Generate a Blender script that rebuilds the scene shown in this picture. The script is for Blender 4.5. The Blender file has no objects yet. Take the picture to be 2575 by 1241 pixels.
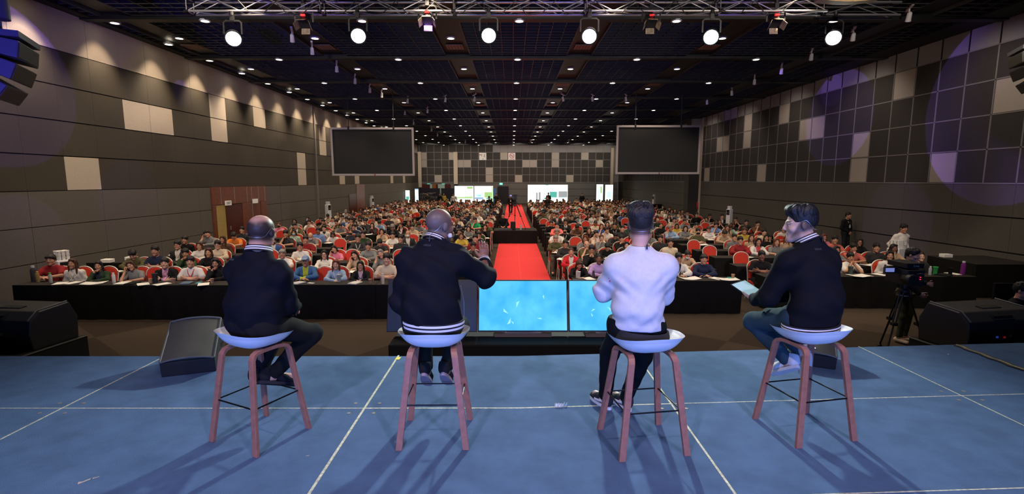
import bpy, bmesh, math, random
import numpy as np
from mathutils import Vector, Matrix
S = bpy.context.scene
C = S.collection
R = math.radians
rng = random.Random(7)

# ------------------------------------------------------------------ camera, world, exposure
W_PX, H_PX, F_PX = 2575, 1241, 1260.0
CAM_Z, PITCH = 2.95, math.atan(167.0 / 1260.0)
cd = bpy.data.cameras.new('camera')
cd.sensor_width = 36.0
cd.lens = 36.0 * F_PX / W_PX
cd.clip_end = 300
cam = bpy.data.objects.new('camera', cd)
cam.location = (0, 0, CAM_Z)
cam.rotation_euler = (math.pi / 2 - PITCH, 0, 0)
C.objects.link(cam)
S.camera = cam
S.view_settings.view_transform = 'Standard'
S.view_settings.look = 'None'
S.view_settings.exposure = 0.0
S.view_settings.gamma = 1.0
S.view_settings.use_curve_mapping = False
S.cycles.max_bounces = 5
S.cycles.diffuse_bounces = 2
S.cycles.glossy_bounces = 2
S.cycles.transmission_bounces = 3
S.cycles.sample_clamp_indirect = 3.0
S.cycles.sample_clamp_direct = 12.0
S.cycles.caustics_reflective = False
S.cycles.caustics_refractive = False
world = bpy.data.worlds.new('world')
S.world = world
world.use_nodes = True
world.node_tree.nodes['Background'].inputs[0].default_value = (0.55, 0.5, 0.5, 1)
world.node_tree.nodes['Background'].inputs[1].default_value = 0.012


def lamp(name, kind, loc, target, power, color, size=0.1, angle=60, blend=0.3, size_y=None):
    d = bpy.data.lights.new(name, kind)
    d.energy = power
    d.color = color
    if kind == 'SPOT':
        d.spot_size = R(angle)
        d.spot_blend = blend
        d.shadow_soft_size = size
    elif kind == 'AREA':
        d.spread = R(75)
        d.size = size
        if size_y:
            d.shape = 'RECTANGLE'
            d.size_y = size_y
    else:
        d.shadow_soft_size = size
    o = bpy.data.objects.new(name, d)
    o.location = loc
    v = Vector(target) - Vector(loc)
    o.rotation_euler = v.to_track_quat('-Z', 'Y').to_euler()
    C.objects.link(o)
    return o


ROOM_L, ROOM_R, ROOM_B, CEIL, STAGE = -11.75, 13.5, 64.0, 7.35, 1.10
WARM = (1.0, 0.80, 0.58)
# stage backdrop wall behind the camera glows lavender blue over the stage
lamp('backdrop_glow', 'AREA', (0, -3.6, 2.3), (0, 3.6, 1.0), 185, (0.16, 0.30, 1.0), 9.0, size_y=2.2)
for wx in (-2.2, 2.6):
    lamp('stage_front_wash', 'SPOT', (wx, -1.3, 7.0), (wx * 0.35, 3.4, 1.4), 900, (1.0, 0.80, 0.90), 0.12, 66, 0.8)
# hall down-lighting: the rows of recessed warm lamps (see the ceiling builder for the fittings)
BEAMS = [10.0 + 4.4 * k for k in range(-1, 13)]
for yb in BEAMS:
    for i in (-2, -1, 0, 1, 2):
        x = 0.2 + 4.3 * i
        if 8 < yb < 62:
            lamp('downlight_beam', 'SPOT', (x, yb, 7.2), (x, yb, 0), 235, WARM, 0.09, 118, 0.7)
        y2 = yb + 2.2
        x2 = -1.94 + 4.3 * i
        if 8 < y2 < 62:
            lamp('downlight_beam', 'SPOT', (x2, y2, 7.2), (x2, y2, 0), 235, WARM, 0.09, 118, 0.7)
# wall grazers along the left wall
for k in range(22):
    y = 10.3 + 2.22 * k
    lamp('wall_grazer', 'SPOT', (ROOM_L + 0.62, y, 7.25), (ROOM_L + 0.02, y, 5.0), 470, (1.0, 0.78, 0.52), 0.12, 76, 1.0)
# floodlights raking the back wall
for k in range(7):
    lamp('back_wall_flood', 'SPOT', (-10 + 3.6 * k, 59.5, 7.1), (-10 + 3.6 * k, 64.0, 4.2), 330, (1.0, 0.88, 0.74), 0.06, 95, 0.7)
for k in range(7):  # spots added only to brighten the right wall
    lamp('right_wall_fill', 'SPOT', (ROOM_R - 2.6, 9.0 + 5.0 * k, 7.1), (ROOM_R, 9.5 + 5.0 * k, 4.4), 130, (1.0, 0.86, 0.74), 0.06, 100, 0.8)
# front lighting of the audience from above the stage edge
for fx in (-6.5, 0.3, 7.0):
    lamp('audience_wash', 'SPOT', (fx, 5.6, 6.9), (fx * 1.1, 20.0, 0.9), 1500, (1.0, 0.84, 0.68), 0.25, 84, 0.8)
# violet pattern projectors on the side walls
VIO = (0.30, 0.16, 1.0)


def gobo(loc, tgt, ang, power, col=VIO, blend=0.03):
    lamp('violet_beam', 'SPOT', loc, tgt, power, col, 0.03, ang, blend)


# ------------------------------------------------------------------ helpers
def at(px, py, X=None, Y=None, z=None):
    """A point of the hall: where the sight line through a photo pixel meets the plane X, Y or z."""
    x, y = (px - W_PX / 2) / F_PX, -(py - H_PX / 2) / F_PX
    cp, sp = math.cos(PITCH), math.sin(PITCH)
    r = Vector((x, cp + sp * y, -sp + cp * y))
    t = X / r.x if X is not None else Y / r.y if Y is not None else (z - CAM_Z) / r.z
    return r * t + Vector((0, 0, CAM_Z))


def mat(name, col, rough=0.6, metal=0.0, emit=0.0, noise=None, bump=None, spec=0.4, ecol=None):
    m = bpy.data.materials.new(name)
    m.use_nodes = True
    nt = m.node_tree
    b = nt.nodes['Principled BSDF']
    col = tuple(col) + (1,)
    b.inputs['Base Color'].default_value = col
    b.inputs['Roughness'].default_value = rough
    b.inputs['Metallic'].default_value = metal
    b.inputs['Specular IOR Level'].default_value = spec
    if emit:
        b.inputs['Emission Color'].default_value = (tuple(ecol) + (1,)) if ecol else col
        b.inputs['Emission Strength'].default_value = emit
    if noise or bump:
        tc = nt.nodes.new('ShaderNodeTexCoord')
    if noise:
        n = nt.nodes.new('ShaderNodeTexNoise')
        n.inputs['Scale'].default_value = noise[0]
        n.inputs['Detail'].default_value = 4
        nt.links.new(tc.outputs['Object'], n.inputs['Vector'])
        r = nt.nodes.new('ShaderNodeMapRange')
        r.inputs[1].default_value, r.inputs[2].default_value = 0.25, 0.75
        r.inputs[3].default_value, r.inputs[4].default_value = 1 - noise[1], 1 + noise[1]
        nt.links.new(n.outputs[0], r.inputs[0])
        v = nt.nodes.new('ShaderNodeVectorMath')
        v.operation = 'SCALE'
        v.inputs[0].default_value = col[:3]
        nt.links.new(r.outputs[0], v.inputs['Scale'])
        nt.links.new(v.outputs[0], b.inputs['Base Color'])
    if bump:
        n = nt.nodes.new('ShaderNodeTexNoise')
        n.inputs['Scale'].default_value = bump[0]
        n.inputs['Detail'].default_value = 3
        nt.links.new(tc.outputs['Object'], n.inputs['Vector'])
        u = nt.nodes.new('ShaderNodeBump')
        u.inputs['Strength'].default_value = bump[1]
        u.inputs['Distance'].default_value = 0.01
        nt.links.new(n.outputs[0], u.inputs['Height'])
        nt.links.new(u.outputs[0], b.inputs['Normal'])
    return m


def tinted(name, rough, attr=None, amount=0.12, scale=40, spec=0.08):
    """Cloth, skin or hair whose colour is the object's own colour (or a colour attribute)."""
    m = mat(name, (0.5, 0.5, 0.5), rough, noise=(scale, amount), spec=spec)
    nt = m.node_tree
    v = [n for n in nt.nodes if n.type == 'VECT_MATH'][0]
    if attr:
        a = nt.nodes.new('ShaderNodeAttribute')
        a.attribute_name = attr
        nt.links.new(a.outputs['Color'], v.inputs[0])
    else:
        a = nt.nodes.new('ShaderNodeObjectInfo')
        nt.links.new(a.outputs['Color'], v.inputs[0])
    return m


def smooth_path(pts, n=6):
    """Catmull-Rom through the points."""
    P = [Vector(p) for p in pts]
    P = [P[0] * 2 - P[1]] + P + [P[-1] * 2 - P[-2]]
    out = []
    for i in range(1, len(P) - 2):
        for j in range(n):
            t = j / n
            a, b_, c, d = P[i - 1], P[i], P[i + 1], P[i + 2]
            out.append(0.5 * (2 * b_ + (c - a) * t + (2 * a - 5 * b_ + 4 * c - d) * t * t + (3 * b_ - a - 3 * c + d) * t ** 3))
    return out + [P[-2]]


def tag(o, label=None, cat=None, group=None, kind=None):
    for k, v in (('label', label), ('category', cat), ('group', group), ('kind', kind)):
        if v:
            if k == 'label':
                assert 4 <= len(v.split()) <= 16, v
            o[k] = v
    return o


def put(name, data, parent=None, loc=(0, 0, 0), rot=(0, 0, 0), col=None):
    o = bpy.data.objects.new(name, data)
    C.objects.link(o)
    o.location = loc
    o.rotation_euler = rot
    if parent is not None:
        o.parent = parent
    if col is not None:
        o.color = (col[0], col[1], col[2], 1)
    return o


def empty(name, loc, rz=0.0):
    return put(name, None, None, loc, (0, 0, rz))


def frame_of(d, up=(0, 0, 1)):
    d = Vector(d).normalized()
    u = Vector(up)
    if abs(d.dot(u)) > 0.98:
        u = Vector((1, 0, 0))
    x = u.cross(d).normalized()
    y = d.cross(x)
    return x, y, d


class MB:
    """Collects boxes, rods, lathes and prisms; build() links them as one mesh object."""

    def __init__(self):
        self.v, self.f, self.m = [], [], []

    def _add(self, vs, fs, mi=0):
        n = len(self.v)
        self.v += [tuple(p) for p in vs]
        for f in fs:
            self.f.append(tuple(i + n for i in f))
            self.m.append(mi)
        return self

    def box(self, c, s, mi=0, rz=0.0, M=None):
        hx, hy, hz = s[0] / 2, s[1] / 2, s[2] / 2
        pts = [Vector((x * hx, y * hy, z * hz)) for z in (-1, 1) for y in (-1, 1) for x in (-1, 1)]
        if M is not None:
            pts = [M @ p for p in pts]
        elif rz:
            q = Matrix.Rotation(rz, 3, 'Z')
            pts = [q @ p for p in pts]
        pts = [p + Vector(c) for p in pts]
        return self._add(pts, [(0, 2, 3, 1), (4, 5, 7, 6), (0, 1, 5, 4), (2, 6, 7, 3), (0, 4, 6, 2), (1, 3, 7, 5)], mi)

    def rod(self, a, b, ra, rb=None, n=8, mi=0):
        rb = ra if rb is None else rb
        a, b = Vector(a), Vector(b)
        x, y, d = frame_of(b - a)
        vs = []
        for p, r in ((a, ra), (b, rb)):
            for i in range(n):
                t = 2 * math.pi * i / n
                vs.append(p + x * (r * math.cos(t)) + y * (r * math.sin(t)))
        fs = [(i, (i + 1) % n, n + (i + 1) % n, n + i) for i in range(n)]
        fs += [tuple(range(n - 1, -1, -1)), tuple(range(n, 2 * n))]
        return self._add(vs, fs, mi)

    def tube(self, pts, r, n=8, mi=0, flat=None, closed=False):
        pts = [Vector(p) for p in pts]
        L = len(pts)
        vs = []
        for i, p in enumerate(pts):
            if closed:
                d = pts[(i + 1) % L] - pts[i - 1]
            else:
                d = pts[min(i + 1, L - 1)] - pts[max(i - 1, 0)]
            x, y, d = frame_of(d, flat[2] if flat else (0, 0, 1))
            rx, ry = (flat[0], flat[1]) if flat else (r, r)
            for k in range(n):
                t = 2 * math.pi * (k + 0.5) / n
                c, s = math.cos(t), math.sin(t)
                if flat and n == 4:
                    c, s = math.copysign(1, c), math.copysign(1, s)
                vs.append(p + x * (rx * c) + y * (ry * s))
        fs = []
        for i in range(L if closed else L - 1):
            j = (i + 1) % L
            fs += [(i * n + k, i * n + (k + 1) % n, j * n + (k + 1) % n, j * n + k) for k in range(n)]
        if not closed:
            fs += [tuple(range(n - 1, -1, -1)), tuple((L - 1) * n + k for k in range(n))]
        return self._add(vs, fs, mi)

    def lathe(self, c, prof, n=20, mi=0, sx=1.0, sy=1.0, cap=True):
        c = Vector(c)
        vs = []
        for r, z in prof:
            for i in range(n):
                t = 2 * math.pi * i / n
                vs.append(c + Vector((r * sx * math.cos(t), r * sy * math.sin(t), z)))
        fs = []
        for j in range(len(prof) - 1):
            fs += [(j * n + i, j * n + (i + 1) % n, (j + 1) * n + (i + 1) % n, (j + 1) * n + i) for i in range(n)]
        if cap:
            fs += [tuple(range(n - 1, -1, -1)), tuple((len(prof) - 1) * n + i for i in range(n))]
        return self._add(vs, fs, mi)

    def prism(self, poly, origin, ux, uy, uz, depth, mi=0):
        """poly in (ux, uy) extruded by depth along uz."""
        o, ux, uy, uz = Vector(origin), Vector(ux), Vector(uy), Vector(uz)
        n = len(poly)
        vs = [o + ux * p[0] + uy * p[1] for p in poly] + [o + ux * p[0] + uy * p[1] + uz * depth for p in poly]
        fs = [tuple(range(n - 1, -1, -1)), tuple(range(n, 2 * n))]
        fs += [(i, (i + 1) % n, n + (i + 1) % n, n + i) for i in range(n)]
        return self._add(vs, fs, mi)

    def quad(self, a, b, c, d, mi=0):
        return self._add([a, b, c, d], [(0, 1, 2, 3)], mi)

    def data(self, name, mats, smooth=False, bevel=0.0, seg=2):
        me = bpy.data.meshes.new(name)
        me.from_pydata(self.v, [], self.f)
        for m in (mats if isinstance(mats, (list, tuple)) else [mats]):
            me.materials.append(m)
        me.polygons.foreach_set('material_index', self.m)
        bm = bmesh.new()
        bm.from_mesh(me)
        bmesh.ops.recalc_face_normals(bm, faces=bm.faces)
        if bevel:
            bmesh.ops.bevel(bm, geom=[e for e in bm.edges if len(e.link_faces) == 2 and e.calc_face_angle(0) > 0.5],
                            offset=bevel, segments=seg, profile=0.6, affect='EDGES', clamp_overlap=True)
        bm.to_mesh(me)
        bm.free()
        if smooth:
            me.polygons.foreach_set('use_smooth', [True] * len(me.polygons))
            try:
                me.set_sharp_from_angle(angle=R(38))
            except Exception:
                pass
        me.update()
        return me

    def build(self, name, mats, parent=None, loc=(0, 0, 0), rot=(0, 0, 0), smooth=False, bevel=0.0, seg=2):
        return put(name, self.data(name, mats, smooth, bevel, seg), parent, loc, rot)


def text_data(txt, size, m, depth=0.002, align='CENTER'):
    """Lettering as a plain mesh."""
    cu = bpy.data.curves.new('lettering', 'FONT')
    cu.body = txt
    cu.size = size
    cu.extrude = depth
    cu.align_x = align
    cu.align_y = 'CENTER'
    o = bpy.data.objects.new('lettering', cu)
    C.objects.link(o)
    me = bpy.data.meshes.new_from_object(o.evaluated_get(bpy.context.evaluated_depsgraph_get()))
    bpy.data.objects.remove(o)
    me.materials.clear()
    me.materials.append(m)
    return me


# ------------------------------------------------------------------ materials
M = {
    'wall_dark': mat('dark_acoustic_fabric', (0.046, 0.039, 0.031), 0.85, noise=(30, 0.12), bump=(300, 0.25)),
    'wall_dark_blue': mat('dark_slate_panel', (0.052, 0.045, 0.041), 0.8, noise=(20, 0.1)),
    'wall_mid': mat('taupe_wall_panel', (0.105, 0.094, 0.083), 0.8, noise=(18, 0.08), bump=(250, 0.2)),
    'wall_white': mat('pale_acoustic_fabric', (0.46, 0.40, 0.34), 0.8, noise=(25, 0.06)),
    'wall_grey': mat('grey_square_panel', (0.30, 0.285, 0.28), 0.7, noise=(25, 0.06)),
    'joint': mat('pale_joint_strip', (0.24, 0.22, 0.21), 0.6),
    'gap': mat('black_gap', (0.012, 0.011, 0.012), 0.6),
    'pillar': mat('cream_pillar', (0.62, 0.52, 0.40), 0.7),
    'ceil': mat('black_ceiling', (0.010, 0.012, 0.012), 0.7),
    'slat': mat('black_ceiling_slat', (0.055, 0.060, 0.058), 0.45),
    'beam': mat('black_ceiling_beam', (0.016, 0.019, 0.019), 0.5),
    'wood': mat('red_wood_veneer', (0.16, 0.052, 0.032), 0.35, noise=(9, 0.25)),
    'wood_dark': mat('dark_red_wood', (0.075, 0.018, 0.014), 0.35, noise=(9, 0.25)),
    'steel': mat('brushed_steel_strip', (0.5, 0.48, 0.45), 0.35, 0.8),
    'alu': mat('aluminium_tube', (0.72, 0.70, 0.68), 0.32, 0.75),
    'black': mat('black_paint', (0.012, 0.012, 0.013), 0.45),
    'black_matte': mat('black_matte', (0.008, 0.008, 0.009), 0.8),
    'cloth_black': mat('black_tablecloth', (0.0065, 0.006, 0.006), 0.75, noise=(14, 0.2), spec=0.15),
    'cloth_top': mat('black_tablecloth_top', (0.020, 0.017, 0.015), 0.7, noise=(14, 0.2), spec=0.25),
    'grille': mat('speaker_grille', (0.064, 0.060, 0.044), 0.55, noise=(420, 0.35)),
    'grey_edge': mat('grey_speaker_edge', (0.085, 0.085, 0.078), 0.5),
    'white_lac': mat('white_seat_shell', (0.80, 0.80, 0.84), 0.28),
    'leg_wood': mat('stained_oak_leg', (0.30, 0.125, 0.085), 0.45, noise=(25, 0.15)),
    'wire': mat('black_wire', (0.01, 0.01, 0.011), 0.35, 0.6),
    'white': mat('white_paper', (0.78, 0.76, 0.72), 0.7),
    'white_plastic': mat('white_plastic', (0.74, 0.74, 0.76), 0.4),
    'red_cloth': mat('red_chair_fabric', (0.52, 0.032, 0.014), 0.75, noise=(40, 0.12)),
    'chair_frame': mat('white_chair_frame', (0.66, 0.60, 0.52), 0.4, 0.2),
    'carpet_red': mat('red_carpet', (0.70, 0.034, 0.040), 0.9, noise=(60, 0.08)),
    'screen_black': mat('black_projection_screen', (0.013, 0.013, 0.012), 0.6),
    'lamp': mat('lit_downlight_lens', (1, 0.9, 0.75), 0.4, emit=14, ecol=(1, 0.86, 0.66)),
    'vent': mat('ceiling_vent_plate', (0.30, 0.20, 0.15), 0.6),
    'silver': mat('silver_metal', (0.55, 0.55, 0.57), 0.3, 0.85),
}
CLOTH, SKIN, HAIR = tinted('dyed_cloth', 0.85, amount=0.05), tinted('skin', 0.5, amount=0.06, scale=20, spec=0.3), tinted('hair', 0.5, amount=0.35, scale=90, spec=0.3)
def skin_features(m, crop=None):
    """Brows, eyes and lips drawn in the head's own coordinates (attribute 'Head'); stubble pigment follows 'Stub'."""
    nt = m.node_tree
    base = [n for n in nt.nodes if n.type == 'VECT_MATH'][0].outputs[0]
    at_ = nt.nodes.new('ShaderNodeAttribute')
    at_.attribute_name = 'Head'
    sp = nt.nodes.new('ShaderNodeSeparateXYZ')
    nt.links.new(at_.outputs['Vector'], sp.inputs[0])

    def N(op, a, b_=None):
        n = nt.nodes.new('ShaderNodeMath')
        n.operation = op
        for i, v in enumerate((a, b_)):
            if v is None:
                continue
            if isinstance(v, (int, float)):
                n.inputs[i].default_value = v
            else:
                nt.links.new(v, n.inputs[i])
        return n.outputs[0]
    X, Y, Z = N('ABSOLUTE', sp.outputs[0]), sp.outputs[1], sp.outputs[2]
    front = N('GREATER_THAN', Y, 0.052)

    def ell(cx, cz, rx, rz):
        u, v = N('DIVIDE', N('SUBTRACT', X, cx), rx), N('DIVIDE', N('SUBTRACT', Z, cz), rz)
        d = N('ADD', N('MULTIPLY', u, u), N('MULTIPLY', v, v))
        return N('MULTIPLY', N('LESS_THAN', d, 1.0), front)

    def mix(fac, c, prev):
        n = nt.nodes.new('ShaderNodeMixRGB')
        nt.links.new(fac, n.inputs[0])
        nt.links.new(prev, n.inputs[1])
        n.inputs[2].default_value = tuple(c) + (1,)
        return n.outputs[0]
    c = base
    if crop:
        st = nt.nodes.new('ShaderNodeAttribute')
        st.attribute_name = 'Stub'
        c = mix(st.outputs['Fac'], crop, c)
    lip = nt.nodes.new('ShaderNodeMixRGB')
    lip.blend_type = 'MULTIPLY'
    lf = N('MULTIPLY', N('MULTIPLY', ell(0.0, -0.0615, 0.023, 0.0085), N('GREATER_THAN', Y, 0.07)), 0.75)
    nt.links.new(lf, lip.inputs[0])
    nt.links.new(c, lip.inputs[1])
    lip.inputs[2].default_value = (0.75, 0.42, 0.42, 1)
    c = lip.outputs[0]
    c = mix(ell(0.032, 0.0305, 0.0215, 0.0040), (0.022, 0.015, 0.013), c)
    c = mix(ell(0.031, 0.0060, 0.0155, 0.0068), (0.028, 0.018, 0.015), c)
    c = mix(ell(0.031, 0.0045, 0.0135, 0.0048), (0.42, 0.38, 0.36), c)
    c = mix(ell(0.031, 0.0050, 0.0060, 0.0056), (0.015, 0.010, 0.008), c)
    nt.links.new(c, nt.nodes['Principled BSDF'].inputs['Base Color'])


skin_features(SKIN)
SKIN_CROP = tinted('skin_with_stubble', 0.45, amount=0.05, scale=20, spec=0.35)
skin_features(SKIN_CROP, (0.016, 0.014, 0.018))
SKIN_GREY = tinted('skin_with_grey_stubble', 0.45, amount=0.05, scale=20, spec=0.35)
skin_features(SKIN_GREY, (0.115, 0.098, 0.094))
_nt = HAIR.node_tree
_tc = [n for n in _nt.nodes if n.type == 'TEX_COORD'][0]
_mp = _nt.nodes.new('ShaderNodeMapping')
_mp.inputs['Scale'].default_value = (260, 40, 40)
_n = _nt.nodes.new('ShaderNodeTexNoise')
_n.inputs['Scale'].default_value = 1.0
_b = _nt.nodes.new('ShaderNodeBump')
_b.inputs['Strength'].default_value = 0.7
_b.inputs['Distance'].default_value = 0.006
_nt.links.new(_tc.outputs['Object'], _mp.inputs[0])
_nt.links.new(_mp.outputs[0], _n.inputs['Vector'])
_nt.links.new(_n.outputs[0], _b.inputs['Height'])
_nt.links.new(_b.outputs[0], _nt.nodes['Principled BSDF'].inputs['Normal'])
# ------------------------------------------------------------------ room shell
def struct(o):
    o['kind'] = 'structure'
    return o


# hall carpet: brown with large paler diagonal shapes
mf = mat('hall_carpet', (0.05, 0.035, 0.025), 0.95, spec=0.1)
nt = mf.node_tree
tc = nt.nodes.new('ShaderNodeTexCoord')
mp = nt.nodes.new('ShaderNodeMapping')
mp.inputs['Rotation'].default_value = (0, 0, R(38))
vo = nt.nodes.new('ShaderNodeTexChecker')
vo.inputs['Scale'].default_value = 0.42
vo.inputs['Color1'].default_value = (0.058, 0.042, 0.032, 1)
vo.inputs['Color2'].default_value = (0.088, 0.064, 0.048, 1)
nz = nt.nodes.new('ShaderNodeTexNoise')
nz.inputs['Scale'].default_value = 60
mx = nt.nodes.new('ShaderNodeMixRGB')
mx.blend_type = 'MULTIPLY'
mx.inputs[0].default_value = 0.5
nt.links.new(tc.outputs['Object'], mp.inputs[0])
nt.links.new(mp.outputs[0], vo.inputs['Vector'])
nt.links.new(tc.outputs['Object'], nz.inputs['Vector'])
nt.links.new(vo.outputs[0], mx.inputs[1])
nt.links.new(nz.outputs[0], mx.inputs[2])
nt.links.new(mx.outputs[0], nt.nodes['Principled BSDF'].inputs['Base Color'])
b = MB()
b.box(((ROOM_L + ROOM_R) / 2, 30, -0.05), (ROOM_R - ROOM_L, 68, 0.1))
struct(b.build('floor', mf))

# left wall: panels in courses, pale ones scattered, white band at the top
LEFT_PALE = {(1, 0), (3, 2), (4, 2), (7, 3), (7, 2), (10, 3), (14, 1), (14, 0), (17, 3), (17, 2), (20, 0), (23, 0), (33, 0), (38, 0)}
b = MB()
b.box((ROOM_L - 0.12, 30, CEIL / 2 + 0.2), (0.2, 68, CEIL + 0.6), 3)
for k in range(-14, 47):
    y0 = 12.2 + 1.11 * k
    if y0 > 63:
        continue
    for r in range(4):
        mi = 1 if (k, r) in LEFT_PALE else 0
        b.box((ROOM_L - 0.005, y0 + 0.555, 2.69 + 0.9 * r + 0.445), (0.05, 1.106 if mi == 0 else 1.098, 0.872), mi)
    b.box((ROOM_L - 0.005, y0 + 0.555, 6.83), (0.05, 1.098, 1.08), 1)
for k in range(-7, 24):
    y0 = 12.2 + 2.22 * k
    for r in range(3):
        if 19.4 < y0 + 1.1 < 24.6:
            continue
        b.box((ROOM_L - 0.005, y0 + 1.11, 0.06 + 0.88 * r + 0.43), (0.05, 2.21, 0.862), 2)
for y0, y1 in ((18.86, 19.60), (23.97, 25.5)):
    for r in range(3):
        b.box((ROOM_L - 0.005, (y0 + y1) / 2, 0.06 + 0.88 * r + 0.43), (0.05, y1 - y0 - 0.01, 0.862), 2)
struct(b.build('wall_left', [M['wall_dark'], M['wall_white'], M['wall_mid'], M['gap']]))
b = MB()
b.box((ROOM_L + 0.05, 30.3, CEIL / 2), (0.10, 0.16, CEIL))
struct(b.build('trim_1', mat('grey_wall_post', (0.16, 0.14, 0.13), 0.5)))

# right wall: square panels in pale joints
RIGHT_PALE = {(4, 3), (9, 2), (10, 2), (6, 1), (6, 0), (2, 0), (0, 2), (-1, 2), (12, 3), (16, 3), (16, 2), (19, 2), (20, 2), (14, 0), (22, 0)}
b = MB()
b.box((ROOM_R + 0.12, 30, CEIL / 2 + 0.2), (0.2, 68, CEIL + 0.6), 3)
for k in range(-18, 53):
    y0 = 13.5 + 0.957 * k
    if y0 > 63.4 or y0 < -3.5:
        continue
    far = y0 > 36.3
    for r in range(4):
        pale = (k, r) in RIGHT_PALE
        s = 0.93 if not pale else 0.90
        b.box((ROOM_R + 0.01, y0 + 0.478, 2.87 + 0.957 * r + 0.478), (0.05, s, s), 1 if pale else 0)
    b.box((ROOM_R + 0.01, y0 + 0.478, 7.06), (0.05, 0.91, 0.70), 4)
for k in range(-9, 25):
    y0 = 13.5 + 1.914 * k
    if y0 > 62 or y0 < -3:
        continue
    for r, (z0, z1) in enumerate(((0.05, 0.98), (1.02, 1.93), (1.97, 2.84))):
        b.box((ROOM_R + 0.01, y0 + 0.957, (z0 + z1) / 2), (0.05, 1.906, z1 - z0), 2)
b.box((ROOM_R + 0.022, 30, 4.8), (0.02, 68, 4.0), 5)
for k in range(-18, 53):
    y0 = 13.5 + 0.957 * k
    if -3.5 < y0 < 63.4:
        b.box((ROOM_R - 0.02, y0, 4.785), (0.014, 0.042, 3.83), 5)
        b.box((ROOM_R - 0.02, y0, 7.06), (0.014, 0.030, 0.70), 3)
for r in range(5):
    b.box((ROOM_R - 0.02, 30, 2.87 + 0.957 * r), (0.014, 67, 0.036), 5)
struct(b.build('wall_right', [M['wall_dark_blue'], M['wall_white'], M['wall_mid'], M['gap'], M['wall_grey'], M['joint']]))
b = MB()
b.box((ROOM_R - 0.40, 36.8, CEIL / 2), (0.8, 0.9, CEIL), 0)
b.box((ROOM_R - 0.40, 36.33, 6.95), (0.78, 0.04, 0.85), 1)
b.box((ROOM_R - 0.03, 36.2, CEIL / 2), (0.06, 0.28, CEIL), 2)
struct(b.build('trim_2', [M['wall_dark_blue'], M['wall_grey'], M['pillar']]))

# back wall
BACK_PALE = {(0, 3), (4, 3), (11, 3), (0, 2), (5, 2), (6, 2), (9, 1), (2, 0), (9, 0), (13, 0), (18, 3), (22, 3), (14, 2), (15, 2), (18, 2), (24, 2), (20, 0)}
b = MB()
b.box(((ROOM_L + ROOM_R) / 2, ROOM_B + 0.14, CEIL / 2 + 0.2), (ROOM_R - ROOM_L, 0.2, CEIL + 0.6), 5)
for k in range(0, 26):
    x0 = -11.65 + 0.925 * k
    for r in range(5):
        if r == 4:
            mi = 4 if k >= 10 else 0
        else:
            mi = 1 if (k, r) in BACK_PALE else 0
        s = 0.90 if mi == 0 else 0.875
        b.box((x0 + 0.4625, ROOM_B + 0.02, 2.72 + 0.935 * r + 0.4675), (s, 0.05, s), mi)
for r, (z0, z1) in enumerate(((0.05, 0.98), (1.02, 1.86), (1.90, 2.66))):
    for k in range(9):
        x0 = -11.7 + 2.78 * k
        b.box((x0 + 1.39, ROOM_B + 0.02, (z0 + z1) / 2), (2.77, 0.05, z1 - z0), 6)
for k in range(0, 26):
    x0 = -11.65 + 0.925 * k
    b.box((x0, ROOM_B - 0.01, 5.06), (0.05, 0.014, 4.68), 5)
for r in range(6):
    b.box(((ROOM_L + ROOM_R) / 2, ROOM_B - 0.01, 2.72 + 0.935 * r), (ROOM_R - ROOM_L, 0.014, 0.05), 5)
struct(b.build('wall_back', [M['wall_dark_blue'], M['wall_white'], M['wall_mid'], M['gap'], M['wall_grey'], M['joint'],
                             mat('grey_back_panel', (0.14, 0.135, 0.13), 0.7)]))
b = MB()
for x, w in ((-11.35, 0.0), (-7.1, 0.5), (12.6, 0.34)):
    if w:
        b.box((x, ROOM_B - 0.08, 4.5), (w, 0.2, 4.0 if x < 0 else 5.0))
b.box((-12.0 + 0.42, 63.6, 4.3), (0.42, 0.3, 4.4))
struct(b.build('trim_3', M['pillar']))
for nm, px in (('trim_4', 1285),):
    b = MB()
    b.box((0.0, ROOM_B - 0.03, 2.70), (24, 0.05, 0.05))
    struct(b.build(nm, M['joint']))

# ceiling: black soffit, cross beams, open-cell slats, flat service channels
CH = [-10.7, -6.3, -1.92, 2.38, 6.63, 10.95]
b = MB()
b.box(((ROOM_L + ROOM_R) / 2, 30, 8.05), (ROOM_R - ROOM_L + 0.6, 68, 0.1), 0)
for yb in BEAMS:
    b.box(((ROOM_L + ROOM_R) / 2, yb, 7.40), (ROOM_R - ROOM_L, 0.26, 0.24), 2)
for x in CH:
    b.box((x, 30, 7.46), (0.86, 68, 0.04), 2)
    for s in (-0.44, 0.44):
        b.box((x + s, 30, 7.42), (0.03, 68, 0.14), 1)
edges = [ROOM_L] + [e for x in CH for e in (x - 0.45, x + 0.45)] + [ROOM_R]
for x0, x1 in zip(edges[0::2], edges[1::2]):
    if x1 - x0 < 0.2:
        continue
    for i in range(190):
        y = 5.8 + 0.3 * i
        if y < 63.8:
            b.box(((x0 + x1) / 2, y, 7.40), (x1 - x0, 0.022, 0.10), 1)
    n = max(2, int((x1 - x0) / 0.36))
    for i in range(1, n):
        b.box((x0 + (x1 - x0) * i / n, 34.8, 7.405), (0.022, 58.2, 0.09), 1)
b.box((ROOM_L + 0.16, 30, 7.50), (0.34, 68, 0.36), 0)
b.box((ROOM_R - 0.45, 30, 7.50), (0.96, 68, 0.36), 0)
struct(b.build('ceiling', [M['ceil'], M['slat'], M['beam']]))

# stage: blue carpeted decks, worn pale seams
STX = [-6.37, -3.69, -1.21, 1.33, 3.90, 6.6]


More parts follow.
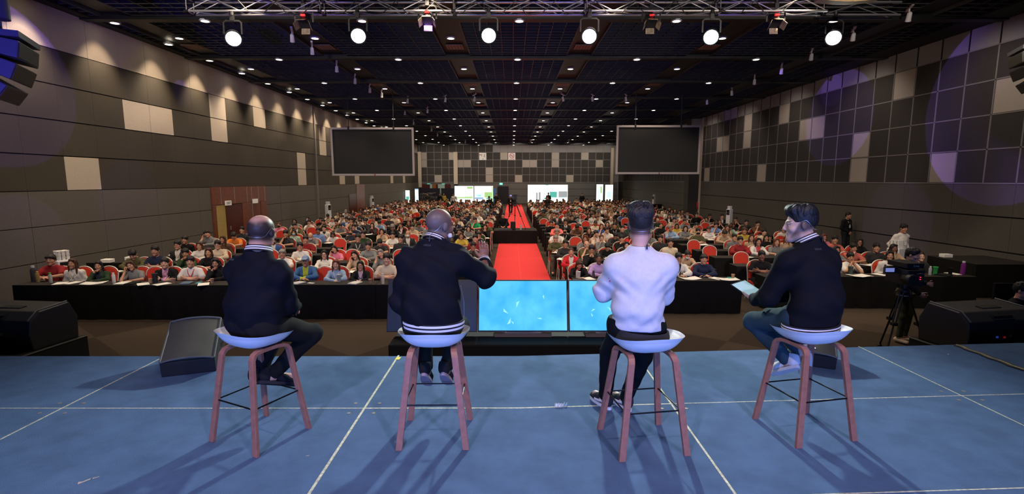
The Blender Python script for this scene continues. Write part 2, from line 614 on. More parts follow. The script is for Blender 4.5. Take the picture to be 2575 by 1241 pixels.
def stage_y(x, row):
    """Depth of the seam of the given deck row at x (the right-hand decks are set slightly askew)."""
    base = {0: 5.13, 1: 3.90, 2: 2.67, 3: 1.44, 4: 0.2, 5: -1.0, 6: -3.2}[row]
    s = {0: 0.075, 1: 0.062, 2: 0.05}.get(row, 0.0)
    return base + s * max(0.0, x - 0.0)


msg = mat('blue_stage_carpet', (0.076, 0.130, 0.238), 0.95, noise=(5, 0.16), bump=(160, 0.5), spec=0.08)
msm = mat('worn_seam_edge', (0.50, 0.49, 0.36), 0.8, noise=(40, 0.45))
mbo = mat('deck_screw_plate', (0.20, 0.17, 0.15), 0.5)
b = MB()
xs = [-9.2, -6.37, -3.69, -1.21, 0.06, 1.33, 3.90, 6.6, 9.4]
for i in range(len(xs) - 1):
    for r in range(6):
        x0, x1 = xs[i], xs[i + 1]
        p = [(x0, stage_y(x0, r + 1)), (x1, stage_y(x1, r + 1)), (x1, stage_y(x1, r)), (x0, stage_y(x0, r))]
        b.prism(p, (0, 0, STAGE - 0.16), (1, 0, 0), (0, 1, 0), (0, 0, 1), 0.16, 0)
for i in range(len(xs) - 1):
    for r in (1, 2):
        x0, x1 = xs[i], xs[i + 1]
        w = 0.009 if x0 > 1 or x0 < -3 else 0.014
        y0, y1 = stage_y(x0, r), stage_y(x1, r)
        b.prism([(x0, y0 - w / 2), (x1, y1 - w / 2), (x1, y1 + w / 2), (x0, y0 + w / 2)], (0, 0, STAGE), (1, 0, 0), (0, 1, 0), (0, 0, 1), 0.002, 1)
for i, x in enumerate(STX):
    w = (0.012, 0.012, 0.018, 0.016, 0.010, 0.01)[i]
    b.box((x, 2.9, STAGE + 0.001), (w, 4.5 + 0.15 * max(0, x), 0.003), 1)
    for r in (1,):
        for sx in (-0.1, 0.1):
            for sy in (-0.09, 0.09):
                b.lathe((x + sx, stage_y(x, r) + sy, STAGE), [(0.015, 0), (0.015, 0.003), (0.006, 0.004)], 10, 2)
for i in range(len(xs) - 1):
    x0, x1 = xs[i], xs[i + 1]
    b.prism([(x0, stage_y(x0, 0) - 0.05), (x1, stage_y(x1, 0) - 0.05), (x1, stage_y(x1, 0) - 0.02), (x0, stage_y(x0, 0) - 0.02)],
            (0, 0, 0.0), (1, 0, 0), (0, 1, 0), (0, 0, 1), STAGE - 0.16, 3)
struct(b.build('floor_stage', [msg, msm, mbo, M['cloth_black']]))

# red aisle carpet
b = MB()
b.box((0.265, 36.0, 0.006), (1.78, 52, 0.012))
b.box((0.265, 36.0, 0.0125), (0.012, 52, 0.001), 1)
for y in (12.6, 18.9, 25.2):
    b.box((0.265, y, 0.0125), (1.78, 0.012, 0.001), 1)
tag(b.build('aisle_carpet', [M['carpet_red'], mat('red_carpet_seam', (0.80, 0.10, 0.08), 0.9)]),
    'bright red carpet running down the central aisle', 'carpet')

# doors
b = MB()
b.box((ROOM_L + 0.02, 21.78, 2.34), (0.09, 4.34, 0.70), 0)
b.box((ROOM_L + 0.02, 22.86, 1.0), (0.09, 2.18, 2.0), 0)
b.box((ROOM_L + 0.02, 19.72, 1.0), (0.09, 0.2, 2.0), 0)
for y in (20.2, 21.2, 22.2, 22.6, 23.2, 23.8):
    b.box((ROOM_L + 0.069, y, 2.34), (0.012, 0.022, 0.68), 1)
for y in (22.6,):
    b.box((ROOM_L + 0.069, y, 1.0), (0.012, 0.025, 1.98), 1)
b.box((ROOM_L + 0.069, 23.35, 1.0), (0.012, 0.03, 1.98), 3)
struct(b.build('trim_5', [M['wood'], M['steel'], M['gap'], M['wood_dark']]))
b = MB()
b.box((ROOM_L + 0.03, 21.12, 0.99), (0.05, 1.24, 1.96), 0)
b.box((ROOM_L + 0.03, 20.16, 0.99), (0.05, 0.62, 1.96), 1)  # yellow wood leaf, the yellowish light on it put into its colour
b.box((ROOM_L + 0.065, 20.75, 1.0), (0.03, 0.05, 0.16), 2)
struct(b.build('door_1', [M['wood_dark'], mat('yellow_lit_door_leaf', (0.40, 0.29, 0.10), 0.5, noise=(12, 0.15)), M['steel']]))
b = MB()
b.box((ROOM_L + 0.03, 37.0, 0.99), (0.05, 1.7, 1.96), 0)
b.box((ROOM_L + 0.025, 39.0, 1.33), (0.06, 2.1, 2.66), 1)
struct(b.build('door_2', [M['wood_dark'], M['wood']]))
b = MB()
x0, x1 = at(1251, 480, Y=63.9).x, at(1279, 480, Y=63.9).x
b.box(((x0 + x1) / 2, 63.93, 1.12), (x1 - x0, 0.06, 2.2))
struct(b.build('door_3', M['black']))
b = MB()
x0, x1 = at(1060, 465, Y=63.8).x, at(1133, 465, Y=63.8).x
b.box(((x0 + x1) / 2, 63.93, 1.25), (x1 - x0, 0.08, 2.5), 0)
for pa, pb, mi in ((1081, 1086.5, 2), (1087, 1096, 1), (1101, 1118, 2)):
    xa, xb = at(pa, 465, Y=63.8).x, at(pb, 465, Y=63.8).x
    b.box(((xa + xb) / 2, 63.87, 1.25), (xb - xa, 0.05, 2.46), mi)
struct(b.build('door_4', [M['wood_dark'], mat('amber_wood', (0.25, 0.09, 0.03), 0.4), mat('mint_glass', (0.35, 0.5, 0.45), 0.2)]))
b = MB()
b.box((ROOM_L + 0.02, 30, 0.05), (0.03, 67, 0.1))
struct(b.build('baseboard_left', M['gap']))
b = MB()
b.box((ROOM_R - 0.02, 30, 0.05), (0.03, 67, 0.1))
struct(b.build('baseboard_right', M['gap']))
# ------------------------------------------------------------------ ceiling fittings
ORD = ['zeroth', 'first', 'second', 'third', 'fourth', 'fifth', 'sixth', 'seventh', 'eighth', 'ninth', 'tenth', 'eleventh', 'twelfth', 'thirteenth',
       'fourteenth', 'fifteenth', 'sixteenth', 'seventeenth', 'eighteenth', 'nineteenth', 'twentieth', 'twenty-first', 'twenty-second',
       'twenty-third', 'twenty-fourth', 'twenty-fifth', 'twenty-sixth', 'twenty-seventh', 'twenty-eighth', 'twenty-ninth', 'thirtieth']
b = MB()
b.lathe((0, 0, 0), [(0.13, 0.02), (0.145, 0.02), (0.145, -0.02), (0.105, -0.02), (0.105, 0.01)], 20, cap=False)
trim_me = b.data('downlight_trim', M['white_plastic'], smooth=True)
b = MB()
b.lathe((0, 0, 0), [(0.104, -0.012), (0.104, -0.004)], 20)
lens_me = b.data('downlight_lens', M['lamp'])
seen_rows = [yb for yb in BEAMS if yb > 11]


def side_word(x, c=0.2):
    return 'left' if x < c else 'right'


def downlight(x, y, z, label):
    t = tag(empty('recessed_downlight', (x, y, z)), label, 'ceiling light', 'recessed ceiling downlights')
    put('trim_ring', trim_me, t)
    put('lens', lens_me, t)


for k, yb in enumerate(seen_rows):
    for i in (-2, -1, 0, 1, 2):
        n = ('centre one' if i == 0 else '%s %s of centre' % (ORD[abs(i)], 'left' if i < 0 else 'right'))
        downlight(0.2 + 4.3 * i, yb, 7.28, 'lit round downlight on the %s cross beam from the truss, %s' % (ORD[k + 1], n))
    for i in (-2, -1, 0, 1, 2):
        x = -1.94 + 4.3 * i
        n = '%s channel %s of centre' % (ORD[(1 - i) if i <= 0 else i], 'left' if i <= 0 else 'right')
        if yb + 2.2 < 63:
            downlight(x, yb + 2.2, 7.42, 'lit round downlight in the %s, past cross beam %s' % (n, ORD[k + 1]))
for k in range(22):
    y = 10.3 + 2.22 * k
    downlight(ROOM_L + 0.62, y, 7.33, 'downlight washing the pale top band of the left wall, %s from the stage' % ORD[k + 1])

b = MB()
b.box((0, 0, 0), (0.56, 0.56, 0.03))
for i in range(5):
    b.box((-0.2 + 0.1 * i, 0, -0.018), (0.02, 0.5, 0.008), 1)
vent_me = b.data('ceiling_vent', [M['vent'], mat('vent_slot', (0.12, 0.09, 0.07), 0.6)])
for i, x in enumerate(CH[:5]):
    for j, y in enumerate((17.6, 24.25, 30.7, 37.2, 43.8)):
        o = put('ceiling_vent', vent_me, None, (x, y, 7.40))
        tag(o, 'square ceiling vent in the %s service channel from the left wall, %s from the stage' % (ORD[i + 1], ORD[j + 1]), 'ceiling vent', 'square ceiling vents')

# small white floodlights on the ceiling tracks
b = MB()
b.rod((0, 0, 0.22), (0, 0, 0.06), 0.018)
b.box((0, 0, 0.25), (0.06, 0.62, 0.05))
tr_arm = b.data('track_arm', M['white_plastic'])
b = MB()
b.lathe((0, 0, 0), [(0.03, 0.15), (0.055, 0.12), (0.065, -0.06), (0.07, -0.08), (0.055, -0.075)], 14)
tr_can = b.data('track_can', M['white_plastic'], smooth=True)
floods = [(735, 98), (785, 130), (847, 175), (893, 205), (930, 228), (960, 240), (1025, 255), (1120, 252), (1193, 250), (1416, 250), (1490, 250), (1574, 250), (1018, 285), (1075, 280),
          (2285, 45), (2145, 95), (2040, 145), (1965, 180), (1897, 207), (1840, 235), (1778, 258), (1040, 310), (1085, 327), (1100, 340), (1170, 357), (1335, 357), (1430, 357), (1290, 358), (1230, 360)]
floods.sort()
for i, (px, py) in enumerate(floods):
    p = at(px, py, z=7.12)
    if p.y > 62.5:
        p = at(px, py, Y=62.5)
    t = tag(empty('track_floodlight', p, R(20 if px < 1287 else -25)), 'small white floodlight under the ceiling, %s of them counting from the left wall' % ORD[i + 1], 'floodlight', 'small white ceiling floodlights')
    put('mount', tr_arm, t)
    put('lamp_can', tr_can, t, rot=(R(35), 0, 0))

# ------------------------------------------------------------------ lighting truss
def truss(name, x0, x1, y, z, s, label, dark=False):
    m = M['alu'] if not dark else mat('dull_aluminium_tube', (0.25, 0.25, 0.28), 0.4, 0.7)
    t = tag(empty(name, ((x0 + x1) / 2, y, z)), label, 'truss')
    L = (x1 - x0) / 2
    h = s / 2
    for sy in (-1, 1):
        for sz in (-1, 1):
            b = MB()
            b.rod((-L, sy * h, sz * h), (L, sy * h, sz * h), 0.026, n=10)
            b.build('chord', m, t, smooth=True)
    n = int(2 * L / 0.62)
    for face, pa, pb in (('front', (-h, -h), (-h, h)), ('rear', (h, -h), (h, h)), ('lower', (-h, -h), (h, -h)), ('upper', (-h, h), (h, h))):
        b = MB()
        for i in range(n):
            xa, xb = -L + 2 * L * i / n, -L + 2 * L * (i + 1) / n
            p, q = (pa, pb) if i % 2 == 0 else (pb, pa)
            b.rod((xa, p[0], p[1]), (xb, q[0], q[1]), 0.0115, n=6)
            if i % 5 == 0:
                b.rod((xa, pa[0], pa[1]), (xa, pb[0], pb[1]), 0.0115, n=6)
        b.build('lacing', m, t, smooth=True)
    for i in range(0, n, 5):
        xa = -L + 2 * L * i / n
        for sy in (-1, 1):
            for sz in (-1, 1):
                b = MB()
                b.rod((xa - 0.05, sy * h, sz * h), (xa + 0.05, sy * h, sz * h), 0.031, n=10)
                b.build('joint_sleeve', M['black'], t)
    for q in (-0.8, 0.8):
        b = MB()
        b.rod((q * L, 0, h), (q * L, 0, 7.9 - z), 0.012)
        b.rod((q * L, -h, h), (q * L, h, h), 0.02)
        b.build('hanger', M['black'], t)
    return t


TY, TZ = 12.5, 7.03
truss('lighting_truss', -7.62, 7.38, TY, TZ, 0.29, 'long silver box truss carrying the stage lights overhead')
truss('lighting_truss', 7.5, 9.35, TY + 0.34, TZ + 0.02, 0.29, 'short dull truss at the right end of the lit truss', True)
b = MB()
for i in range(14):
    x = -6.4 + 13 * i / 14
    pts = [(x, TY - 0.18, TZ + 0.1 - 0.12 * abs(math.sin(i * 1.7))), (x + 0.25, TY - 0.19, TZ - 0.17 - 0.08 * abs(math.sin(i * 2.1))), (x + 0.6, TY - 0.18, TZ - 0.2), (x + 0.93, TY - 0.18, TZ + 0.08)]
    b.tube(pts, 0.010, n=6)
tag(b.build('lighting_cable', M['black'], smooth=True), 'black cable looped along the long silver lighting truss', 'cable')
b = MB()
p0, p1 = at(2062, 4, Y=11.0), at(2216, 4, Y=11.0)
prof = []
for i in range(17):
    q = i / 16
    prof.append((p0.x + (p1.x - p0.x) * q, p0.z - 0.055 * math.sin(math.pi * q) - 0.012 + 0.02 * q))
poly = prof + [(p1.x, p1.z + 0.20), (p0.x, p0.z + 0.20)]
b.prism(poly, (0, 11.0, 0.06), (1, 0, 0), (0, 0, 1), (0, 1, 0), 0.22)
tag(b.build('hanging_panel', mat('tan_canvas', (0.30, 0.20, 0.10), 0.7, noise=(9, 0.25))), 'tan canvas bundle hanging above the right end of the truss', 'canvas')
# lit LED wash lights
GREENISH = (0.90, 1.0, 0.93)
LIT = mat('lit_led_face', (0.9, 1, 0.95), 0.3, emit=42, ecol=GREENISH)
b = MB()
b.lathe((0, 0, 0), [(0.05, 0.30), (0.14, 0.27), (0.17, 0.16), (0.185, 0.02), (0.19, -0.02), (0.175, -0.02)], 24)
par_body = b.data('wash_housing', M['black'], smooth=True)
b = MB()
b.lathe((0, 0, -0.012), [(0.168, 0.0), (0.160, -0.012), (0.0, -0.016)], 24)
par_lens = b.data('wash_lens', LIT)
b = MB()
b.tube([(-0.21, 0, 0.1), (-0.21, 0, 0.36), (-0.16, 0, 0.40), (0.16, 0, 0.40), (0.21, 0, 0.36), (0.21, 0, 0.1)], 0, n=4, flat=(0.018, 0.006, (0, 1, 0)))
par_yoke = b.data('wash_yoke', M['black'])
b = MB()
b.box((0, 0, 0.46), (0.09, 0.06, 0.12))
b.lathe((0, 0, 0.52), [(0.05, 0), (0.05, 0.08)], 12)
par_clamp = b.data('wash_clamp', M['black'])
lits = [(587, 97), (901, 90), (1229, 89), (1482, 91), (1788, 93), (2096, 95)]
POW = [300, 300, 340, 4200, 300, 260]
for i, (px, py) in enumerate(lits):
    p = at(px, py, Y=TY - 0.15 + (0.34 if i == 5 else 0))
    w = ['leftmost', 'second from left', 'third from left', 'brightest, fourth from left', 'fifth from left', 'rightmost'][i]
    t = tag(empty('stage_wash_light', p), 'glaring greenish white stage light hanging under the truss, %s' % w, 'stage light', 'lit stage lights')
    tgt = Vector((0.25 * p.x, 3.4, 1.2)) if i != 3 else Vector((0.1, 3.2, 1.2))
    d = (tgt - p).normalized()
    q = d.to_track_quat('-Z', 'Y').to_euler()
    put('housing', par_body, t, rot=q)
    put('lens', par_lens, t, rot=q)
    put('yoke', par_yoke, t)
    put('clamp', par_clamp, t)
    l = lamp('wash_beam', 'SPOT', p + d * 0.06, tgt, POW[i], (0.80, 1.0, 0.92) if i != 3 else (0.86, 1.0, 0.93), 0.16, 46 if i != 3 else 62, 0.6)

# unlit profile lamps with barn doors
b = MB()
b.lathe((0, 0, 0), [(0.06, 0.28), (0.11, 0.24), (0.12, 0.0), (0.13, -0.03), (0.11, -0.03)], 18)
pr_body = b.data('fresnel_housing', M['black'], smooth=True)
b = MB()
for a in range(4):
    q = Matrix.Rotation(a * math.pi / 2, 3, 'Z') @ Matrix.Rotation(R(28), 3, 'X')
    b.box(Matrix.Rotation(a * math.pi / 2, 3, 'Z') @ Vector((0, 0.16, -0.09)), (0.2, 0.008, 0.14), M=q)
pr_doors = b.data('fresnel_doors', mat('worn_barn_door', (0.30, 0.24, 0.16), 0.5, 0.3, noise=(14, 0.4)))
b = MB()
b.box((0, 0, 0), (0.10, 0.05, 0.04))
pr_led = b.data('fresnel_panel', mat('red_indicator', (0.7, 0.02, 0.02), 0.4, emit=1.2))
for i, (px, py) in enumerate(((765, 58), (1075, 50), (1637, 57), (1950, 57))):
    p = at(px, py, Y=TY - 0.1)
    t = tag(empty('fresnel_spotlight', p), 'unlit black stage lamp with barn doors on the truss, %s from the left' % ORD[i + 1], 'stage lamp', 'unlit stage lamps with barn doors')
    for n_, me in (('housing', pr_body), ('barn_doors', pr_doors)):
        put(n_, me, t, rot=(R(-38), 0, 0))
    put('indicator', pr_led, t, loc=(0, -0.06, 0.16))
    put('yoke', par_yoke, t, loc=(0, 0, -0.08))
    put('clamp', par_clamp, t, loc=(0, 0, -0.08))

# ------------------------------------------------------------------ hanging projection screens
def proj_screen(x0, x1, z0, z1, y, label):
    t = tag(empty('projection_screen', ((x0 + x1) / 2, y, z0)), label, 'projection screen', 'black projection screens')
    w, h = x1 - x0, z1 - z0
    b = MB()
    b.box((0, 0, h / 2), (w - 0.16, 0.03, h - 0.16))
    b.build('screen_cloth', M['screen_black'], t)
    b = MB()
    for s in (-1, 1):
        b.box((s * (w / 2 - 0.05), -0.01, h / 2), (0.10, 0.08, h))
        b.box((0, -0.01, h / 2 + s * (h / 2 - 0.05)), (w - 0.2, 0.08, 0.10))
    b.build('frame', mat('grey_screen_frame', (0.42, 0.38, 0.38), 0.5), t, bevel=0.01)
    for s in (-0.28, 0.26):
        b = MB()
        b.rod((s * w, 0, h - 0.02), (s * w, 0, CEIL - z0 + 0.05), 0.022)
        b.box((s * w, -0.03, h - 0.02), (0.09, 0.06, 0.16))
        b.build('hanging_rod', M['black'], t)
    b = MB()
    b.box((0.02 * w, -0.06, 0.05), (0.05, 0.02, 0.08))
    b.build('latch', mat('red_latch', (0.2, 0.02, 0.02), 0.5), t)


proj_screen(-9.22, -4.99, 3.19, 5.61, 26.0, 'black projection screen hanging at the left, before the side wall')
proj_screen(5.31, 9.60, 3.27, 5.72, 26.0, 'black projection screen hanging at the right, before the side wall')

# ------------------------------------------------------------------ line array speakers
def line_array(x, y, z, rz, label, n=3):
    t = tag(empty('line_array_speaker', (x, y, z), rz), label, 'speaker', 'hanging line array speakers')
    mb_ = mat('blue_lit_black_cabinet', (0.09, 0.09, 0.10), 0.5)
    b = MB()
    b.lathe((0, 0, 0.55), [(0.04, -0.1), (0.11, -0.09), (0.11, 0.16), (0.06, 0.18)], 16)
    b.rod((0, 0, 0.45), (0, 0, 0.30), 0.025)
    b.build('chain_hoist', mb_, t, smooth=True)
    b = MB()
    for i in range(16):
        a = 0.016
        b.tube([(a * math.cos(q), 0 if i % 2 else a * math.sin(q), 0.78 + 0.05 * i + 0.03 * math.sin(q)) for q in [k * math.pi / 4 for k in range(8)]], 0.006, n=5, closed=True)
    b.rod((0.05, 0, 0.7), (0.05, 0, CEIL - z), 0.008)
    b.build('chain', M['silver'], t)
    b = MB()
    b.box((0, 0.02, 0.24), (0.72, 0.48, 0.07))
    b.build('rigging_frame', mb_, t)
    px, pz, ang = 0.0, 0.20, 0.0
    yb = 0.0
    for i in range(n):
        ang = R(-8 - 13 * i)
        q = Matrix.Rotation(ang, 3, 'X')
        g = empty('cabinet', (0, 0, 0))
        bpy.data.objects.remove(g)
        b = MB()
        b.prism([(-0.25, 0.0), (0.25, 0.0), (0.25, -0.20), (-0.22, -0.16)], (-0.35, 0, 0), (0, 1, 0), (0, 0, 1), (1, 0, 0), 0.70)
        o = b.build('cabinet', mb_, t, (0, yb, pz), (ang, 0, 0), bevel=0.012)
        b = MB()
        for sx in (-1, 1):
            b.box((sx * 0.352, -0.06, -0.085), (0.012, 0.16, 0.10))
        b.build('side_handle', M['black_matte'], o)
        b = MB()
        b.box((0, 0.252, -0.10), (0.64, 0.012, 0.17))
        b.build('grille', M['grille'], o)
        pz -= 0.205
        yb -= 0.05 * (i + 0.6)


p = at(8, 170, Y=6.3)
line_array(p.x + 0.02, 6.3, p.z + 0.10, R(-62), 'black line array loudspeaker hanging in violet light at the left')
p = at(2588, 165, Y=9.6)
line_array(p.x + 0.05, 9.6, p.z + 0.05, R(62), 'black line array loudspeaker hanging at the right edge before the panelled wall')

# ------------------------------------------------------------------ floor monitors and front speakers
def monitor(x, y, rz, label, s=1.0):
    """Wedge monitor lying on the stage, its grille facing up and back towards the speakers."""
    t = tag(empty('floor_monitor', (x, y, STAGE), rz), label, 'speaker', 'wedge monitors on the stage')
    prof = [(-0.21, 0.0), (0.20, 0.0), (0.235, 0.10), (0.22, 0.335), (0.17, 0.345), (-0.235, 0.125)]
    b = MB()
    b.prism([(p[0] * s, p[1] * s) for p in prof], (-0.19 * s, 0, 0), (0, 1, 0), (0, 0, 1), (1, 0, 0), 0.38 * s)
    b.build('cabinet', M['black_matte'], t, bevel=0.012)
    a = Vector((0, -0.235, 0.125)) * s
    c = Vector((0, 0.17, 0.345)) * s
    d = (c - a).normalized()
    n = Vector((0, -d.z, d.y))
    L = (c - a).length
    b = MB()
    N = 14
    vs = []
    for lay in (0, 1):
        for j in range(2):
            for i in range(N + 1):
                q = i / N
                bow = 0.030 * s * (1 - (2 * q - 1) ** 2)
                pos = a + d * (0.015 + (L - 0.03) * j) + Vector(((q - 0.5) * 0.355 * s, 0, 0)) + n * ((bow + 0.004) if lay else -0.01)
                vs.append(pos)
    fs = []
    K = 2 * (N + 1)
    for i in range(N):
        fs.append((K + i, K + i + 1, K + N + 1 + i + 1, K + N + 1 + i))
        fs.append((i, i + 1, K + i + 1, K + i))
        fs.append((N + 1 + i, K + N + 1 + i, K + N + 2 + i, N + 2 + i))
    fs += [(0, K, K + N + 1, N + 1), (N, 2 * N + 1, K + 2 * N + 1, K + N)]
    b._add(vs, fs)
    b.build('grille', M['grille'], t, smooth=True)
    b = MB()
    for j in (0, 1):
        pts = []
        for i in range(N + 1):
            q = i / N
            bow = 0.030 * s * (1 - (2 * q - 1) ** 2)
            pts.append(a + d * (L * j) + Vector(((q - 0.5) * 0.372 * s, 0, 0)) + n * (bow + 0.006))
        b.tube(pts, 0.008 * s, n=6)
    for sx in (-1, 1):
        b.rod(a + Vector((sx * 0.186 * s, 0, 0)) + n * 0.006, c + Vector((sx * 0.186 * s, 0, 0)) + n * 0.006, 0.008 * s, n=6)
    b.build('edge_trim', M['grey_edge'], t, smooth=True)
    b = MB()
    p = a + d * 0.06 + n * 0.036
    q = Matrix((Vector((1, 0, 0)), d, n)).transposed()
    b.box(p, (0.026, 0.018, 0.004), M=q)
    bb = b.build('badge', mat('blue_badge', (0.02, 0.22, 0.35), 0.3), t)
    b = MB()
    b.box(p + Vector((0.012, 0, 0)) + n * 0.002, (0.008, 0.014, 0.003), M=q)
    b.build('badge_letter', mat('white_badge_letter', (0.8, 0.85, 0.85), 0.3, emit=0.5), bb)
    b = MB()
    for sx in (-1, 1):
        b.box((sx * 0.190 * s, 0.10 * s, 0.14 * s), (0.006, 0.10 * s, 0.035 * s))
    b.build('side_handle', M['black'], t)


p = at(458, 925, z=STAGE)
monitor(-3.20, 4.86, R(21), 'black wedge monitor with grey grille standing beside the first stool', 1.2)
p = at(2068, 920, z=STAGE)
monitor(p.x - 0.01, 5.02, R(-27), 'black wedge monitor half hidden behind the stool at the right', 1.05)


def front_speaker(x, y, rz, z0, label, cables):
    """Big two-way speaker lying on its back edge on a black flight case in front of the stage."""
    t = tag(empty('loudspeaker', (x, y, z0), rz), label, 'speaker', 'loudspeakers before the stage')
    prof = [(-0.30, 0.0), (-0.34, 0.24), (-0.30, 0.44), (-0.16, 0.56), (0.30, 0.60), (0.42, 0.34), (0.40, 0.0)]
    b = MB()
    b.prism(prof, (-0.64, 0, 0), (0, 1, 0), (0, 0, 1), (1, 0, 0), 1.28)
    b.build('cabinet', mat('charcoal_cabinet', (0.022, 0.023, 0.025), 0.5, noise=(200, 0.2)), t, bevel=0.022, seg=3)
    b = MB()
    b.box((0.05, -0.02, 0.575), (0.34, 0.10, 0.02), M=Matrix.Rotation(R(6), 3, 'X'))
    b.box((0.0, -0.245, 0.49), (0.36, 0.10, 0.02), M=Matrix.Rotation(R(41), 3, 'X'))
    b.build('handle_recess', M['black_matte'], t)
    b = MB()
    b.rod((-0.16, -0.25, 0.50), (0.16, -0.25, 0.50), 0.016)
    b.build('handle', M['black'], t, smooth=True)
    b = MB()
    b.tube([(-0.60, -0.30, 0.445), (-0.60, -0.16, 0.568), (-0.60, 0.30, 0.607)], 0.014, n=6)
    b.tube([(0.60, -0.30, 0.445), (0.60, -0.16, 0.568), (0.60, 0.30, 0.607)], 0.014, n=6)
    b.build('edge_trim', M['grey_edge'], t, smooth=True)
    b = MB()
    b.box((0, -0.325, 0.20), (0.80, 0.02, 0.20), M=Matrix.Rotation(R(-10), 3, 'X'))
    pn = b.build('connector_panel', M['black_matte'], t)
    for i, (dx, dz, cname, col, em) in enumerate(cables):
        b = MB()
        b.lathe((dx, -0.345, dz), [(0.014, -0.012), (0.014, 0.012)], 10)
        b.build('connector', mat('connector_' + cname, col, 0.4, emit=em), pn)
    b = MB()
    for dx in (-0.22, 0.12):
        b.tube([(dx, -0.34, 0.20), (dx + 0.03, -0.44, 0.08), (dx + 0.10, -0.50, -0.10), (dx + 0.22, -0.62, -0.34)], 0.010, n=6)
    b.build('cable', M['black'], t, smooth=True)
    c = tag(empty('flight_case', (x, y, 0), rz), label.replace('loudspeaker', 'flight case under the loudspeaker').replace('lying ', ''), 'case', 'black cases before the stage')
    b = MB()
    b.box((0, 0.0, z0 / 2), (1.36, 1.0, z0 - 0.004))
    b.build('box', M['black_matte'], c, bevel=0.01)
    b = MB()
    for sx in (-1, 1):
        b.rod((sx * 0.68, -0.5, z0 - 0.012), (sx * 0.68, 0.5, z0 - 0.012), 0.010)
    b.rod((-0.68, -0.5, z0 - 0.012), (0.68, -0.5, z0 - 0.012), 0.010)
    b.build('corner_edge', M['grey_edge'], c)


CAB = [(-0.30, 0.22, 'white', (0.6, 0.6, 0.6), 0), (-0.18, 0.23, 'blue', (0.05, 0.1, 0.6), 0.3), (-0.05, 0.22, 'red', (0.5, 0.02, 0.04), 0.2), (0.05, 0.24, 'silver', (0.6, 0.6, 0.6), 0),
       (0.15, 0.25, 'green', (0.02, 0.4, 0.12), 0.5)]
front_speaker(-7.62, 7.45, R(-6), 0.47, 'black loudspeaker lying before the left end of the stage', CAB)
front_speaker(7.0, 7.25, R(10), 0.52, 'black loudspeaker lying before the right end of the stage', CAB[1:4])

# ------------------------------------------------------------------ confidence monitors on a low black riser
t = tag(empty('low_riser', (0.20, 6.75, 0)), 'low black draped riser under the tilted screens before the stage', 'riser')
b = MB()
b.box((0, 0, 0.42), (3.62, 0.95, 0.84))
b.build('platform', M['cloth_black'], t, bevel=0.02)
scr = mat('cyan_screen_picture', (0.1, 0.6, 0.9), 0.25)
nt = scr.node_tree
bs = nt.nodes['Principled BSDF']
tc = nt.nodes.new('ShaderNodeTexCoord')
n1 = nt.nodes.new('ShaderNodeTexNoise')
n1.inputs['Scale'].default_value = 2.6
n1.inputs['Detail'].default_value = 3
cr = nt.nodes.new('ShaderNodeValToRGB')
cr.color_ramp.elements[0].position, cr.color_ramp.elements[0].color = 0.25, (0.020, 0.40, 0.83, 1)
cr.color_ramp.elements[1].position, cr.color_ramp.elements[1].color = 0.78, (0.16, 0.74, 0.98, 1)
nt.links.new(tc.outputs['Object'], n1.inputs['Vector'])
nt.links.new(n1.outputs[0], cr.inputs[0])
nt.links.new(cr.outputs[0], bs.inputs['Emission Color'])
bs.inputs['Emission Strength'].default_value = 1.1
bs.inputs['Base Color'].default_value = (0.01, 0.012, 0.014, 1)
off = mat('dark_glossy_screen', (0.014, 0.017, 0.017), 0.32, spec=0.35)
PALEM = mat('pale_picture_shapes', (0.35, 0.85, 0.98), 0.3, emit=0.6)


def tv(x, label, on, tilt=-16, yaw=0):
    t = tag(empty('display_monitor', (x, 6.62, 0.86), R(yaw)), label, 'monitor', 'tilted display monitors before the stage')
    q = Matrix.Rotation(R(tilt), 3, 'X')

    def PT(x_, y_, z_):
        return q @ Vector((x_, y_, z_))
    b = MB()
    b.box(PT(0, 0.03, 0.40), (1.235, 0.05, 0.715), M=q)
    b.build('casing', M['black'], t, bevel=0.008)
    b = MB()
    b.box(PT(0, 0.003, 0.402), (1.205, 0.006, 0.675), M=q)
    s = b.build('screen', scr if on else off, t)
    if on:
        rr_ = random.Random(int(x * 10) + 3)
        b = MB()
        for i in range(6):
            cx, cz, a, sz = rr_.uniform(-0.3, 0.4), rr_.uniform(0.12, 0.62), rr_.uniform(0, 6.28), rr_.uniform(0.03, 0.07)
            tri = [(cx + sz * math.cos(a), cz + sz * math.sin(a)), (cx + 0.75 * sz * math.cos(a + 2.4), cz + 0.75 * sz * math.sin(a + 2.4)), (cx + 0.2 * sz * math.cos(a + 3.9), cz + 0.2 * sz * math.sin(a + 3.9))]
            b.prism(tri, PT(0, -0.001, 0), q @ Vector((1, 0, 0)), q @ Vector((0, 0, 1)), q @ Vector((0, -1, 0)), 0.001)
        b.build('picture_shape', PALEM, s)
    b = MB()
    b.box(PT(0, 0.02, 0.03), (0.5, 0.03, 0.02), M=q)
    b.box((0, 0.10, 0.0), (0.78, 0.24, 0.05))
    b.box((0, 0.16, 0.12), (0.3, 0.05, 0.26))
    b.build('stand', mat('brown_monitor_stand', (0.12, 0.09, 0.07), 0.4), t)


tv(0.150, 'tilted monitor showing a bright cyan picture, right of the person raising his hand', True)
tv(1.395, 'tilted cyan monitor partly hidden by the person in the white sweatshirt', True)
tv(-1.100, 'switched-off black tilted monitor behind the person raising his hand', False)

# ------------------------------------------------------------------ far end of the hall: video walls, banners
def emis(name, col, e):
    return mat(name, col, 0.4, emit=e)


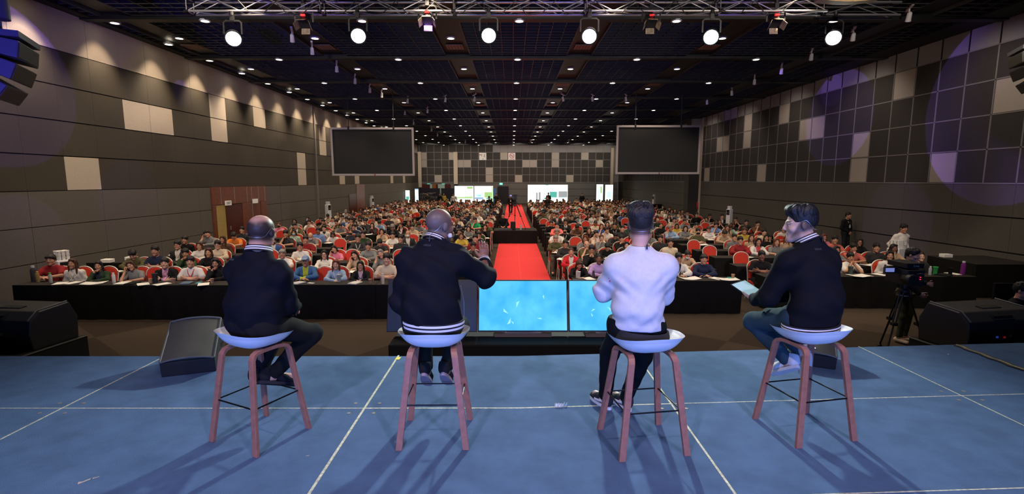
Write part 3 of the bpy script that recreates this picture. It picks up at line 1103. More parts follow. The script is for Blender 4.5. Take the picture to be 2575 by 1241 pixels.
LW = emis('bright_board_white', (0.92, 1.0, 0.95), 1.5)
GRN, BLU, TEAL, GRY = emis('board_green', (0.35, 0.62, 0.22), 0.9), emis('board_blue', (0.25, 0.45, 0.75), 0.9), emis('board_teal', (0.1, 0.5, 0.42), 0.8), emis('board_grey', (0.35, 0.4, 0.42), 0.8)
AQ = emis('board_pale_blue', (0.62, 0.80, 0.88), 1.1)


def board(px0, px1, py0, Y, label, art, name='light_box', cat='lit board'):
    x0, x1, z1 = at(px0, py0, Y=Y).x, at(px1, py0, Y=Y).x, at(px0, py0, Y=Y).z
    t = tag(empty(name, ((x0 + x1) / 2, Y, 0)), label, cat)
    w = x1 - x0
    b = MB()
    b.box((0, 0.06, z1 / 2), (w + 0.04, 0.10, z1))
    b.build('casing', M['black'], t)
    b = MB()
    b.box((0, 0.0, z1 / 2 + 0.03), (w - 0.02, 0.02, z1 - 0.08))
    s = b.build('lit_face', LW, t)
    for (ax, az_, aw, ah, mi) in art:
        b = MB()
        b.box(((ax - 0.5) * w, -0.014, az_ * z1 + ah * z1 / 2), (aw * w, 0.006, ah * z1))
        b.build('picture_block', [GRN, BLU, TEAL, GRY, AQ][mi], s)


rr_ = random.Random(4)
art = [(0.08 + 0.09 * i, 0.44, 0.028, 0.10 + 0.22 * rr_.random(), 4) for i in range(10)] + [(0.1 + 0.1 * i, 0.40, 0.10, 0.05 + 0.05 * rr_.random(), 0) for i in range(9)] + [(0.8, 0.86, 0.3, 0.10, 0)]
board(1143, 1191, 467, 57.5, 'bright lit board picturing pale towers and greenery at the hall end', art)
art = [(0.25, 0.44, 0.46, 0.22, 4), (0.75, 0.44, 0.42, 0.26, 0), (0.25, 0.36, 0.46, 0.08, 1), (0.8, 0.36, 0.34, 0.07, 2), (0.25, 0.5, 0.2, 0.06, 2), (0.96, 0.2, 0.05, 0.78, 0)]
board(1192.5, 1240, 467, 57.5, 'bright lit board with blue and green pictures beside the dark doorway', art)
art = [(0.23, 0.28, 0.04, 0.36, 3), (0.30, 0.28, 0.05, 0.38, 3), (0.64, 0.42, 0.18, 0.26, 2), (0.88, 0.42, 0.22, 0.28, 3), (0.45, 0.35, 0.1, 0.05, 2), (0.48, 0.97, 0.08, 0.03, 2), (0.88, 0.38, 0.22, 0.05, 4)]
board(1327, 1428, 464, 57.5, 'wide white lit board with dark tower drawings right of the aisle', art)
art = [(0.4, 0.3, 0.3, 0.5, 4), (0.7, 0.6, 0.2, 0.3, 0)]
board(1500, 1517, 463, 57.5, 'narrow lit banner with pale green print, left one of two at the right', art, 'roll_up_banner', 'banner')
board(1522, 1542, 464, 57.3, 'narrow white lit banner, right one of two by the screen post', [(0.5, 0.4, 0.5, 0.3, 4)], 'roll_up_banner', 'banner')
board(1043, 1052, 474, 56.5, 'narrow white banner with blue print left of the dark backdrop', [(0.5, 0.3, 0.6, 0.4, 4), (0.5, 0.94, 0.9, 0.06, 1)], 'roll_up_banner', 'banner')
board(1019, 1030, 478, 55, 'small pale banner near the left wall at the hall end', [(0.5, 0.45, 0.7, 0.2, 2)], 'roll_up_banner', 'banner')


def backdrop(px0, px1, py0, Y, label, letters):
    x0, x1, z1 = at(px0, py0, Y=Y).x, at(px1, py0, Y=Y).x, at(px0, py0, Y=Y).z
    w = x1 - x0
    t = tag(empty('printed_backdrop', ((x0 + x1) / 2, Y, 0)), label, 'backdrop')
    b = MB()
    b.box((0, 0.05, z1 / 2), (w, 0.08, z1))
    b.build('panel', mat('navy_print', (0.020, 0.020, 0.034), 0.5, noise=(1.2, 0.3)), t)
    b = MB()
    q = random.Random(9)
    for (z, x_0, x_1, hgt) in letters:
        x = x_0
        while x < x_1:
            cw = q.uniform(0.10, 0.17)
            b.box((x * w + 0.02, 0.0, z), (0.045, 0.01, hgt))
            b.box((x * w + cw / 2, 0.0, z + hgt * q.choice((-0.4, 0, 0.4))), (cw * 0.8, 0.01, hgt * 0.2))
            x += (cw + 0.07) / w
    if letters:
        b.tube([(-0.30 * w, -0.005, z1 * 0.72), (-0.15 * w, -0.005, z1 * 0.69), (0.0, -0.005, z1 * 0.74), (0.1 * w, -0.005, z1 * 0.72), (0.30 * w, -0.005, z1 * 0.76)], 0.03, n=5)
    b.build('lettering', mat('pale_print', (0.30, 0.28, 0.27), 0.6), t) if letters else None


backdrop(1052, 1106, 473, 57, 'dark navy printed backdrop with pale lettering at the hall end', [(1.42, -0.40, 0.20, 0.26), (1.07, -0.40, 0.42, 0.26), (0.72, -0.40, 0.02, 0.26)])
backdrop(1109, 1142, 473, 57, 'plain dark navy backdrop left of the lit boards', [])
b = MB()
p0, p1 = at(1241, 473, Y=58.5), at(1248, 473, Y=58.5)
b.box(((p0.x + p1.x) / 2, 58.5, p0.z / 2), (p1.x - p0.x, 0.08, p0.z))
tag(b.build('printed_backdrop', emis('blue_print', (0.05, 0.12, 0.25), 0.4)), 'narrow blue printed panel beside the dark doorway', 'backdrop')

# signs
def sign(name, p, w, h, face, m, label, txt=None, tm=None, axis='x', ts=0.6):
    t = tag(empty(name, p, 0 if axis == 'x' else R(90)), label, 'sign')
    b = MB()
    b.box((0, 0, 0), (w, 0.04, h))
    b.build('plate', m, t)
    if txt:
        o = put('lettering', text_data(txt, h * ts, tm), t, (0, -0.024, 0), (R(90), 0, 0))
    return t


dark_t = mat('dark_sign_letters', (0.02, 0.02, 0.02), 0.5)
wht_s = mat('white_sign_plate', (0.75, 0.72, 0.66), 0.5, emit=0.12)
p = at(574, 510, X=ROOM_L + 0.12)
sign('exit_sign', (ROOM_L + 0.12, p.y, p.z), 0.42, 0.19, None, wht_s, 'white EXIT sign over the red wood door in the left wall', 'EXIT', dark_t, 'y', 0.75)
p = at(642, 505, X=ROOM_L + 0.12)
sign('wall_sign', (ROOM_L + 0.12, p.y, p.z), 0.42, 0.19, None, wht_s, 'small white sign on the red wood panel right of the EXIT sign', None, None, 'y')
gr = emis('green_exit_face', (0.15, 0.75, 0.6), 0.9)
wl = emis('pale_exit_text', (0.9, 1, 1), 1.0)
for px, py, lab in ((1078, 464, 'lit green exit sign above the dark backdrop, left one'), (1115, 464, 'lit green exit sign above the dark backdrop, right one'), (1260, 462, 'lit green exit sign over the dark doorway beside the aisle')):
    p = at(px, py, Y=63.93)
    sign('exit_sign', p, 0.40, 0.26, None, gr, lab, 'EXIT', wl, 'x', 0.45)
redm = mat('red_sign_ink', (0.55, 0.02, 0.06), 0.6)
p = at(1287, 393, Y=63.93)
t = sign('no_smoking_sign', p, 0.90, 0.90, None, wht_s, 'white no smoking sign with red ring high on the back wall')
b = MB()
b.tube([(0.28 * math.cos(i * math.pi / 14), -0.03, 0.08 + 0.28 * math.sin(i * math.pi / 14)) for i in range(28)], 0.03, n=6, closed=True)
b.rod((-0.2, -0.03, 0.28), (0.2, -0.03, -0.12), 0.025)
b.box((0, -0.03, -0.36), (0.66, 0.01, 0.05))
r_ = b.build('red_ring', redm, t)
b = MB()
b.box((0, -0.022, 0.06), (0.40, 0.012, 0.05))
b.build('cigarette', dark_t, t)
p = at(1214, 393, Y=63.93)
t = sign('notice_sign', p, 0.90, 0.90, None, wht_s, 'white notice with small red symbols high on the back wall')
b = MB()
b.box((-0.12, -0.024, 0.16), (0.07, 0.01, 0.30))
b.box((0.2, -0.024, 0.12), (0.07, 0.01, 0.34))
b.prism([(0.12, 0.0), (0.28, 0.0), (0.2, -0.12)], (0, -0.024, 0.0), (1, 0, 0), (0, 0, 1), (0, -1, 0), 0.01)
b.prism([(-0.06, -0.36), (0.12, -0.36), (0.03, -0.24)], (0, -0.024, 0.0), (1, 0, 0), (0, 0, 1), (0, -1, 0), 0.01)
b.box((-0.32, -0.024, 0.2), (0.2, 0.01, 0.12))
b.build('symbols', mat('faded_red_ink', (0.40, 0.12, 0.14), 0.6), t)

# ------------------------------------------------------------------ side tables, water dispensers
def draped(x, y, w, d, h, label, rz=0.0, name='side_table', group=None):
    t = tag(empty(name, (x, y, 0), rz), label, 'table', group)
    b = MB()
    b.box((0, 0, h - 0.012), (w, d, 0.024))
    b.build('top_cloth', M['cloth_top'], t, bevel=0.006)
    b = MB()
    n = int((w + d) * 2 / 0.05)
    vs = []
    per = [(-w / 2, -d / 2), (w / 2, -d / 2), (w / 2, d / 2), (-w / 2, d / 2), (-w / 2, -d / 2)]
    pts = []
    for (ax, ay), (bx, by) in zip(per, per[1:]):
        k = max(2, int(math.hypot(bx - ax, by - ay) / 0.07))
        for i in range(k):
            pts.append((ax + (bx - ax) * i / k, ay + (by - ay) * i / k))
    N = len(pts)
    q = random.Random(int(abs(x * 13 + y * 7)))
    for j, z in enumerate((h - 0.006, h * 0.55, 0.015)):
        for i, (ax, ay) in enumerate(pts):
            o = 1 + (0.0, 0.012, 0.028)[j] * (1 + math.sin(i * 1.25)) / max(w, d)
            vs.append((ax * o, ay * o + (0.012 * j * math.sin(i * 1.25)), z))
    fs = []
    for j in range(2):
        for i in range(N):
            k = (i + 1) % N
            fs.append((j * N + i, j * N + k, (j + 1) * N + k, (j + 1) * N + i))
    b._add(vs, fs)
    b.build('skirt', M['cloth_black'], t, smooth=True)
    return t


def dispenser(x, y, z0, rz, label, s=1.0, tower=True):
    t = tag(empty('water_dispenser', (x, y, z0), rz), label, 'water dispenser', 'white water dispensers')
    b = MB()
    b.box((0, 0.0, 0.52 * s), (0.32 * s, 0.33 * s, 1.04 * s))
    b.build('cabinet', M['white_plastic'], t, bevel=0.02)
    b = MB()
    b.box((0, -0.168 * s, 0.82 * s), (0.24 * s, 0.02, 0.36 * s))
    pn = b.build('tap_panel', M['black'], t)
    b = MB()
    for sx in (-0.05, 0.05):
        b.box((sx * s, -0.19 * s, 0.78 * s), (0.025 * s, 0.03, 0.06 * s))
    b.build('tap', M['silver'], pn)
    if tower:
        c = tag(empty('paper_cup_stack', (x, y, z0 + 1.04 * s), rz), label.replace('water dispenser', 'cups stacked on the dispenser'), 'cups', 'stacks of cups on the dispensers')
        for i in range(3):
            b = MB()
            for j in range(3):
                for k2 in range(3):
                    b.lathe(((i - 1) * 0.085 * s, (k2 - 1) * 0.085 * s, 0.075 * s * j), [(0.030 * s, 0), (0.040 * s, 0.074 * s)], 12)
            b.build('cup_column', M['white'], c, smooth=True)


p = at(180, 700, Y=12.0)
dispenser(-10.95, 12.05, 0, R(65), 'white water dispenser by the left wall behind the front table')
draped(-10.65, 13.3, 1.0, 0.7, 0.82, 'black draped side table by the left wall near the nearest dispenser')
b = MB()
b.box((0, 0, 0.045), (0.24, 0.18, 0.09))
box_me = b.data('cup_box', M['white'], bevel=0.01)
put_ = put('cup_box', box_me, None, (-10.62, 13.0, 0.82))
tag(put_, 'white box on the black side table by the left wall', 'box')
put_ = put('cup_box', box_me, None, (-10.3, 13.4, 0.82))
tag(put_, 'second white box, nearer the audience, on the left side table', 'box')
for px, py, Y, lab in ((826, 545, 29.5, 'small white water dispenser at the left wall by the grey post'), (936, 525, 41.0, 'small white water dispenser at the left wall before the far door')):
    p = at(px, py, Y=Y)
    dispenser(p.x, Y, 0.74, R(60), lab, 0.78)
    draped(p.x + 0.12, Y + 0.05, 0.8, 0.6, 0.74, lab.replace('white water dispenser', 'black table under the dispenser').replace('small ', ''))
p = at(2240, 640, Y=14.3)
dispenser(10.98, 14.2, 0, R(-62), 'white water dispenser beside the standing person in the pale shirt')
draped(12.5, 13.2, 1.6, 1.5, 0.86, 'black draped table along the right wall beside the standing person in the pale shirt')
put_ = put('cup_box', box_me, None, (11.95, 13.65, 0.86))
tag(put_, 'white box on the black table beside the standing person in the pale shirt', 'box')
for px, py, Y, lab in ((1833, 560, 24.5, 'small white water dispenser on the black table midway along the right wall'), (1655, 520, 45.0, 'small white water dispenser on the far black table at the right wall')):
    p = at(px, py, Y=Y)
    p.x = min(p.x, 12.7)
    dispenser(p.x, Y, 0.86, R(-60), lab, 0.68)
    draped(p.x + 0.0, Y, 1.3, 0.7, 0.86, lab.replace('small white water dispenser on the', 'draped').replace('far black', 'black far'))
b = MB()
b.lathe((0, 0, 0), [(0.22, 0.0), (0.235, 0.72), (0.24, 0.74), (0.20, 0.78), (0.10, 0.80)], 24)
o = b.build('waste_bin', M['black'], None, (10.2, 14.6, 0), smooth=True)
tag(o, 'black round bin beside the white dispenser at the right', 'bin')
b = MB()
b.lathe((0, 0, 0.745), [(0.236, 0), (0.24, 0.012)], 24)
b.build('rim', M['silver'], o)
b = MB()
b.box((0, 0, 0.55), (2.2, 0.05, 1.1))
o = b.build('partition_screen', M['cloth_black'], None, (9.9, 8.9, 0), (0, 0, R(-4)), bevel=0.01)
tag(o, 'black draped partition at the right behind the seated technician', 'partition')
b = MB()
b.lathe((0, 0, 0), [(0.05, 0), (0.055, 0.02), (0.055, 0.40), (0.03, 0.45), (0.015, 0.47)], 14)
for k, (px, py, Y) in enumerate(((1753, 530, 36.27),)):
    p = at(px, py, Y=Y)
    o = b.build('fire_extinguisher', mat('red_extinguisher', (0.55, 0.02, 0.03), 0.4), None, (p.x, Y, 0.95), smooth=True)
    tag(o, 'red fire extinguisher on the dark pier of the right wall', 'fire extinguisher')

# central camera table on the carpet
t = draped(0.16, 24.1, 2.05, 1.35, 0.62, 'black draped camera platform standing across the red carpet', name='camera_platform')

# small things on the stage floor
b = MB()
b.box((0, 0, 0.001), (0.045, 0.075, 0.002))
o = b.build('tape_patch', mat('yellow_tape', (0.72, 0.60, 0.06), 0.6), None, at(1001, 901, z=STAGE) + Vector((0, 0, 0.003)), (0, 0, R(-6)))
tag(o, 'small yellow tape patch at the front stage seam', 'tape')
b = MB()
q = random.Random(2)
for i in range(14):
    x = -0.05 + 0.1 * i / 13
    b.prism([(0, 0), (0.012, 0.004), (0.016, 0.022 + 0.012 * q.random()), (0.002, 0.018)], (x, q.uniform(-0.01, 0.01), 0.001), (q.uniform(0.5, 1), q.uniform(-1, 1), 0), (0, 0.2, 1), (0, 1, 0), 0.002)
o = b.build('crumpled_tape', mat('clear_crumpled_tape', (0.62, 0.66, 0.62), 0.3), None, at(1410, 1022, z=STAGE))
tag(o, 'crumpled clear tape lying on the middle stage seam', 'tape')
p0, p1 = at(2405, 868, z=STAGE), at(2600, 940, z=STAGE)
t = tag(empty('cable_ramp', (0, 0, 0)), 'taped cable run crossing the right corner of the stage', 'cable')
for w, z, m_, nm in ((0.085, 0.006, M['black'], 'cable_cover'), (0.030, 0.010, mat('tan_tape', (0.34, 0.27, 0.13), 0.7, noise=(30, 0.4)), 'tape_strip')):
    b = MB()
    d = (p1 - p0).normalized()
    n = Vector((-d.y, d.x, 0))
    pts = [p0 + (p1 - p0) * (i / 12) + n * (0.012 * math.sin(i * 1.9)) for i in range(13)]
    b.tube([p + Vector((0, 0, z)) for p in pts], 0, n=6, flat=(w / 2, 0.006, (0, 0, 1)))
    b.build(nm, m_, t)
for px, py, s, c in ((470, 1215, 0.05, 'tan'), (195, 1218, 0.06, 'tan'), (232, 1204, 0.03, 'tan'), (2385, 891, 0.02, 'white'), (770, 1147, 0.018, 'tan')):
    if px == 470:
        continue
    b = MB()
    b.prism([(0, 0), (s, s * 0.2), (s * 1.1, s * 0.45), (s * 0.4, s * 0.3), (0.1 * s, s * 0.5)], (0, 0, 0.001), (1, 0, 0), (0, 1, 0), (0, 0, 1), 0.002)
    o = b.build('tape_scrap', mat('scrap_' + c, (0.42, 0.36, 0.30) if c == 'tan' else (0.8, 0.8, 0.8), 0.8), None, at(px, py, z=STAGE), (0, 0, R(px % 50)))
    wh = {195: 'largest %s scrap on the blue stage at the lower left', 232: 'middle %s scrap on the blue stage at the lower left', 2385: 'tiny %s scrap on the blue stage by the right cable run', 770: 'tiny %s scrap on the blue stage right of the first stool'}[px]
    tag(o, wh % c, 'scrap', 'scraps on the stage carpet')
# ------------------------------------------------------------------ body sculpting: blended tapered limbs, meshed as one skin
class Field:
    def __init__(self, lo, hi, h):
        self.h = h
        self.lo = np.array(lo, float)
        n = np.ceil((np.array(hi) - self.lo) / h).astype(int) + 1
        self.ax = [self.lo[i] + h * np.arange(n[i]) for i in range(3)]
        self.F = np.full(n, 1.0, np.float32)

    def _sl(self, lo, hi):
        out = []
        for i in range(3):
            a = int(np.floor((lo[i] - self.lo[i]) / self.h))
            b = int(np.ceil((hi[i] - self.lo[i]) / self.h)) + 1
            a, b = max(0, a), min(len(self.ax[i]), b)
            if b <= a:
                return None
            out.append(slice(a, b))
        return tuple(out)

    def _grid(self, sl):
        return (self.ax[0][sl[0]][:, None, None].astype(np.float32), self.ax[1][sl[1]][None, :, None].astype(np.float32),
                self.ax[2][sl[2]][None, None, :].astype(np.float32))

    def _mix(self, sl, d, k, sub):
        F = self.F[sl]
        if sub:
            d = -d
            hh = np.maximum(k - np.abs(d - F), 0) / max(k, 1e-6)
            self.F[sl] = np.maximum(F, d) + hh * hh * k * 0.25
        else:
            hh = np.maximum(k - np.abs(d - F), 0) / max(k, 1e-6)
            self.F[sl] = np.minimum(F, d) - hh * hh * k * 0.25

    def T(self, a, b, ra, rb=None, k=0.02, u=None, sub=False):
        rb = ra if rb is None else rb
        a, b = np.array(a, float), np.array(b, float)
        el = isinstance(ra, tuple)
        m = (max(max(ra), max(rb)) if el else max(ra, rb)) + k + 3 * self.h
        sl = self._sl(np.minimum(a, b) - m, np.maximum(a, b) + m)
        if sl is None:
            return self
        x, y, z = self._grid(sl)
        d = b - a
        L = float(d @ d) + 1e-9
        t = np.clip(((x - a[0]) * d[0] + (y - a[1]) * d[1] + (z - a[2]) * d[2]) / L, 0, 1)
        qx, qy, qz = x - a[0] - t * d[0], y - a[1] - t * d[1], z - a[2] - t * d[2]
        if not el:
            dist = np.sqrt(qx * qx + qy * qy + qz * qz) - (ra + (rb - ra) * t)
        else:
            u = np.array(u, float)
            u = u / np.linalg.norm(u)
            l = qx * u[0] + qy * u[1] + qz * u[2]
            s2 = np.maximum(qx * qx + qy * qy + qz * qz - l * l, 0)
            rx, ry = ra[0] + (rb[0] - ra[0]) * t, ra[1] + (rb[1] - ra[1]) * t
            k0 = np.sqrt(l * l / (rx * rx) + s2 / (ry * ry))
            k1 = np.sqrt(l * l / rx ** 4 + s2 / ry ** 4) + 1e-6
            dist = k0 * (k0 - 1) / k1
        self._mix(sl, dist.astype(np.float32), k, sub)
        return self

    def E(self, c, r, rot=None, k=0.02, sub=False):
        c = np.array(c, float)
        m = max(r) + k + 3 * self.h
        sl = self._sl(c - m, c + m)
        if sl is None:
            return self
        x, y, z = self._grid(sl)
        x, y, z = x - c[0], y - c[1], z - c[2]
        Q = np.array(rot) if rot is not None else np.eye(3)
        lx = x * Q[0, 0] + y * Q[1, 0] + z * Q[2, 0]
        ly = x * Q[0, 1] + y * Q[1, 1] + z * Q[2, 1]
        lz = x * Q[0, 2] + y * Q[1, 2] + z * Q[2, 2]
        k0 = np.sqrt((lx / r[0]) ** 2 + (ly / r[1]) ** 2 + (lz / r[2]) ** 2)
        k1 = np.sqrt((lx / r[0] ** 2) ** 2 + (ly / r[1] ** 2) ** 2 + (lz / r[2] ** 2) ** 2) + 1e-6
        self._mix(sl, (k0 * (k0 - 1) / k1).astype(np.float32), k, sub)
        return self

    def cut(self, p, n, k=0.004):
        """Keep the side of the plane the normal points away from."""
        x, y, z = self._grid(tuple(slice(0, s) for s in self.F.shape))
        n = np.array(n, float) / np.linalg.norm(n)
        d = ((x - p[0]) * n[0] + (y - p[1]) * n[1] + (z - p[2]) * n[2]).astype(np.float32)
        self.F = np.maximum(self.F, d)
        return self

    def warp(self, fn):
        x, y, z = self._grid(tuple(slice(0, s) for s in self.F.shape))
        near = np.abs(self.F) < 0.05
        self.F = np.where(near, self.F + fn(x, y, z).astype(np.float32), self.F)
        return self

    def nets(self):
        F, h = self.F, self.h
        F[0], F[-1], F[:, 0], F[:, -1], F[:, :, 0], F[:, :, -1] = (1.0,) * 6
        s = F < 0
        c = np.zeros(np.array(F.shape) - 1, np.uint8)
        for dx in (0, 1):
            for dy in (0, 1):
                for dz in (0, 1):
                    c += s[dx:dx + c.shape[0], dy:dy + c.shape[1], dz:dz + c.shape[2]]
        act = np.argwhere((c > 0) & (c < 8))
        idx = np.full(c.shape, -1, np.int64)
        idx[act[:, 0], act[:, 1], act[:, 2]] = np.arange(len(act))
        acc = np.zeros((len(act), 3))
        cnt = np.zeros(len(act))
        cor = [(i, j, k) for i in (0, 1) for j in (0, 1) for k in (0, 1)]
        for p in cor:
            for ax in range(3):
                if p[ax]:
                    continue
                q = list(p)
                q[ax] = 1
                fp = F[act[:, 0] + p[0], act[:, 1] + p[1], act[:, 2] + p[2]]
                fq = F[act[:, 0] + q[0], act[:, 1] + q[1], act[:, 2] + q[2]]
                cr = (fp < 0) != (fq < 0)
                t = np.where(cr, fp / np.where(cr, fp - fq, 1), 0)
                pos = np.tile(np.array(p, float), (len(act), 1))
                pos[:, ax] += t
                acc[cr] += pos[cr]
                cnt[cr] += 1
        V = (act + acc / cnt[:, None]) * h + self.lo
        Q = []
        for ax in range(3):
            o1, o2 = (ax + 1) % 3, (ax + 2) % 3
            s0 = [slice(None)] * 3
            s1 = [slice(None)] * 3
            s0[ax], s1[ax] = slice(0, -1), slice(1, None)
            e = np.argwhere(s[tuple(s0)] != s[tuple(s1)])
            e = e[(e[:, o1] > 0) & (e[:, o2] > 0) & (e[:, o1] < c.shape[o1]) & (e[:, o2] < c.shape[o2])]
            inside = s[e[:, 0], e[:, 1], e[:, 2]]

            def g(d1, d2):
                q = e.copy()
                q[:, o1] -= d1
                q[:, o2] -= d2
                return idx[q[:, 0], q[:, 1], q[:, 2]]
            quad = np.stack([g(1, 1), g(0, 1), g(0, 0), g(1, 0)], 1)
            quad[~inside] = quad[~inside][:, ::-1]
            Q.append(quad)
        return V, np.concatenate(Q)

    def mesh(self, name, mats, paint=None, smooth=1):
        V, Q = self.nets()
        ok = (Q >= 0).all(1)
        Q = Q[ok]
        for _ in range(smooth):
            a = np.zeros_like(V)
            n = np.zeros(len(V))
            for i in range(4):
                j = (i + 1) % 4
                np.add.at(a, Q[:, i], V[Q[:, j]])
                np.add.at(n, Q[:, i], 1)
                np.add.at(a, Q[:, j], V[Q[:, i]])
                np.add.at(n, Q[:, j], 1)
            V = V * 0.5 + 0.5 * a / np.maximum(n, 1)[:, None]
        me = bpy.data.meshes.new(name)
        me.vertices.add(len(V))
        me.vertices.foreach_set('co', V.astype(np.float32).ravel())
        me.loops.add(len(Q) * 4)
        me.loops.foreach_set('vertex_index', Q.astype(np.int32).ravel())
        me.polygons.add(len(Q))
        me.polygons.foreach_set('loop_start', np.arange(0, len(Q) * 4, 4, dtype=np.int32))
        me.polygons.foreach_set('loop_total', np.full(len(Q), 4, np.int32))
        me.polygons.foreach_set('use_smooth', np.ones(len(Q), bool))
        for m in (mats if isinstance(mats, (list, tuple)) else [mats]):
            me.materials.append(m)
        if paint is not None:
            me.polygons.foreach_set('material_index', paint(V[Q].mean(1)).astype(np.int32))
        me.update(calc_edges=True)
        me.validate()
        return me


def rotm(yaw=0.0, pitch=0.0, roll=0.0):
    """Head frame: yaw turns left (+), pitch nods down (+), roll tips to the right shoulder (+)."""
    q = Matrix.Rotation(R(yaw), 3, 'Z') @ Matrix.Rotation(R(-pitch), 3, 'X') @ Matrix.Rotation(R(roll), 3, 'Y')
    return np.array(q)


def head(f, c, Q, fem=False, k=0.012, wide=1.0):
    c = np.array(c, float)

    def p(x, y, z):
        return c + Q @ np.array([x * wide, y, z])
    f.E(p(0, -0.012, 0.030), (0.076 * wide, 0.096, 0.086), Q, k)
    f.E(p(0, 0.022, -0.030), (0.062 * wide, 0.070, 0.072), Q, 0.03)
    j = 0.9 if fem else 1.0
    f.T(p(-0.045 * j, 0.01, -0.070), p(0, 0.068, -0.098), 0.024, 0.020, 0.03)
    f.T(p(0.045 * j, 0.01, -0.070), p(0, 0.068, -0.098), 0.024, 0.020, 0.03)
    for s in (-1, 1):
        f.E(p(s * 0.031, 0.095, 0.006), (0.019, 0.014, 0.011), Q, 0.012, sub=True)
        f.E(p(s * 0.031, 0.078, 0.005), (0.013, 0.0125, 0.012), Q, 0.004)
        f.T(p(s * 0.014, 0.084, 0.026), p(s * 0.050, 0.070, 0.024), 0.008, 0.006, 0.012)
        f.E(p(s * 0.043, 0.062, -0.028), (0.020, 0.018, 0.016), Q, 0.025)
        f.E(p(s * 0.079, -0.008, -0.004), (0.009, 0.019, 0.031), Q @ rotm(s * -18, 8), 0.008)
        f.T(p(s * 0.011, 0.090, -0.030), p(s * 0.009, 0.094, -0.030), 0.0068, 0.0068, 0.008)
    f.T(p(0, 0.088, 0.018), p(0, 0.106, -0.024), 0.008, 0.0112, 0.012)
    f.T(p(-0.020, 0.081, -0.056), p(0.020, 0.081, -0.056), 0.008, 0.008, 0.006)
    f.T(p(-0.017, 0.080, -0.067), p(0.017, 0.080, -0.067), 0.008, 0.008, 0.006)


def head_coords(me, c, Q, wide=1.0, stub=None):
    """Stores every skin point in the head's own frame, for the brows, eyes and lips of the skin material."""
    V = np.empty(len(me.vertices) * 3, np.float32)
    me.vertices.foreach_get('co', V)
    L = (V.reshape(-1, 3) - np.array(c, float)) @ Q
    L[:, 0] /= wide
    a = me.attributes.new('Head', 'FLOAT_VECTOR', 'POINT')
    a.data.foreach_set('vector', L.astype(np.float32).ravel())
    if stub is not None:
        a = me.attributes.new('Stub', 'FLOAT', 'POINT')
        a.data.foreach_set('value', stub(L).astype(np.float32))
    return me


def hand(f, w, d, n, t, curl=0.5, spread=1.0, s=1.0, thumb=0.6):
    """Palm, four fingers of different lengths and a thumb. w wrist, d towards the fingers, n back of the hand, t thumb side."""
    w, d, n, t = (np.array(v, float) for v in (w, d, n, t))
    d = d / np.linalg.norm(d)
    t = t - d * (t @ d)
    t = t / np.linalg.norm(t)
    n0 = np.cross(t, d)
    n = n0 if n0 @ n > 0 else -n0
    f.T(w, w + d * 0.03 * s, 0.026 * s, 0.028 * s, 0.015)
    f.T(w + d * 0.022 * s, w + d * 0.078 * s, (0.036 * s, 0.016 * s), (0.042 * s, 0.014 * s), 0.015, u=t)
    for i, (o, L) in enumerate(((0.031, 0.074), (0.0105, 0.082), (-0.0105, 0.077), (-0.031, 0.060))):
        p = w + d * (0.082 - abs(o) * 0.12) * s + t * o * s
        ang = 0.0
        dirn = d + t * o * 1.6 * (spread - 0.4)
        dirn = dirn / np.linalg.norm(dirn)
        c_i = curl * (1 + 0.12 * i)
        r = 0.0094 * s
        for j, fr in enumerate((0.45, 0.31, 0.24)):
            ang += c_i * (0.9, 1.1, 0.7)[j]
            v = dirn * math.cos(ang) - n * math.sin(ang)
            q = p + v * L * fr * s
            f.T(p, q, r, r * 0.9, 0.004)
            p, r = q, r * 0.9
    p = w + d * 0.022 * s + t * 0.030 * s
    v = t * (1 - 0.5 * thumb) + d * 0.75 - n * 0.5 * thumb
    v = v / np.linalg.norm(v)
    q = p + v * 0.042 * s
    f.T(p, q, 0.0135 * s, 0.0105 * s, 0.010)
    v2 = v * 0.75 + d * 0.6 - n * 0.35 * thumb
    v2 = v2 / np.linalg.norm(v2)
    f.T(q, q + v2 * 0.032 * s, 0.0105 * s, 0.0085 * s, 0.004)


def bounds(J, m=0.2):
    P = np.array([v for k, v in J.items() if isinstance(v, (tuple, list, np.ndarray, Vector)) and len(v) == 3 and k not in ('u', 'Q') and not k.startswith('_')], float)
    return P.min(0) - m, P.max(0) + m


def body_field(J, h, fem=False, fat=1.0, hands=True, feet=True):
    lo, hi = bounds(J)
    f = Field(lo, hi, h)
    u = J['u']
    g = fat
    w = 0.92 if fem else 1.0
    f.T(J['pel'], J['wst'], (0.160 * g, 0.112 * g), (0.135 * g * w, 0.102 * g), 0.05, u)
    f.T(J['wst'], J['chs'], (0.135 * g * w, 0.102 * g), (0.160 * w, 0.112), 0.05, u)
    f.T(J['chs'], J['nb'], (0.140 * w, 0.100), (0.070, 0.056), 0.05, u)
    nl = np.array(J['nb'], float) * 0.8 + np.array(J['chs'], float) * 0.2
    for s in 'LR':
        f.T(nl, J['s' + s], 0.050, 0.048, 0.04)
    c = np.array(J['hd'], float)
    Q = J['Q']
    f.T(J['nb'], c + Q @ np.array([0, -0.025, -0.055]), 0.056 * (0.88 if fem else 1) * J.get('_nk', 1), 0.054 * (0.88 if fem else 1) * J.get('_nk', 1), 0.03)
    head(f, c, Q, fem, wide=J.get('_wide', 1.0))
    for s in 'LR':
        f.T(J['s' + s], J['e' + s], 0.050 * w, 0.040 * w, 0.03)
        f.T(J['e' + s], J['w' + s], 0.041 * w, 0.027 * w, 0.02)
        f.T(J['h' + s], J['k' + s], 0.080 * g, 0.056, 0.04)
        f.T(J['k' + s], J['a' + s], 0.055, 0.036, 0.03)
        if feet:
            f.T(J['a' + s], J['t' + s], 0.036, 0.030, 0.03)
        if hands:
            H = J['_h' + s]
            hand(f, J['w' + s], H[0], H[1], H[2], *H[3:])
    return f


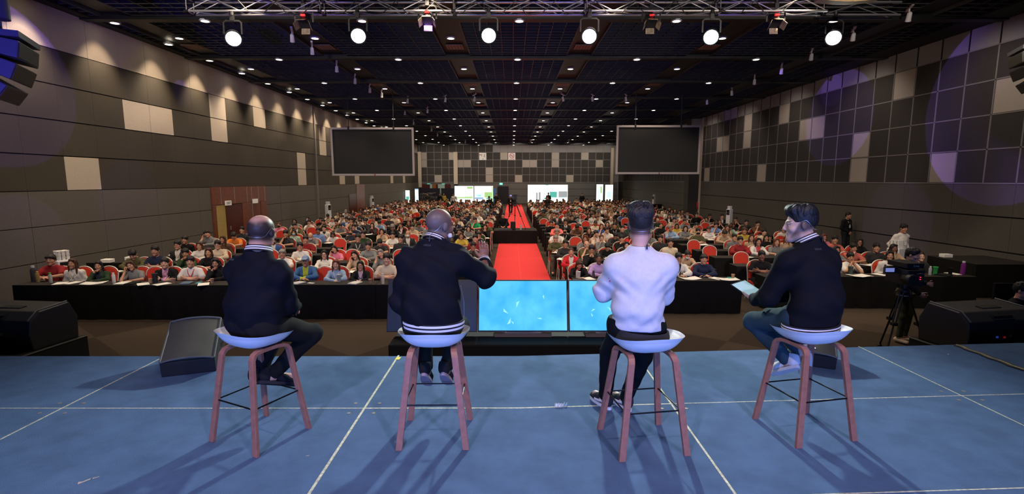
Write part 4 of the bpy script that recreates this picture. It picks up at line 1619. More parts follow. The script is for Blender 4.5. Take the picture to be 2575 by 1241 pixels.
def top_field(J, h, r=0.016, sleeve='L', fat=1.0, hem=None, folds=0.004, neck=True, arm=1.0, fem=False, cuff=None, deep=1.0):
    """A jacket, jumper or shirt following the body: clean neckline, cuffs and hem."""
    lo, hi = bounds({k: J[k] for k in ('pel', 'wst', 'chs', 'nb', 'sL', 'sR', 'eL', 'eR', 'wL', 'wR')}, 0.22)
    f = Field(lo, hi, h)
    u = J['u']
    g, w = fat, (0.94 if fem else 1.0)
    a = lambda x, y: (x + r, y * deep + r)
    f.T(J['pel'], J['wst'], a(0.168 * g, 0.118 * g), a(0.148 * g * w, 0.112 * g), 0.06, u)
    f.T(J['wst'], J['chs'], a(0.148 * g * w, 0.112 * g), a(0.160 * w, 0.116), 0.06, u)
    f.T(J['chs'], J['nb'], a(0.146 * w, 0.106), a(0.066, 0.050), 0.06, u)
    sh = 0.052 * arm + r
    nl = np.array(J['nb'], float) * 0.8 + np.array(J['chs'], float) * 0.2
    for s in 'LR':
        f.T(nl, J['s' + s], 0.050 + r, sh, 0.045)
    for s in 'LR':
        S0, E0, W0 = (np.array(J[k + s], float) for k in 'sew')
        if sleeve == 'L':
            f.T(S0, E0, sh, 0.045 * arm + r, 0.035 if deep == 1.0 else 0.055)
            W1 = E0 + (W0 - E0) * (0.94 if cuff is None else cuff)
            f.T(E0, W1, 0.046 * arm + r, 0.028 * arm + r, 0.03)
        else:
            f.T(S0, S0 + (E0 - S0) * 0.72, sh, 0.054 * arm + r * 1.3, 0.035)
    if folds:
        ph = rng.random() * 6

        def fn(x, y, z):
            t = 34 * z + 13 * np.sin(4.1 * x + ph) + 9 * np.sin(5.3 * y + ph)
            v = 21 * x - 17 * y + 26 * z + 3 * np.sin(9 * z)
            return folds * (0.6 * np.sin(t) + 0.5 * np.sin(v) * np.sin(7 * x + 3 * y + ph))
        f.warp(fn)
    if hem is not None:
        f.cut(hem[0], hem[1])
    if neck:
        nb, c = np.array(J['nb'], float), np.array(J['hd'], float)
        ax = c + J['Q'] @ np.array([0, -0.02, -0.07]) - nb
        ax = ax / np.linalg.norm(ax)
        f.cut(nb + ax * J.get('_nc', 0.045), ax)
        f.T(nb + ax * 0.03, nb + ax * 0.2, J.get('_nr', 0.062), J.get('_nr', 0.062), 0.01, sub=True)
    return f


def legs_field(J, h, r=0.012, fat=1.0, knee=1.0, short=False, folds=0.003, top=None):
    lo, hi = bounds({k: J[k] for k in ('pel', 'hL', 'hR', 'kL', 'kR', 'aL', 'aR')}, 0.2)
    f = Field(lo, hi, h)
    g = fat
    f.T(J['hL'], J['hR'], 0.105 * g + r, 0.105 * g + r, 0.05)
    f.T(J['pel'], np.array(J['pel']) + np.array([0, 0, 0.06]), (0.160 * g + r, 0.112 * g + r), (0.150 * g + r, 0.108 * g + r), 0.05, J['u'])
    for s in 'LR':
        f.T(J['h' + s], J['k' + s], 0.084 * g + r, 0.060 * knee + r, 0.04)
        A = np.array(J['k' + s], float) * 0.10 + np.array(J['a' + s], float) * 0.90
        f.T(J['k' + s], A, 0.060 * knee + r, 0.043 * knee + r * 0.8, 0.03)
    if folds:
        def fn(x, y, z):
            return folds * (np.sin(38 * z + 12 * np.sin(8 * x)) * 0.6 + 0.6 * np.sin(26 * x + 21 * y + 18 * z))
        f.warp(fn)
    if top is not None:
        f.cut(top[0], top[1])
    return f


def hair_field(style, h):
    """Hair in the head's own frame (x right, y face, z up)."""
    f = Field((-0.19, -0.22, -0.36), (0.19, 0.17, 0.20), h)
    cap = lambda g=1.0, dz=0: f.E((0, -0.016, 0.036 + dz), (0.083 * g, 0.104 * g, 0.091 * g), None, 0.01)
    cap(1.0)
    I = np.eye(3)
    if style == 'short':
        f.E((0, -0.012, 0.056), (0.080, 0.098, 0.088), None, 0.02)
        f.T((-0.046, 0.058, 0.086), (0.046, 0.062, 0.080), 0.022, 0.020, 0.02)
        q = random.Random(5)
        for i in range(44):
            a, r = q.uniform(0, 6.283), q.uniform(0, 1) ** 0.55
            x, y = 0.072 * r * math.cos(a), 0.090 * r * math.sin(a) - 0.010
            z = 0.070 + 0.070 * math.sqrt(max(0, 1 - r * r))
            f.T((x, y, z - 0.012), (x + q.uniform(-0.012, 0.030), y + q.uniform(-0.005, 0.030), z + q.uniform(-0.004, 0.014)), 0.015, 0.004, 0.008)
        for i in range(11):
            x = -0.052 + 0.0105 * i
            f.T((x, 0.060, 0.092), (x + q.uniform(0.0, 0.014), 0.078, 0.066 + q.uniform(-0.022, 0.010)), 0.012, 0.004, 0.006)
        f.E((0, 0.088, -0.040), (0.069, 0.070, 0.086), None, 0.006, sub=True)
        for s in (-1, 1):
            f.E((s * 0.09, 0.0, -0.022), (0.024, 0.030, 0.036), None, 0.008, sub=True)
        f.E((0, 0.05, -0.125), (0.2, 0.17, 0.085), None, 0.01, sub=True)
    elif style == 'bowl':
        f.T((-0.05, 0.062, 0.062), (0.05, 0.062, 0.062), 0.030, 0.030, 0.02)
        f.T((-0.075, 0.0, 0.04), (-0.075, -0.02, -0.02), 0.022, 0.018, 0.02)
        f.T((0.075, 0.0, 0.04), (0.075, -0.02, -0.02), 0.022, 0.018, 0.02)
        f.E((0, 0.085, -0.045), (0.07, 0.06, 0.085), None, 0.01, sub=True)
        f.E((0, 0.03, -0.125), (0.2, 0.2, 0.075), None, 0.01, sub=True)
    elif style in ('bob', 'long', 'curly'):
        z1 = {'bob': -0.105, 'long': -0.26, 'curly': -0.17}[style]
        gw = 1.5 if style == 'curly' else 1.0
        for s in (-1, 1):
            f.T((s * 0.068, 0.012, 0.055), (s * 0.084, 0.005, -0.06), 0.024 * gw, 0.026 * gw, 0.02)
            f.T((s * 0.084, 0.002, -0.06), (s * 0.088, 0.012 if style == 'long' else -0.01, z1), 0.026 * gw, 0.020 * gw, 0.02)
        f.T((0, -0.085, 0.0), (0, -0.095, z1), (0.075 * gw, 0.034 * gw), (0.082 * gw, 0.026 * gw), 0.03, u=(1, 0, 0))
        f.T((-0.055, 0.055, 0.085), (0.02, 0.068, 0.098), 0.022, 0.022, 0.02)
        f.E((0, 0.095, -0.035), (0.066, 0.075, 0.105), None, 0.01, sub=True)
        if style == 'curly':
            f.warp(lambda x, y, z: 0.008 * np.sin(95 * x) * np.sin(95 * y + 1) * np.sin(95 * z))
    elif style == 'tied':
        f.E((0, -0.125, 0.03), (0.036, 0.034, 0.036), None, 0.02)
        f.E((0, 0.078, -0.032), (0.072, 0.080, 0.098), None, 0.012, sub=True)
        f.E((0, 0.03, -0.120), (0.2, 0.2, 0.075), None, 0.01, sub=True)
    elif style == 'cap':
        f.T((0, 0.06, 0.065), (0, 0.135, 0.052), (0.068, 0.010), (0.055, 0.008), 0.01, u=(1, 0, 0))
        f.E((0, 0.075, -0.050), (0.08, 0.085, 0.098), None, 0.01, sub=True)
        f.E((0, 0.03, -0.080), (0.2, 0.2, 0.075), None, 0.01, sub=True)
    elif style == 'scarf':
        f.T((0, 0.0, -0.06), (0, 0.01, -0.15), (0.085, 0.075), (0.12, 0.10), 0.04, u=(1, 0, 0))
        f.E((0, 0.095, -0.020), (0.058, 0.07, 0.085), None, 0.01, sub=True)
    if style in ('short', 'bowl', 'bob', 'long', 'tied'):
        f.warp(lambda x, y, z: 0.0022 * np.sin(150 * x + 20 * np.sin(14 * z)) * (0.5 + 0.5 * np.sin(60 * y + 20 * z)))
    return f


def head_matrix(J):
    m = Matrix([list(r) for r in J['Q']]).to_4x4()
    m.translation = Vector(J['hd'])
    return m
# ------------------------------------------------------------------ bar stools
def leg_loft(mb, pts, hx, hn):
    X = Vector((1, 0, 0))
    vs = []
    L = len(pts)
    for i, p in enumerate(pts):
        d = (Vector(pts[min(i + 1, L - 1)]) - Vector(pts[max(i - 1, 0)])).normalized()
        n = X.cross(d).normalized()
        for a, c in ((-1, -1), (1, -1), (1, 1), (-1, 1)):
            vs.append(Vector(p) + X * (a * hx) + n * (c * hn))
    fs = []
    for i in range(L - 1):
        fs += [(i * 4 + k, i * 4 + (k + 1) % 4, i * 4 + 4 + (k + 1) % 4, i * 4 + 4 + k) for k in range(4)]
    fs += [(3, 2, 1, 0), tuple((L - 1) * 4 + k for k in range(4))]
    mb._add(vs, fs)


def seat_shell():
    n, m = 72, 12

    def rim(t):
        c, s = math.cos(t), math.sin(t)
        e = 2.7
        k = (abs(c) ** e + abs(s) ** e) ** (-1 / e)
        z = 0.800 + 0.022 * max(0, -s) ** 2 - 0.030 * max(0, s) - 0.030 * max(0, s) ** 6
        return 0.252 * k * c, 0.218 * k * s * (1.0 if s < 0 else 1.04), z
    b = MB()
    vs = []
    for lay in (0, 1):
        for j in range(m + 1):
            q = j / m
            for i in range(n):
                t = 2 * math.pi * i / n
                x, y, zr = rim(t)
                sh = 1 - 0.008 * lay / 0.25
                zf = 0.712
                z = zf + (zr - zf) * (0.12 * q * q + 0.88 * q ** 3.4)
                if lay:
                    z = min(z - 0.012 * (1 - 0.3 * q ** 6), zr - 0.009)
                    z -= 0.014 * (1 - q * q)
                w = q ** 0.8
                vs.append((x * w * sh, y * w * sh, z))
    fs = []
    P = (m + 1) * n
    for j in range(m):
        for i in range(n):
            k = (i + 1) % n
            fs.append((j * n + i, j * n + k, (j + 1) * n + k, (j + 1) * n + i))
            fs.append((P + j * n + i, P + (j + 1) * n + i, P + (j + 1) * n + k, P + j * n + k))
    for i in range(n):
        k = (i + 1) % n
        fs.append((m * n + i, m * n + k, P + m * n + k, P + m * n + i))
    b._add(vs, fs)
    return b.data('seat_shell', M['white_lac'], smooth=True)


FOOT = (0.232, 0.222)
seat_me = seat_shell()


def leg_data(sx, sy):
    b = MB()
    top = [(sx * 0.140, 0.0, 0.680), (sx * 0.142, sy * 0.06, 0.680), (sx * 0.146, sy * 0.105, 0.676), (sx * 0.150, sy * 0.130, 0.666),
           (sx * 0.154, sy * 0.142, 0.650), (sx * 0.157, sy * 0.148, 0.64), (sx * FOOT[0], sy * FOOT[1], 0.0)]
    leg_loft(b, top, 0.0225, 0.0125)
    return b.data('stool_leg', M['leg_wood'], bevel=0.004, seg=2)


def rod_pt(sx, sy, z):
    q = 1 - z / 0.64
    return (sx * (0.157 + (FOOT[0] - 0.157) * q), sy * (0.148 + (FOOT[1] - 0.148) * q), z)


def stool(x, y, front_deg, label):
    t = tag(empty('bar_stool', (x, y, STAGE), R(front_deg - 90)), label, 'stool', 'white bar stools on the stage')
    put('seat', seat_me, t)
    b = MB()
    b.box((0, 0, 0.688), (0.30, 0.10, 0.012))
    b.build('seat_plate', M['black'], t)
    for sx in (-1, 1):
        for sy in (-1, 1):
            put('leg', leg_data(sx, sy), t)
    b = MB()
    zs = 0.31
    c = [rod_pt(-1, -1, zs), rod_pt(1, -1, zs), rod_pt(1, 1, zs), rod_pt(-1, 1, zs)]
    for i in range(4):
        b.rod(c[i], c[(i + 1) % 4], 0.0055, n=8)
    b.build('footrest', M['wire'], t, smooth=True)
    return t


STOOLS = [(-1.84, 3.47, 64), (-0.555, 3.48, 91), (0.925, 3.37, 99), (2.18, 3.55, 102)]
stool(*STOOLS[0], 'white bar stool under the bald person in black, beside the black floor monitor')
stool(*STOOLS[1], 'white bar stool under the person raising his hand')
stool(*STOOLS[2], 'white bar stool under the person in the white sweatshirt')
stool(*STOOLS[3], 'white bar stool under the person with the tablet and white trainers')

# ------------------------------------------------------------------ the four speakers
NAVY = (0.0075, 0.0075, 0.012)
HQ = 0.005


def az(deg):
    return Vector((math.cos(R(deg)), math.sin(R(deg)), 0))


def ringband(mb, c, axis, u, radii, strips, n=48, gap=None):
    """A knitted rib: stacked bands of alternating colour round an axis."""
    c, axis, u = Vector(c), Vector(axis).normalized(), Vector(u)
    u = (u - axis * u.dot(axis)).normalized()
    v = axis.cross(u)
    for h0, h1, k0, k1, mi in strips:
        vs = []
        for h, k in ((h0, k0), (h1, k1)):
            for lay in (0, 1):
                for i in range(n):
                    t = 2 * math.pi * i / n
                    q = k - 0.012 * lay
                    sag = 0.0
                    vs.append(c + axis * (h + sag) + u * ((radii[0] + q) * math.cos(t)) + v * ((radii[1] + q) * math.sin(t)))
        fs = []
        for i in range(n):
            j = (i + 1) % n
            fs += [(i, j, 2 * n + j, 2 * n + i), (n + i, 3 * n + i, 3 * n + j, n + j), (i, n + i, n + j, j), (2 * n + i, 2 * n + j, 3 * n + j, 3 * n + i)]
        mb._add(vs, fs, mi)


RIB = [mat('white_knit_rib', (0.72, 0.70, 0.76), 0.85, bump=(400, 0.3)), mat('navy_knit_rib', (0.010, 0.010, 0.016), 0.85, bump=(400, 0.3))]


def shoe(parent, ankle, toe, upper, sole_c, up=(0, 0, 1), laces=None, accent=None):
    """A shoe with upper, sole and laces; heel under the ankle, pointing at the toe."""
    A, T0 = Vector(ankle), Vector(toe)
    d = (T0 - A)
    upv = Vector(up)
    d.normalize()
    x = d.cross(upv).normalized()
    z = x.cross(d)
    f = Field((-0.075, -0.12, -0.085), (0.075, 0.24, 0.11), 0.0055)
    f.T((0, -0.035, 0.02), (0, 0.10, -0.012), (0.037, 0.048), (0.044, 0.032), 0.03, u=(1, 0, 0))
    f.T((0, 0.09, -0.018), (0, 0.165, -0.026), (0.045, 0.032), (0.036, 0.020), 0.02, u=(1, 0, 0))
    f.T((0, -0.04, -0.01), (0, -0.02, 0.065), 0.040, 0.043, 0.03)
    f.cut((0, 0, 0.072), (0, -0.35, 1))
    f.cut((0, 0, -0.046), (0, 0, -1))
    m = Matrix((x, d, z)).transposed().to_4x4()
    m.translation = A
    o = put('shoe', f.mesh('shoe', CLOTH), parent, col=upper)
    o.matrix_local = m
    b = MB()
    pts = []
    for i in range(28):
        t = 2 * math.pi * i / 28
        yy = 0.055 + 0.138 * math.sin(t)
        ww = 0.040 + 0.010 * max(0, math.sin(t)) - 0.004 * max(0, -math.sin(t))
        pts.append((ww * math.copysign(abs(math.cos(t)) ** 0.75, math.cos(t)), yy))
    b.prism(pts, (0, 0, -0.066), (1, 0, 0), (0, 1, 0), (0, 0, 1), 0.026)
    put('sole', b.data('shoe_sole', CLOTH, bevel=0.005), o, col=sole_c)
    if laces:
        b = MB()
        for i in range(4):
            yy = 0.045 + 0.026 * i
            zz = 0.046 - 0.017 * i
            b.tube([(-0.026, yy, zz - 0.016), (-0.013, yy + 0.004, zz), (0.013, yy + 0.004, zz), (0.026, yy, zz - 0.016)], 0.003, n=6)
        put('laces', b.data('shoe_laces', CLOTH, smooth=True), o, col=laces)
    if accent:
        b = MB()
        for s in (-1, 1):
            b.tube([(s * 0.043, -0.02, 0.0), (s * 0.050, 0.03, -0.012), (s * 0.049, 0.08, -0.02)], 0.0, n=6, flat=(0.004, 0.011, (0, 0, 1)))
        put('side_stripe', b.data('shoe_stripe', CLOTH, smooth=True), o, col=accent)
    return o


def headset(parent, J, flip=1):
    """A thin behind-the-head microphone: wire round the nape, ear loops and a cheek boom."""
    c, Q = np.array(J['hd'], float), J['Q']
    P = lambda x, y, z: Vector(c + Q @ np.array([x, y, z]))
    b = MB()
    b.tube(smooth_path([P(-0.082, 0.008, 0.026), P(-0.087, -0.018, 0.034), P(-0.083, -0.042, 0.010), P(-0.068, -0.072, -0.030), P(-0.035, -0.098, -0.036), P(0, -0.104, -0.038),
                        P(0.035, -0.098, -0.036), P(0.068, -0.072, -0.030), P(0.083, -0.042, 0.010), P(0.087, -0.018, 0.034), P(0.082, 0.008, 0.026)], 5), 0.0016, n=6)
    b.tube(smooth_path([P(flip * 0.082, 0.006, -0.028), P(flip * 0.078, 0.035, -0.05), P(flip * 0.062, 0.066, -0.07)], 5), 0.0014, n=6)
    o = b.build('headset_microphone', mat('steel_headset_wire', (0.35, 0.34, 0.36), 0.3, 0.8), parent, smooth=True)
    b = MB()
    e = P(flip * 0.062, 0.066, -0.077)
    b.lathe(e, [(0.002, -0.006), (0.006, -0.004), (0.007, 0.0), (0.005, 0.005), (0.001, 0.007)], 10)
    b.build('microphone_capsule', M['black'], o, smooth=True)


def lapel_clip(parent, J, side=0.0, r=0.085):
    """The small black clip of the microphone cable on the back of the collar."""
    nb, u = np.array(J['nb'], float), np.array(J['u'], float)
    back = np.array([u[1], -u[0], 0.0])
    p = nb + back * r + u * side + np.array([0, 0, 0.045])
    b = MB()
    b.box(Vector(p), (0.009, 0.009, 0.030))
    b.tube([Vector(p) + Vector((0, 0, 0.012)), Vector(p + u * 0.012 - back * 0.02 + np.array([0, 0, 0.035])), Vector(p + u * 0.03 - back * 0.035 + np.array([0, 0, 0.06]))], 0.0016, n=5)
    b.build('microphone_clip', M['black'], parent)


def shift(J, B):
    out = {}
    B = np.array(B, float)
    for k, v in J.items():
        if k in ('u', 'Q') or k.startswith('_'):
            out[k] = v
        else:
            out[k] = np.array(v, float) - B
    return out


def ss(x, a, b):
    t = np.clip((x - a) / (b - a), 0, 1)
    return t * t * (3 - 2 * t)


def speaker_person(J, base, skin, label, fem=False, fat=1.0, stub=None, smat=None):
    Jl = shift(J, base)
    f = body_field(Jl, HQ, fem, fat)
    me = head_coords(f.mesh('person_body', smat or SKIN_CROP), Jl['hd'], Jl['Q'], Jl.get('_wide', 1.0), stub if stub is not None else (lambda L: L[:, 0] * 0))
    o = put('person', me, None, base, col=skin)
    tag(o, label, 'person', 'speakers seated on the stage')
    return o, Jl


def band_at_neck(o, J, mats=RIB, k=0.0, r=(0.066, 0.066), tilt=0.12):
    nb, c = np.array(J['nb'], float), np.array(J['hd'], float)
    ax = c + J['Q'] @ np.array([0, -0.02, -0.07]) - nb
    ax = ax / np.linalg.norm(ax)
    b = MB()
    z = 0.016
    st = [(z, z + 0.010, 0.014, 0.012, 1), (z + 0.010, z + 0.019, 0.012, 0.008, 0), (z + 0.019, z + 0.026, 0.008, 0.006, 1),
          (z + 0.026, z + 0.035, 0.006, 0.004, 0), (z + 0.035, z + 0.042, 0.004, 0.002, 1)]
    ringband(b, nb, ax, J['u'], r, st)
    return b.build('collar', mats, o, smooth=True)


def fmark(o, me, px, py, w, h, nchar, m):
    """The small tone-on-tone embroidered word, sewn on the back of the garment mesh."""
    from mathutils.bvhtree import BVHTree
    tree = BVHTree.FromPolygons([v.co for v in me.vertices], [p.vertices for p in me.polygons])
    eye = Vector((0, 0, CAM_Z)) - o.location
    hit, nrm_, _, _ = tree.ray_cast(eye, (at(px, py, Y=4.0) - Vector((0, 0, CAM_Z))).normalized())
    if hit is None:
        return None
    right = Vector((0, 0, 1)).cross(nrm_).normalized()
    up = nrm_.cross(right)
    pos = hit + nrm_ * 0.0015
    b = MB()
    right, up = Vector(right).normalized(), Vector(up).normalized()
    nrm = right.cross(up)
    cw = w / nchar
    for i in range(nchar):
        x0 = -w / 2 + i * cw
        p = Vector(pos) + right * (x0 + cw * 0.4)
        q = Matrix((right, up, nrm)).transposed()
        b.box(p - right * cw * 0.22, (cw * 0.22, h, 0.002), M=q)
        if i % 2 == 0:
            b.box(p + up * h * 0.38, (cw * 0.7, h * 0.22, 0.002), M=q)
        if i % 3 != 1:
            b.box(p, (cw * 0.6, h * 0.2, 0.002), M=q)
            b.box(p - up * h * 0.39, (cw * 0.7, h * 0.2, 0.002), M=q)
        else:
            b.box(p + right * cw * 0.22, (cw * 0.22, h, 0.002), M=q)
    return b.build('back_lettering', m, o)


MARK = mat('grey_embroidery', (0.055, 0.055, 0.062), 0.7)
LR = lambda a: Vector((math.cos(R(a - 90)), math.sin(R(a - 90)), 0))   # right-hand side of someone facing azimuth a

# --- bald person, black jacket, on the first stool
base = (STOOLS[0][0], STOOLS[0][1], STAGE)
rr = LR(66)
J = dict(pel=(-1.835, 3.465, 1.965), wst=(-1.81, 3.435, 2.10), chs=(-1.795, 3.44, 2.28), nb=(-1.77, 3.46, 2.438), hd=(-1.765, 3.515, 2.592),
         sL=(-1.945, 3.51, 2.325), sR=(-1.610, 3.40, 2.315), eL=(-2.00, 3.70, 2.09), eR=(-1.625, 3.545, 2.055), wL=(-1.80, 3.86, 2.00), wR=(-1.690, 3.80, 1.985),
         hL=(-1.90, 3.50, 1.945), hR=(-1.745, 3.42, 1.945), kL=(-1.87, 3.90, 1.80), kR=(-1.565, 3.80, 1.765), aL=(-1.945, 3.68, 1.47), aR=(-1.835, 3.66, 1.475),
         tL=(-1.90, 3.82, 1.42), tR=(-1.70, 3.75, 1.425), u=tuple(rr), Q=rotm(-6 + 0, 6, 3),
         _hL=((0.8, 0.3, -0.3), (0.2, 0.5, 0.8), (0.3, 0.9, 0), 0.5), _hR=((-0.35, 0.8, -0.3), (0.2, 0.3, 0.9), (-0.9, -0.4, 0.1), 0.5), _nk=1.16, _wide=1.10, _nr=0.07)
o, Jl = speaker_person(J, base, (0.50, 0.28, 0.215), 'bald person in black jacket sitting on the first stool beside the floor monitor', fat=1.25,
                       stub=lambda L: 0.95 * (1 - ss(L[:, 2] - 0.25 * np.abs(L[:, 0]), 0.045, 0.085)) * (1 - ss(L[:, 1], 0.0, 0.045)) * ss(L[:, 2], -0.085, -0.045))
f = top_field(Jl, HQ, 0.021, 'L', fat=1.30, hem=((0, 0, 0.790), (0, 0, -1)), folds=0.009, arm=1.12, deep=0.86)
jk = put('jacket', f.mesh('black_jacket', CLOTH), o, col=NAVY)
f = legs_field(Jl, HQ, 0.014, fat=1.12, top=((0, 0, 0.95), (0, 0, 1)))
put('trousers', f.mesh('black_trousers', CLOTH), o, col=(0.012, 0.011, 0.011))
band_at_neck(o, Jl, r=(0.080, 0.080))
headset(o, Jl, 1)
shoe(o, Jl['aR'], Jl['tR'], (0.012, 0.012, 0.014), (0.02, 0.02, 0.026), up=(-0.1, 0.5, 1), laces=(0.03, 0.03, 0.04))
shoe(o, Jl['aL'], Jl['tL'], (0.012, 0.012, 0.014), (0.02, 0.02, 0.026), up=(-0.1, 0.5, 1), laces=(0.03, 0.03, 0.04))
fmark(o, jk.data, 583, 652, 0.062, 0.017, 5, MARK)

# --- man raising his hand, on the second stool
base = (STOOLS[1][0], STOOLS[1][1], STAGE)
rr = LR(88)
J = dict(pel=(-0.565, 3.45, 1.965), wst=(-0.56, 3.41, 2.11), chs=(-0.55, 3.42, 2.33), nb=(-0.545, 3.45, 2.512), hd=(-0.505, 3.50, 2.640),
         sL=(-0.715, 3.45, 2.400), sR=(-0.380, 3.44, 2.410), eL=(-0.785, 3.48, 2.10), eR=(-0.195, 3.63, 2.245), wL=(-0.64, 3.70, 2.02), wR=(-0.215, 3.80, 2.345),
         hL=(-0.655, 3.47, 1.945), hR=(-0.475, 3.47, 1.945), kL=(-0.70, 3.90, 1.80), kR=(-0.42, 3.90, 1.80), aL=(-0.665, 3.70, 1.50), aR=(-0.515, 3.70, 1.505),
         tL=(-0.665, 3.80, 1.42), tR=(-0.505, 3.80, 1.425), u=tuple(rr), Q=rotm(-48, 4, 2),
         _hL=((0.6, 0.7, -0.2), (0, 0.2, 1), (0.7, -0.5, 0), 0.5), _hR=((0.0, 0.18, 1.0), (0.35, -0.9, 0.2), (-0.9, -0.3, 0.1), 0.28, 0.6), _nk=1.1, _wide=1.03, _nr=0.066)
o, Jl = speaker_person(J, base, (0.22, 0.098, 0.070), 'person in striped-hem black jacket raising the right hand', fat=1.15, smat=SKIN_GREY,
                       stub=lambda L: 0.80 * (1 - ss(L[:, 2] + 0.5 * L[:, 1], 0.055, 0.105)) * (1 - ss(L[:, 1], 0.015, 0.045)) * ss(L[:, 2], -0.085, -0.045))
f = top_field(Jl, HQ, 0.023, 'L', fat=1.14, hem=((0, 0, 0.845), (0, 0, -1)), folds=0.011, arm=1.15, cuff=0.84, deep=0.95)
jk = put('jacket', f.mesh('black_jacket', CLOTH), o, col=(0.009, 0.009, 0.013))
f = legs_field(Jl, HQ, 0.014, fat=1.1, top=((0, 0, 0.95), (0, 0, 1)))
put('trousers', f.mesh('dark_trousers', CLOTH), o, col=(0.012, 0.013, 0.012))
band_at_neck(o, Jl, r=(0.073, 0.073))
b = MB()
z = 0.826
st = [(z - 0.004, z + 0.008, 0.004, 0.006, 1), (z + 0.008, z + 0.024, 0.006, 0.008, 0), (z + 0.024, z + 0.036, 0.008, 0.009, 1), (z + 0.036, z + 0.052, 0.009, 0.008, 0), (z + 0.052, z + 0.060, 0.008, 0.004, 1)]
ringband(b, (-0.008, -0.012, 0), (0.01, -0.03, 1), rr, (0.210, 0.152), st, n=64)
b.build('hem_rib', RIB, o, smooth=True)
b = MB()
E0, W0 = np.array(Jl['eR']), np.array(Jl['wR'])
ax = (W0 - E0) / np.linalg.norm(W0 - E0)
ringband(b, E0 + (W0 - E0) * 0.82, ax, (1, 0, 0), (0.044, 0.044), [(0, 0.012, 0.006, 0.005, 1), (0.012, 0.024, 0.005, 0.004, 0), (0.024, 0.032, 0.004, 0.003, 1), (0.032, 0.044, 0.003, 0.0, 0)], n=28)
b.build('cuff', RIB, o, smooth=True)
headset(o, Jl, 1)
b = MB()
cc, Qh = np.array(Jl['hd']), Jl['Q']
b.lathe(Vector(cc + Qh @ np.array([0.090, 0.028, -0.062])), [(0.003, -0.016), (0.013, -0.012), (0.017, 0.0), (0.013, 0.012), (0.003, 0.016)], 14)
b.build('microphone_foam', mat('pale_microphone_foam', (0.6, 0.58, 0.58), 0.8), o, smooth=True)
for s in 'LR':
    shoe(o, Jl['a' + s], Jl['t' + s], (0.016, 0.016, 0.018), (0.30, 0.24, 0.27), up=(0, 0.6, 1), laces=(0.25, 0.03, 0.03))
lapel_clip(o, Jl, -0.01)
fmark(o, jk.data, 1075, 616, 0.055, 0.013, 5, MARK)
b = MB()
b.tube([(0.185, 0.06, 1.10), (0.205, 0.075, 0.98), (0.205, 0.08, 0.86)], 0.003, n=6)
b.build('zip', mat('bright_zip', (0.5, 0.52, 0.48), 0.3, 0.7), o)

# --- man in the white sweatshirt, arms folded, on the third stool
base = (STOOLS[2][0], STOOLS[2][1], STAGE)
rr = LR(84)
J = dict(pel=(0.875, 3.40, 1.955), wst=(0.865, 3.37, 2.09), chs=(0.885, 3.385, 2.29), nb=(0.875, 3.40, 2.465), hd=(0.885, 3.445, 2.645),
         sL=(0.725, 3.41, 2.365), sR=(1.045, 3.375, 2.370), eL=(0.660, 3.52, 2.165), eR=(1.080, 3.50, 2.145), wL=(0.87, 3.63, 2.185), wR=(0.88, 3.66, 2.13),
         hL=(0.79, 3.44, 1.935), hR=(0.965, 3.43, 1.935), kL=(0.765, 3.78, 1.62), kR=(1.01, 3.74, 1.60), aL=(0.765, 3.93, 1.168), aR=(0.925, 3.90, 1.168),
         tL=(0.71, 4.05, 1.16), tR=(0.875, 4.03, 1.16), u=tuple(rr), Q=rotm(-8, 3, -2),
         _hL=((0.9, 0.3, -0.1), (0.2, 0.9, 0.3), (0.1, 0.1, 1), 0.35), _hR=((-0.9, 0.2, 0.1), (-0.2, 0.9, 0.3), (0, 0.1, 1), 0.35), _nr=0.064)
o, Jl = speaker_person(J, base, (0.55, 0.33, 0.28), 'black-haired person in white sweatshirt, arms folded, standing half off the stool', fat=0.95,
                       stub=lambda L: 0.85 * (1 - ss(L[:, 2], 0.06, 0.09)) * (1 - ss(L[:, 1], 0.02, 0.05)) * ss(L[:, 2], -0.085, -0.045))
PALE = (0.62, 0.61, 0.66)
f = top_field(Jl, 0.0055, 0.020, 'L', fat=0.97, hem=((0, 0, 0.835), (-0.03, 0.02, -1)), folds=0.004, arm=1.15, deep=0.99)


def creases(x, y, z):
    """Soft diagonal pulls from the folded arms and rolls above the hem."""
    low = np.clip((1.12 - z) / 0.25, 0, 1) * np.clip((z - 0.83) / 0.05, 0, 1)
    d1 = np.sin(46 * (z - 0.55 * x) + 5 * np.sin(7 * x + 1))
    d2 = np.sin(58 * (z + 0.75 * x) + 4 * np.sin(9 * x))
    side = np.clip(np.abs(x + 0.05) / 0.15, 0, 1)
    up = np.clip((z - 1.02) / 0.1, 0, 1) * np.clip((1.26 - z) / 0.1, 0, 1)
    return 0.0065 * low * (0.7 * d1 + 0.5 * d2 * side) + 0.005 * up * side * np.sin(60 * (z - 0.9 * np.abs(x)) + 2)


f.warp(creases)
put('sweatshirt', f.mesh('white_sweatshirt', CLOTH), o, col=PALE)
b = MB()
nb, cc = np.array(Jl['nb']), np.array(Jl['hd'])
ax = cc + Jl['Q'] @ np.array([0, -0.02, -0.07]) - nb
ringband(b, nb, ax, Jl['u'], (0.064, 0.064), [(0.010, 0.036, 0.016, 0.005, 0)])
b.build('collar', [tinted('ribbed_white_collar', 0.9)], o, smooth=True).color = PALE + (1,)
b = MB()
ringband(b, (-0.055, 0.005, 0.0), (0.04, -0.02, 1), rr, (0.180, 0.136), [(0.750, 0.80, 0.006, 0.004, 0), (0.80, 0.832, 0.004, -0.004, 0)], n=56)
b.build('undershirt', [mat('charcoal_undershirt', (0.018, 0.017, 0.02), 0.85)], o, smooth=True)
f = legs_field(Jl, HQ, 0.013, fat=1.0, top=((0, 0, 0.90), (0, 0, 1)))
put('trousers', f.mesh('black_trousers', CLOTH), o, col=(0.008, 0.009, 0.011))
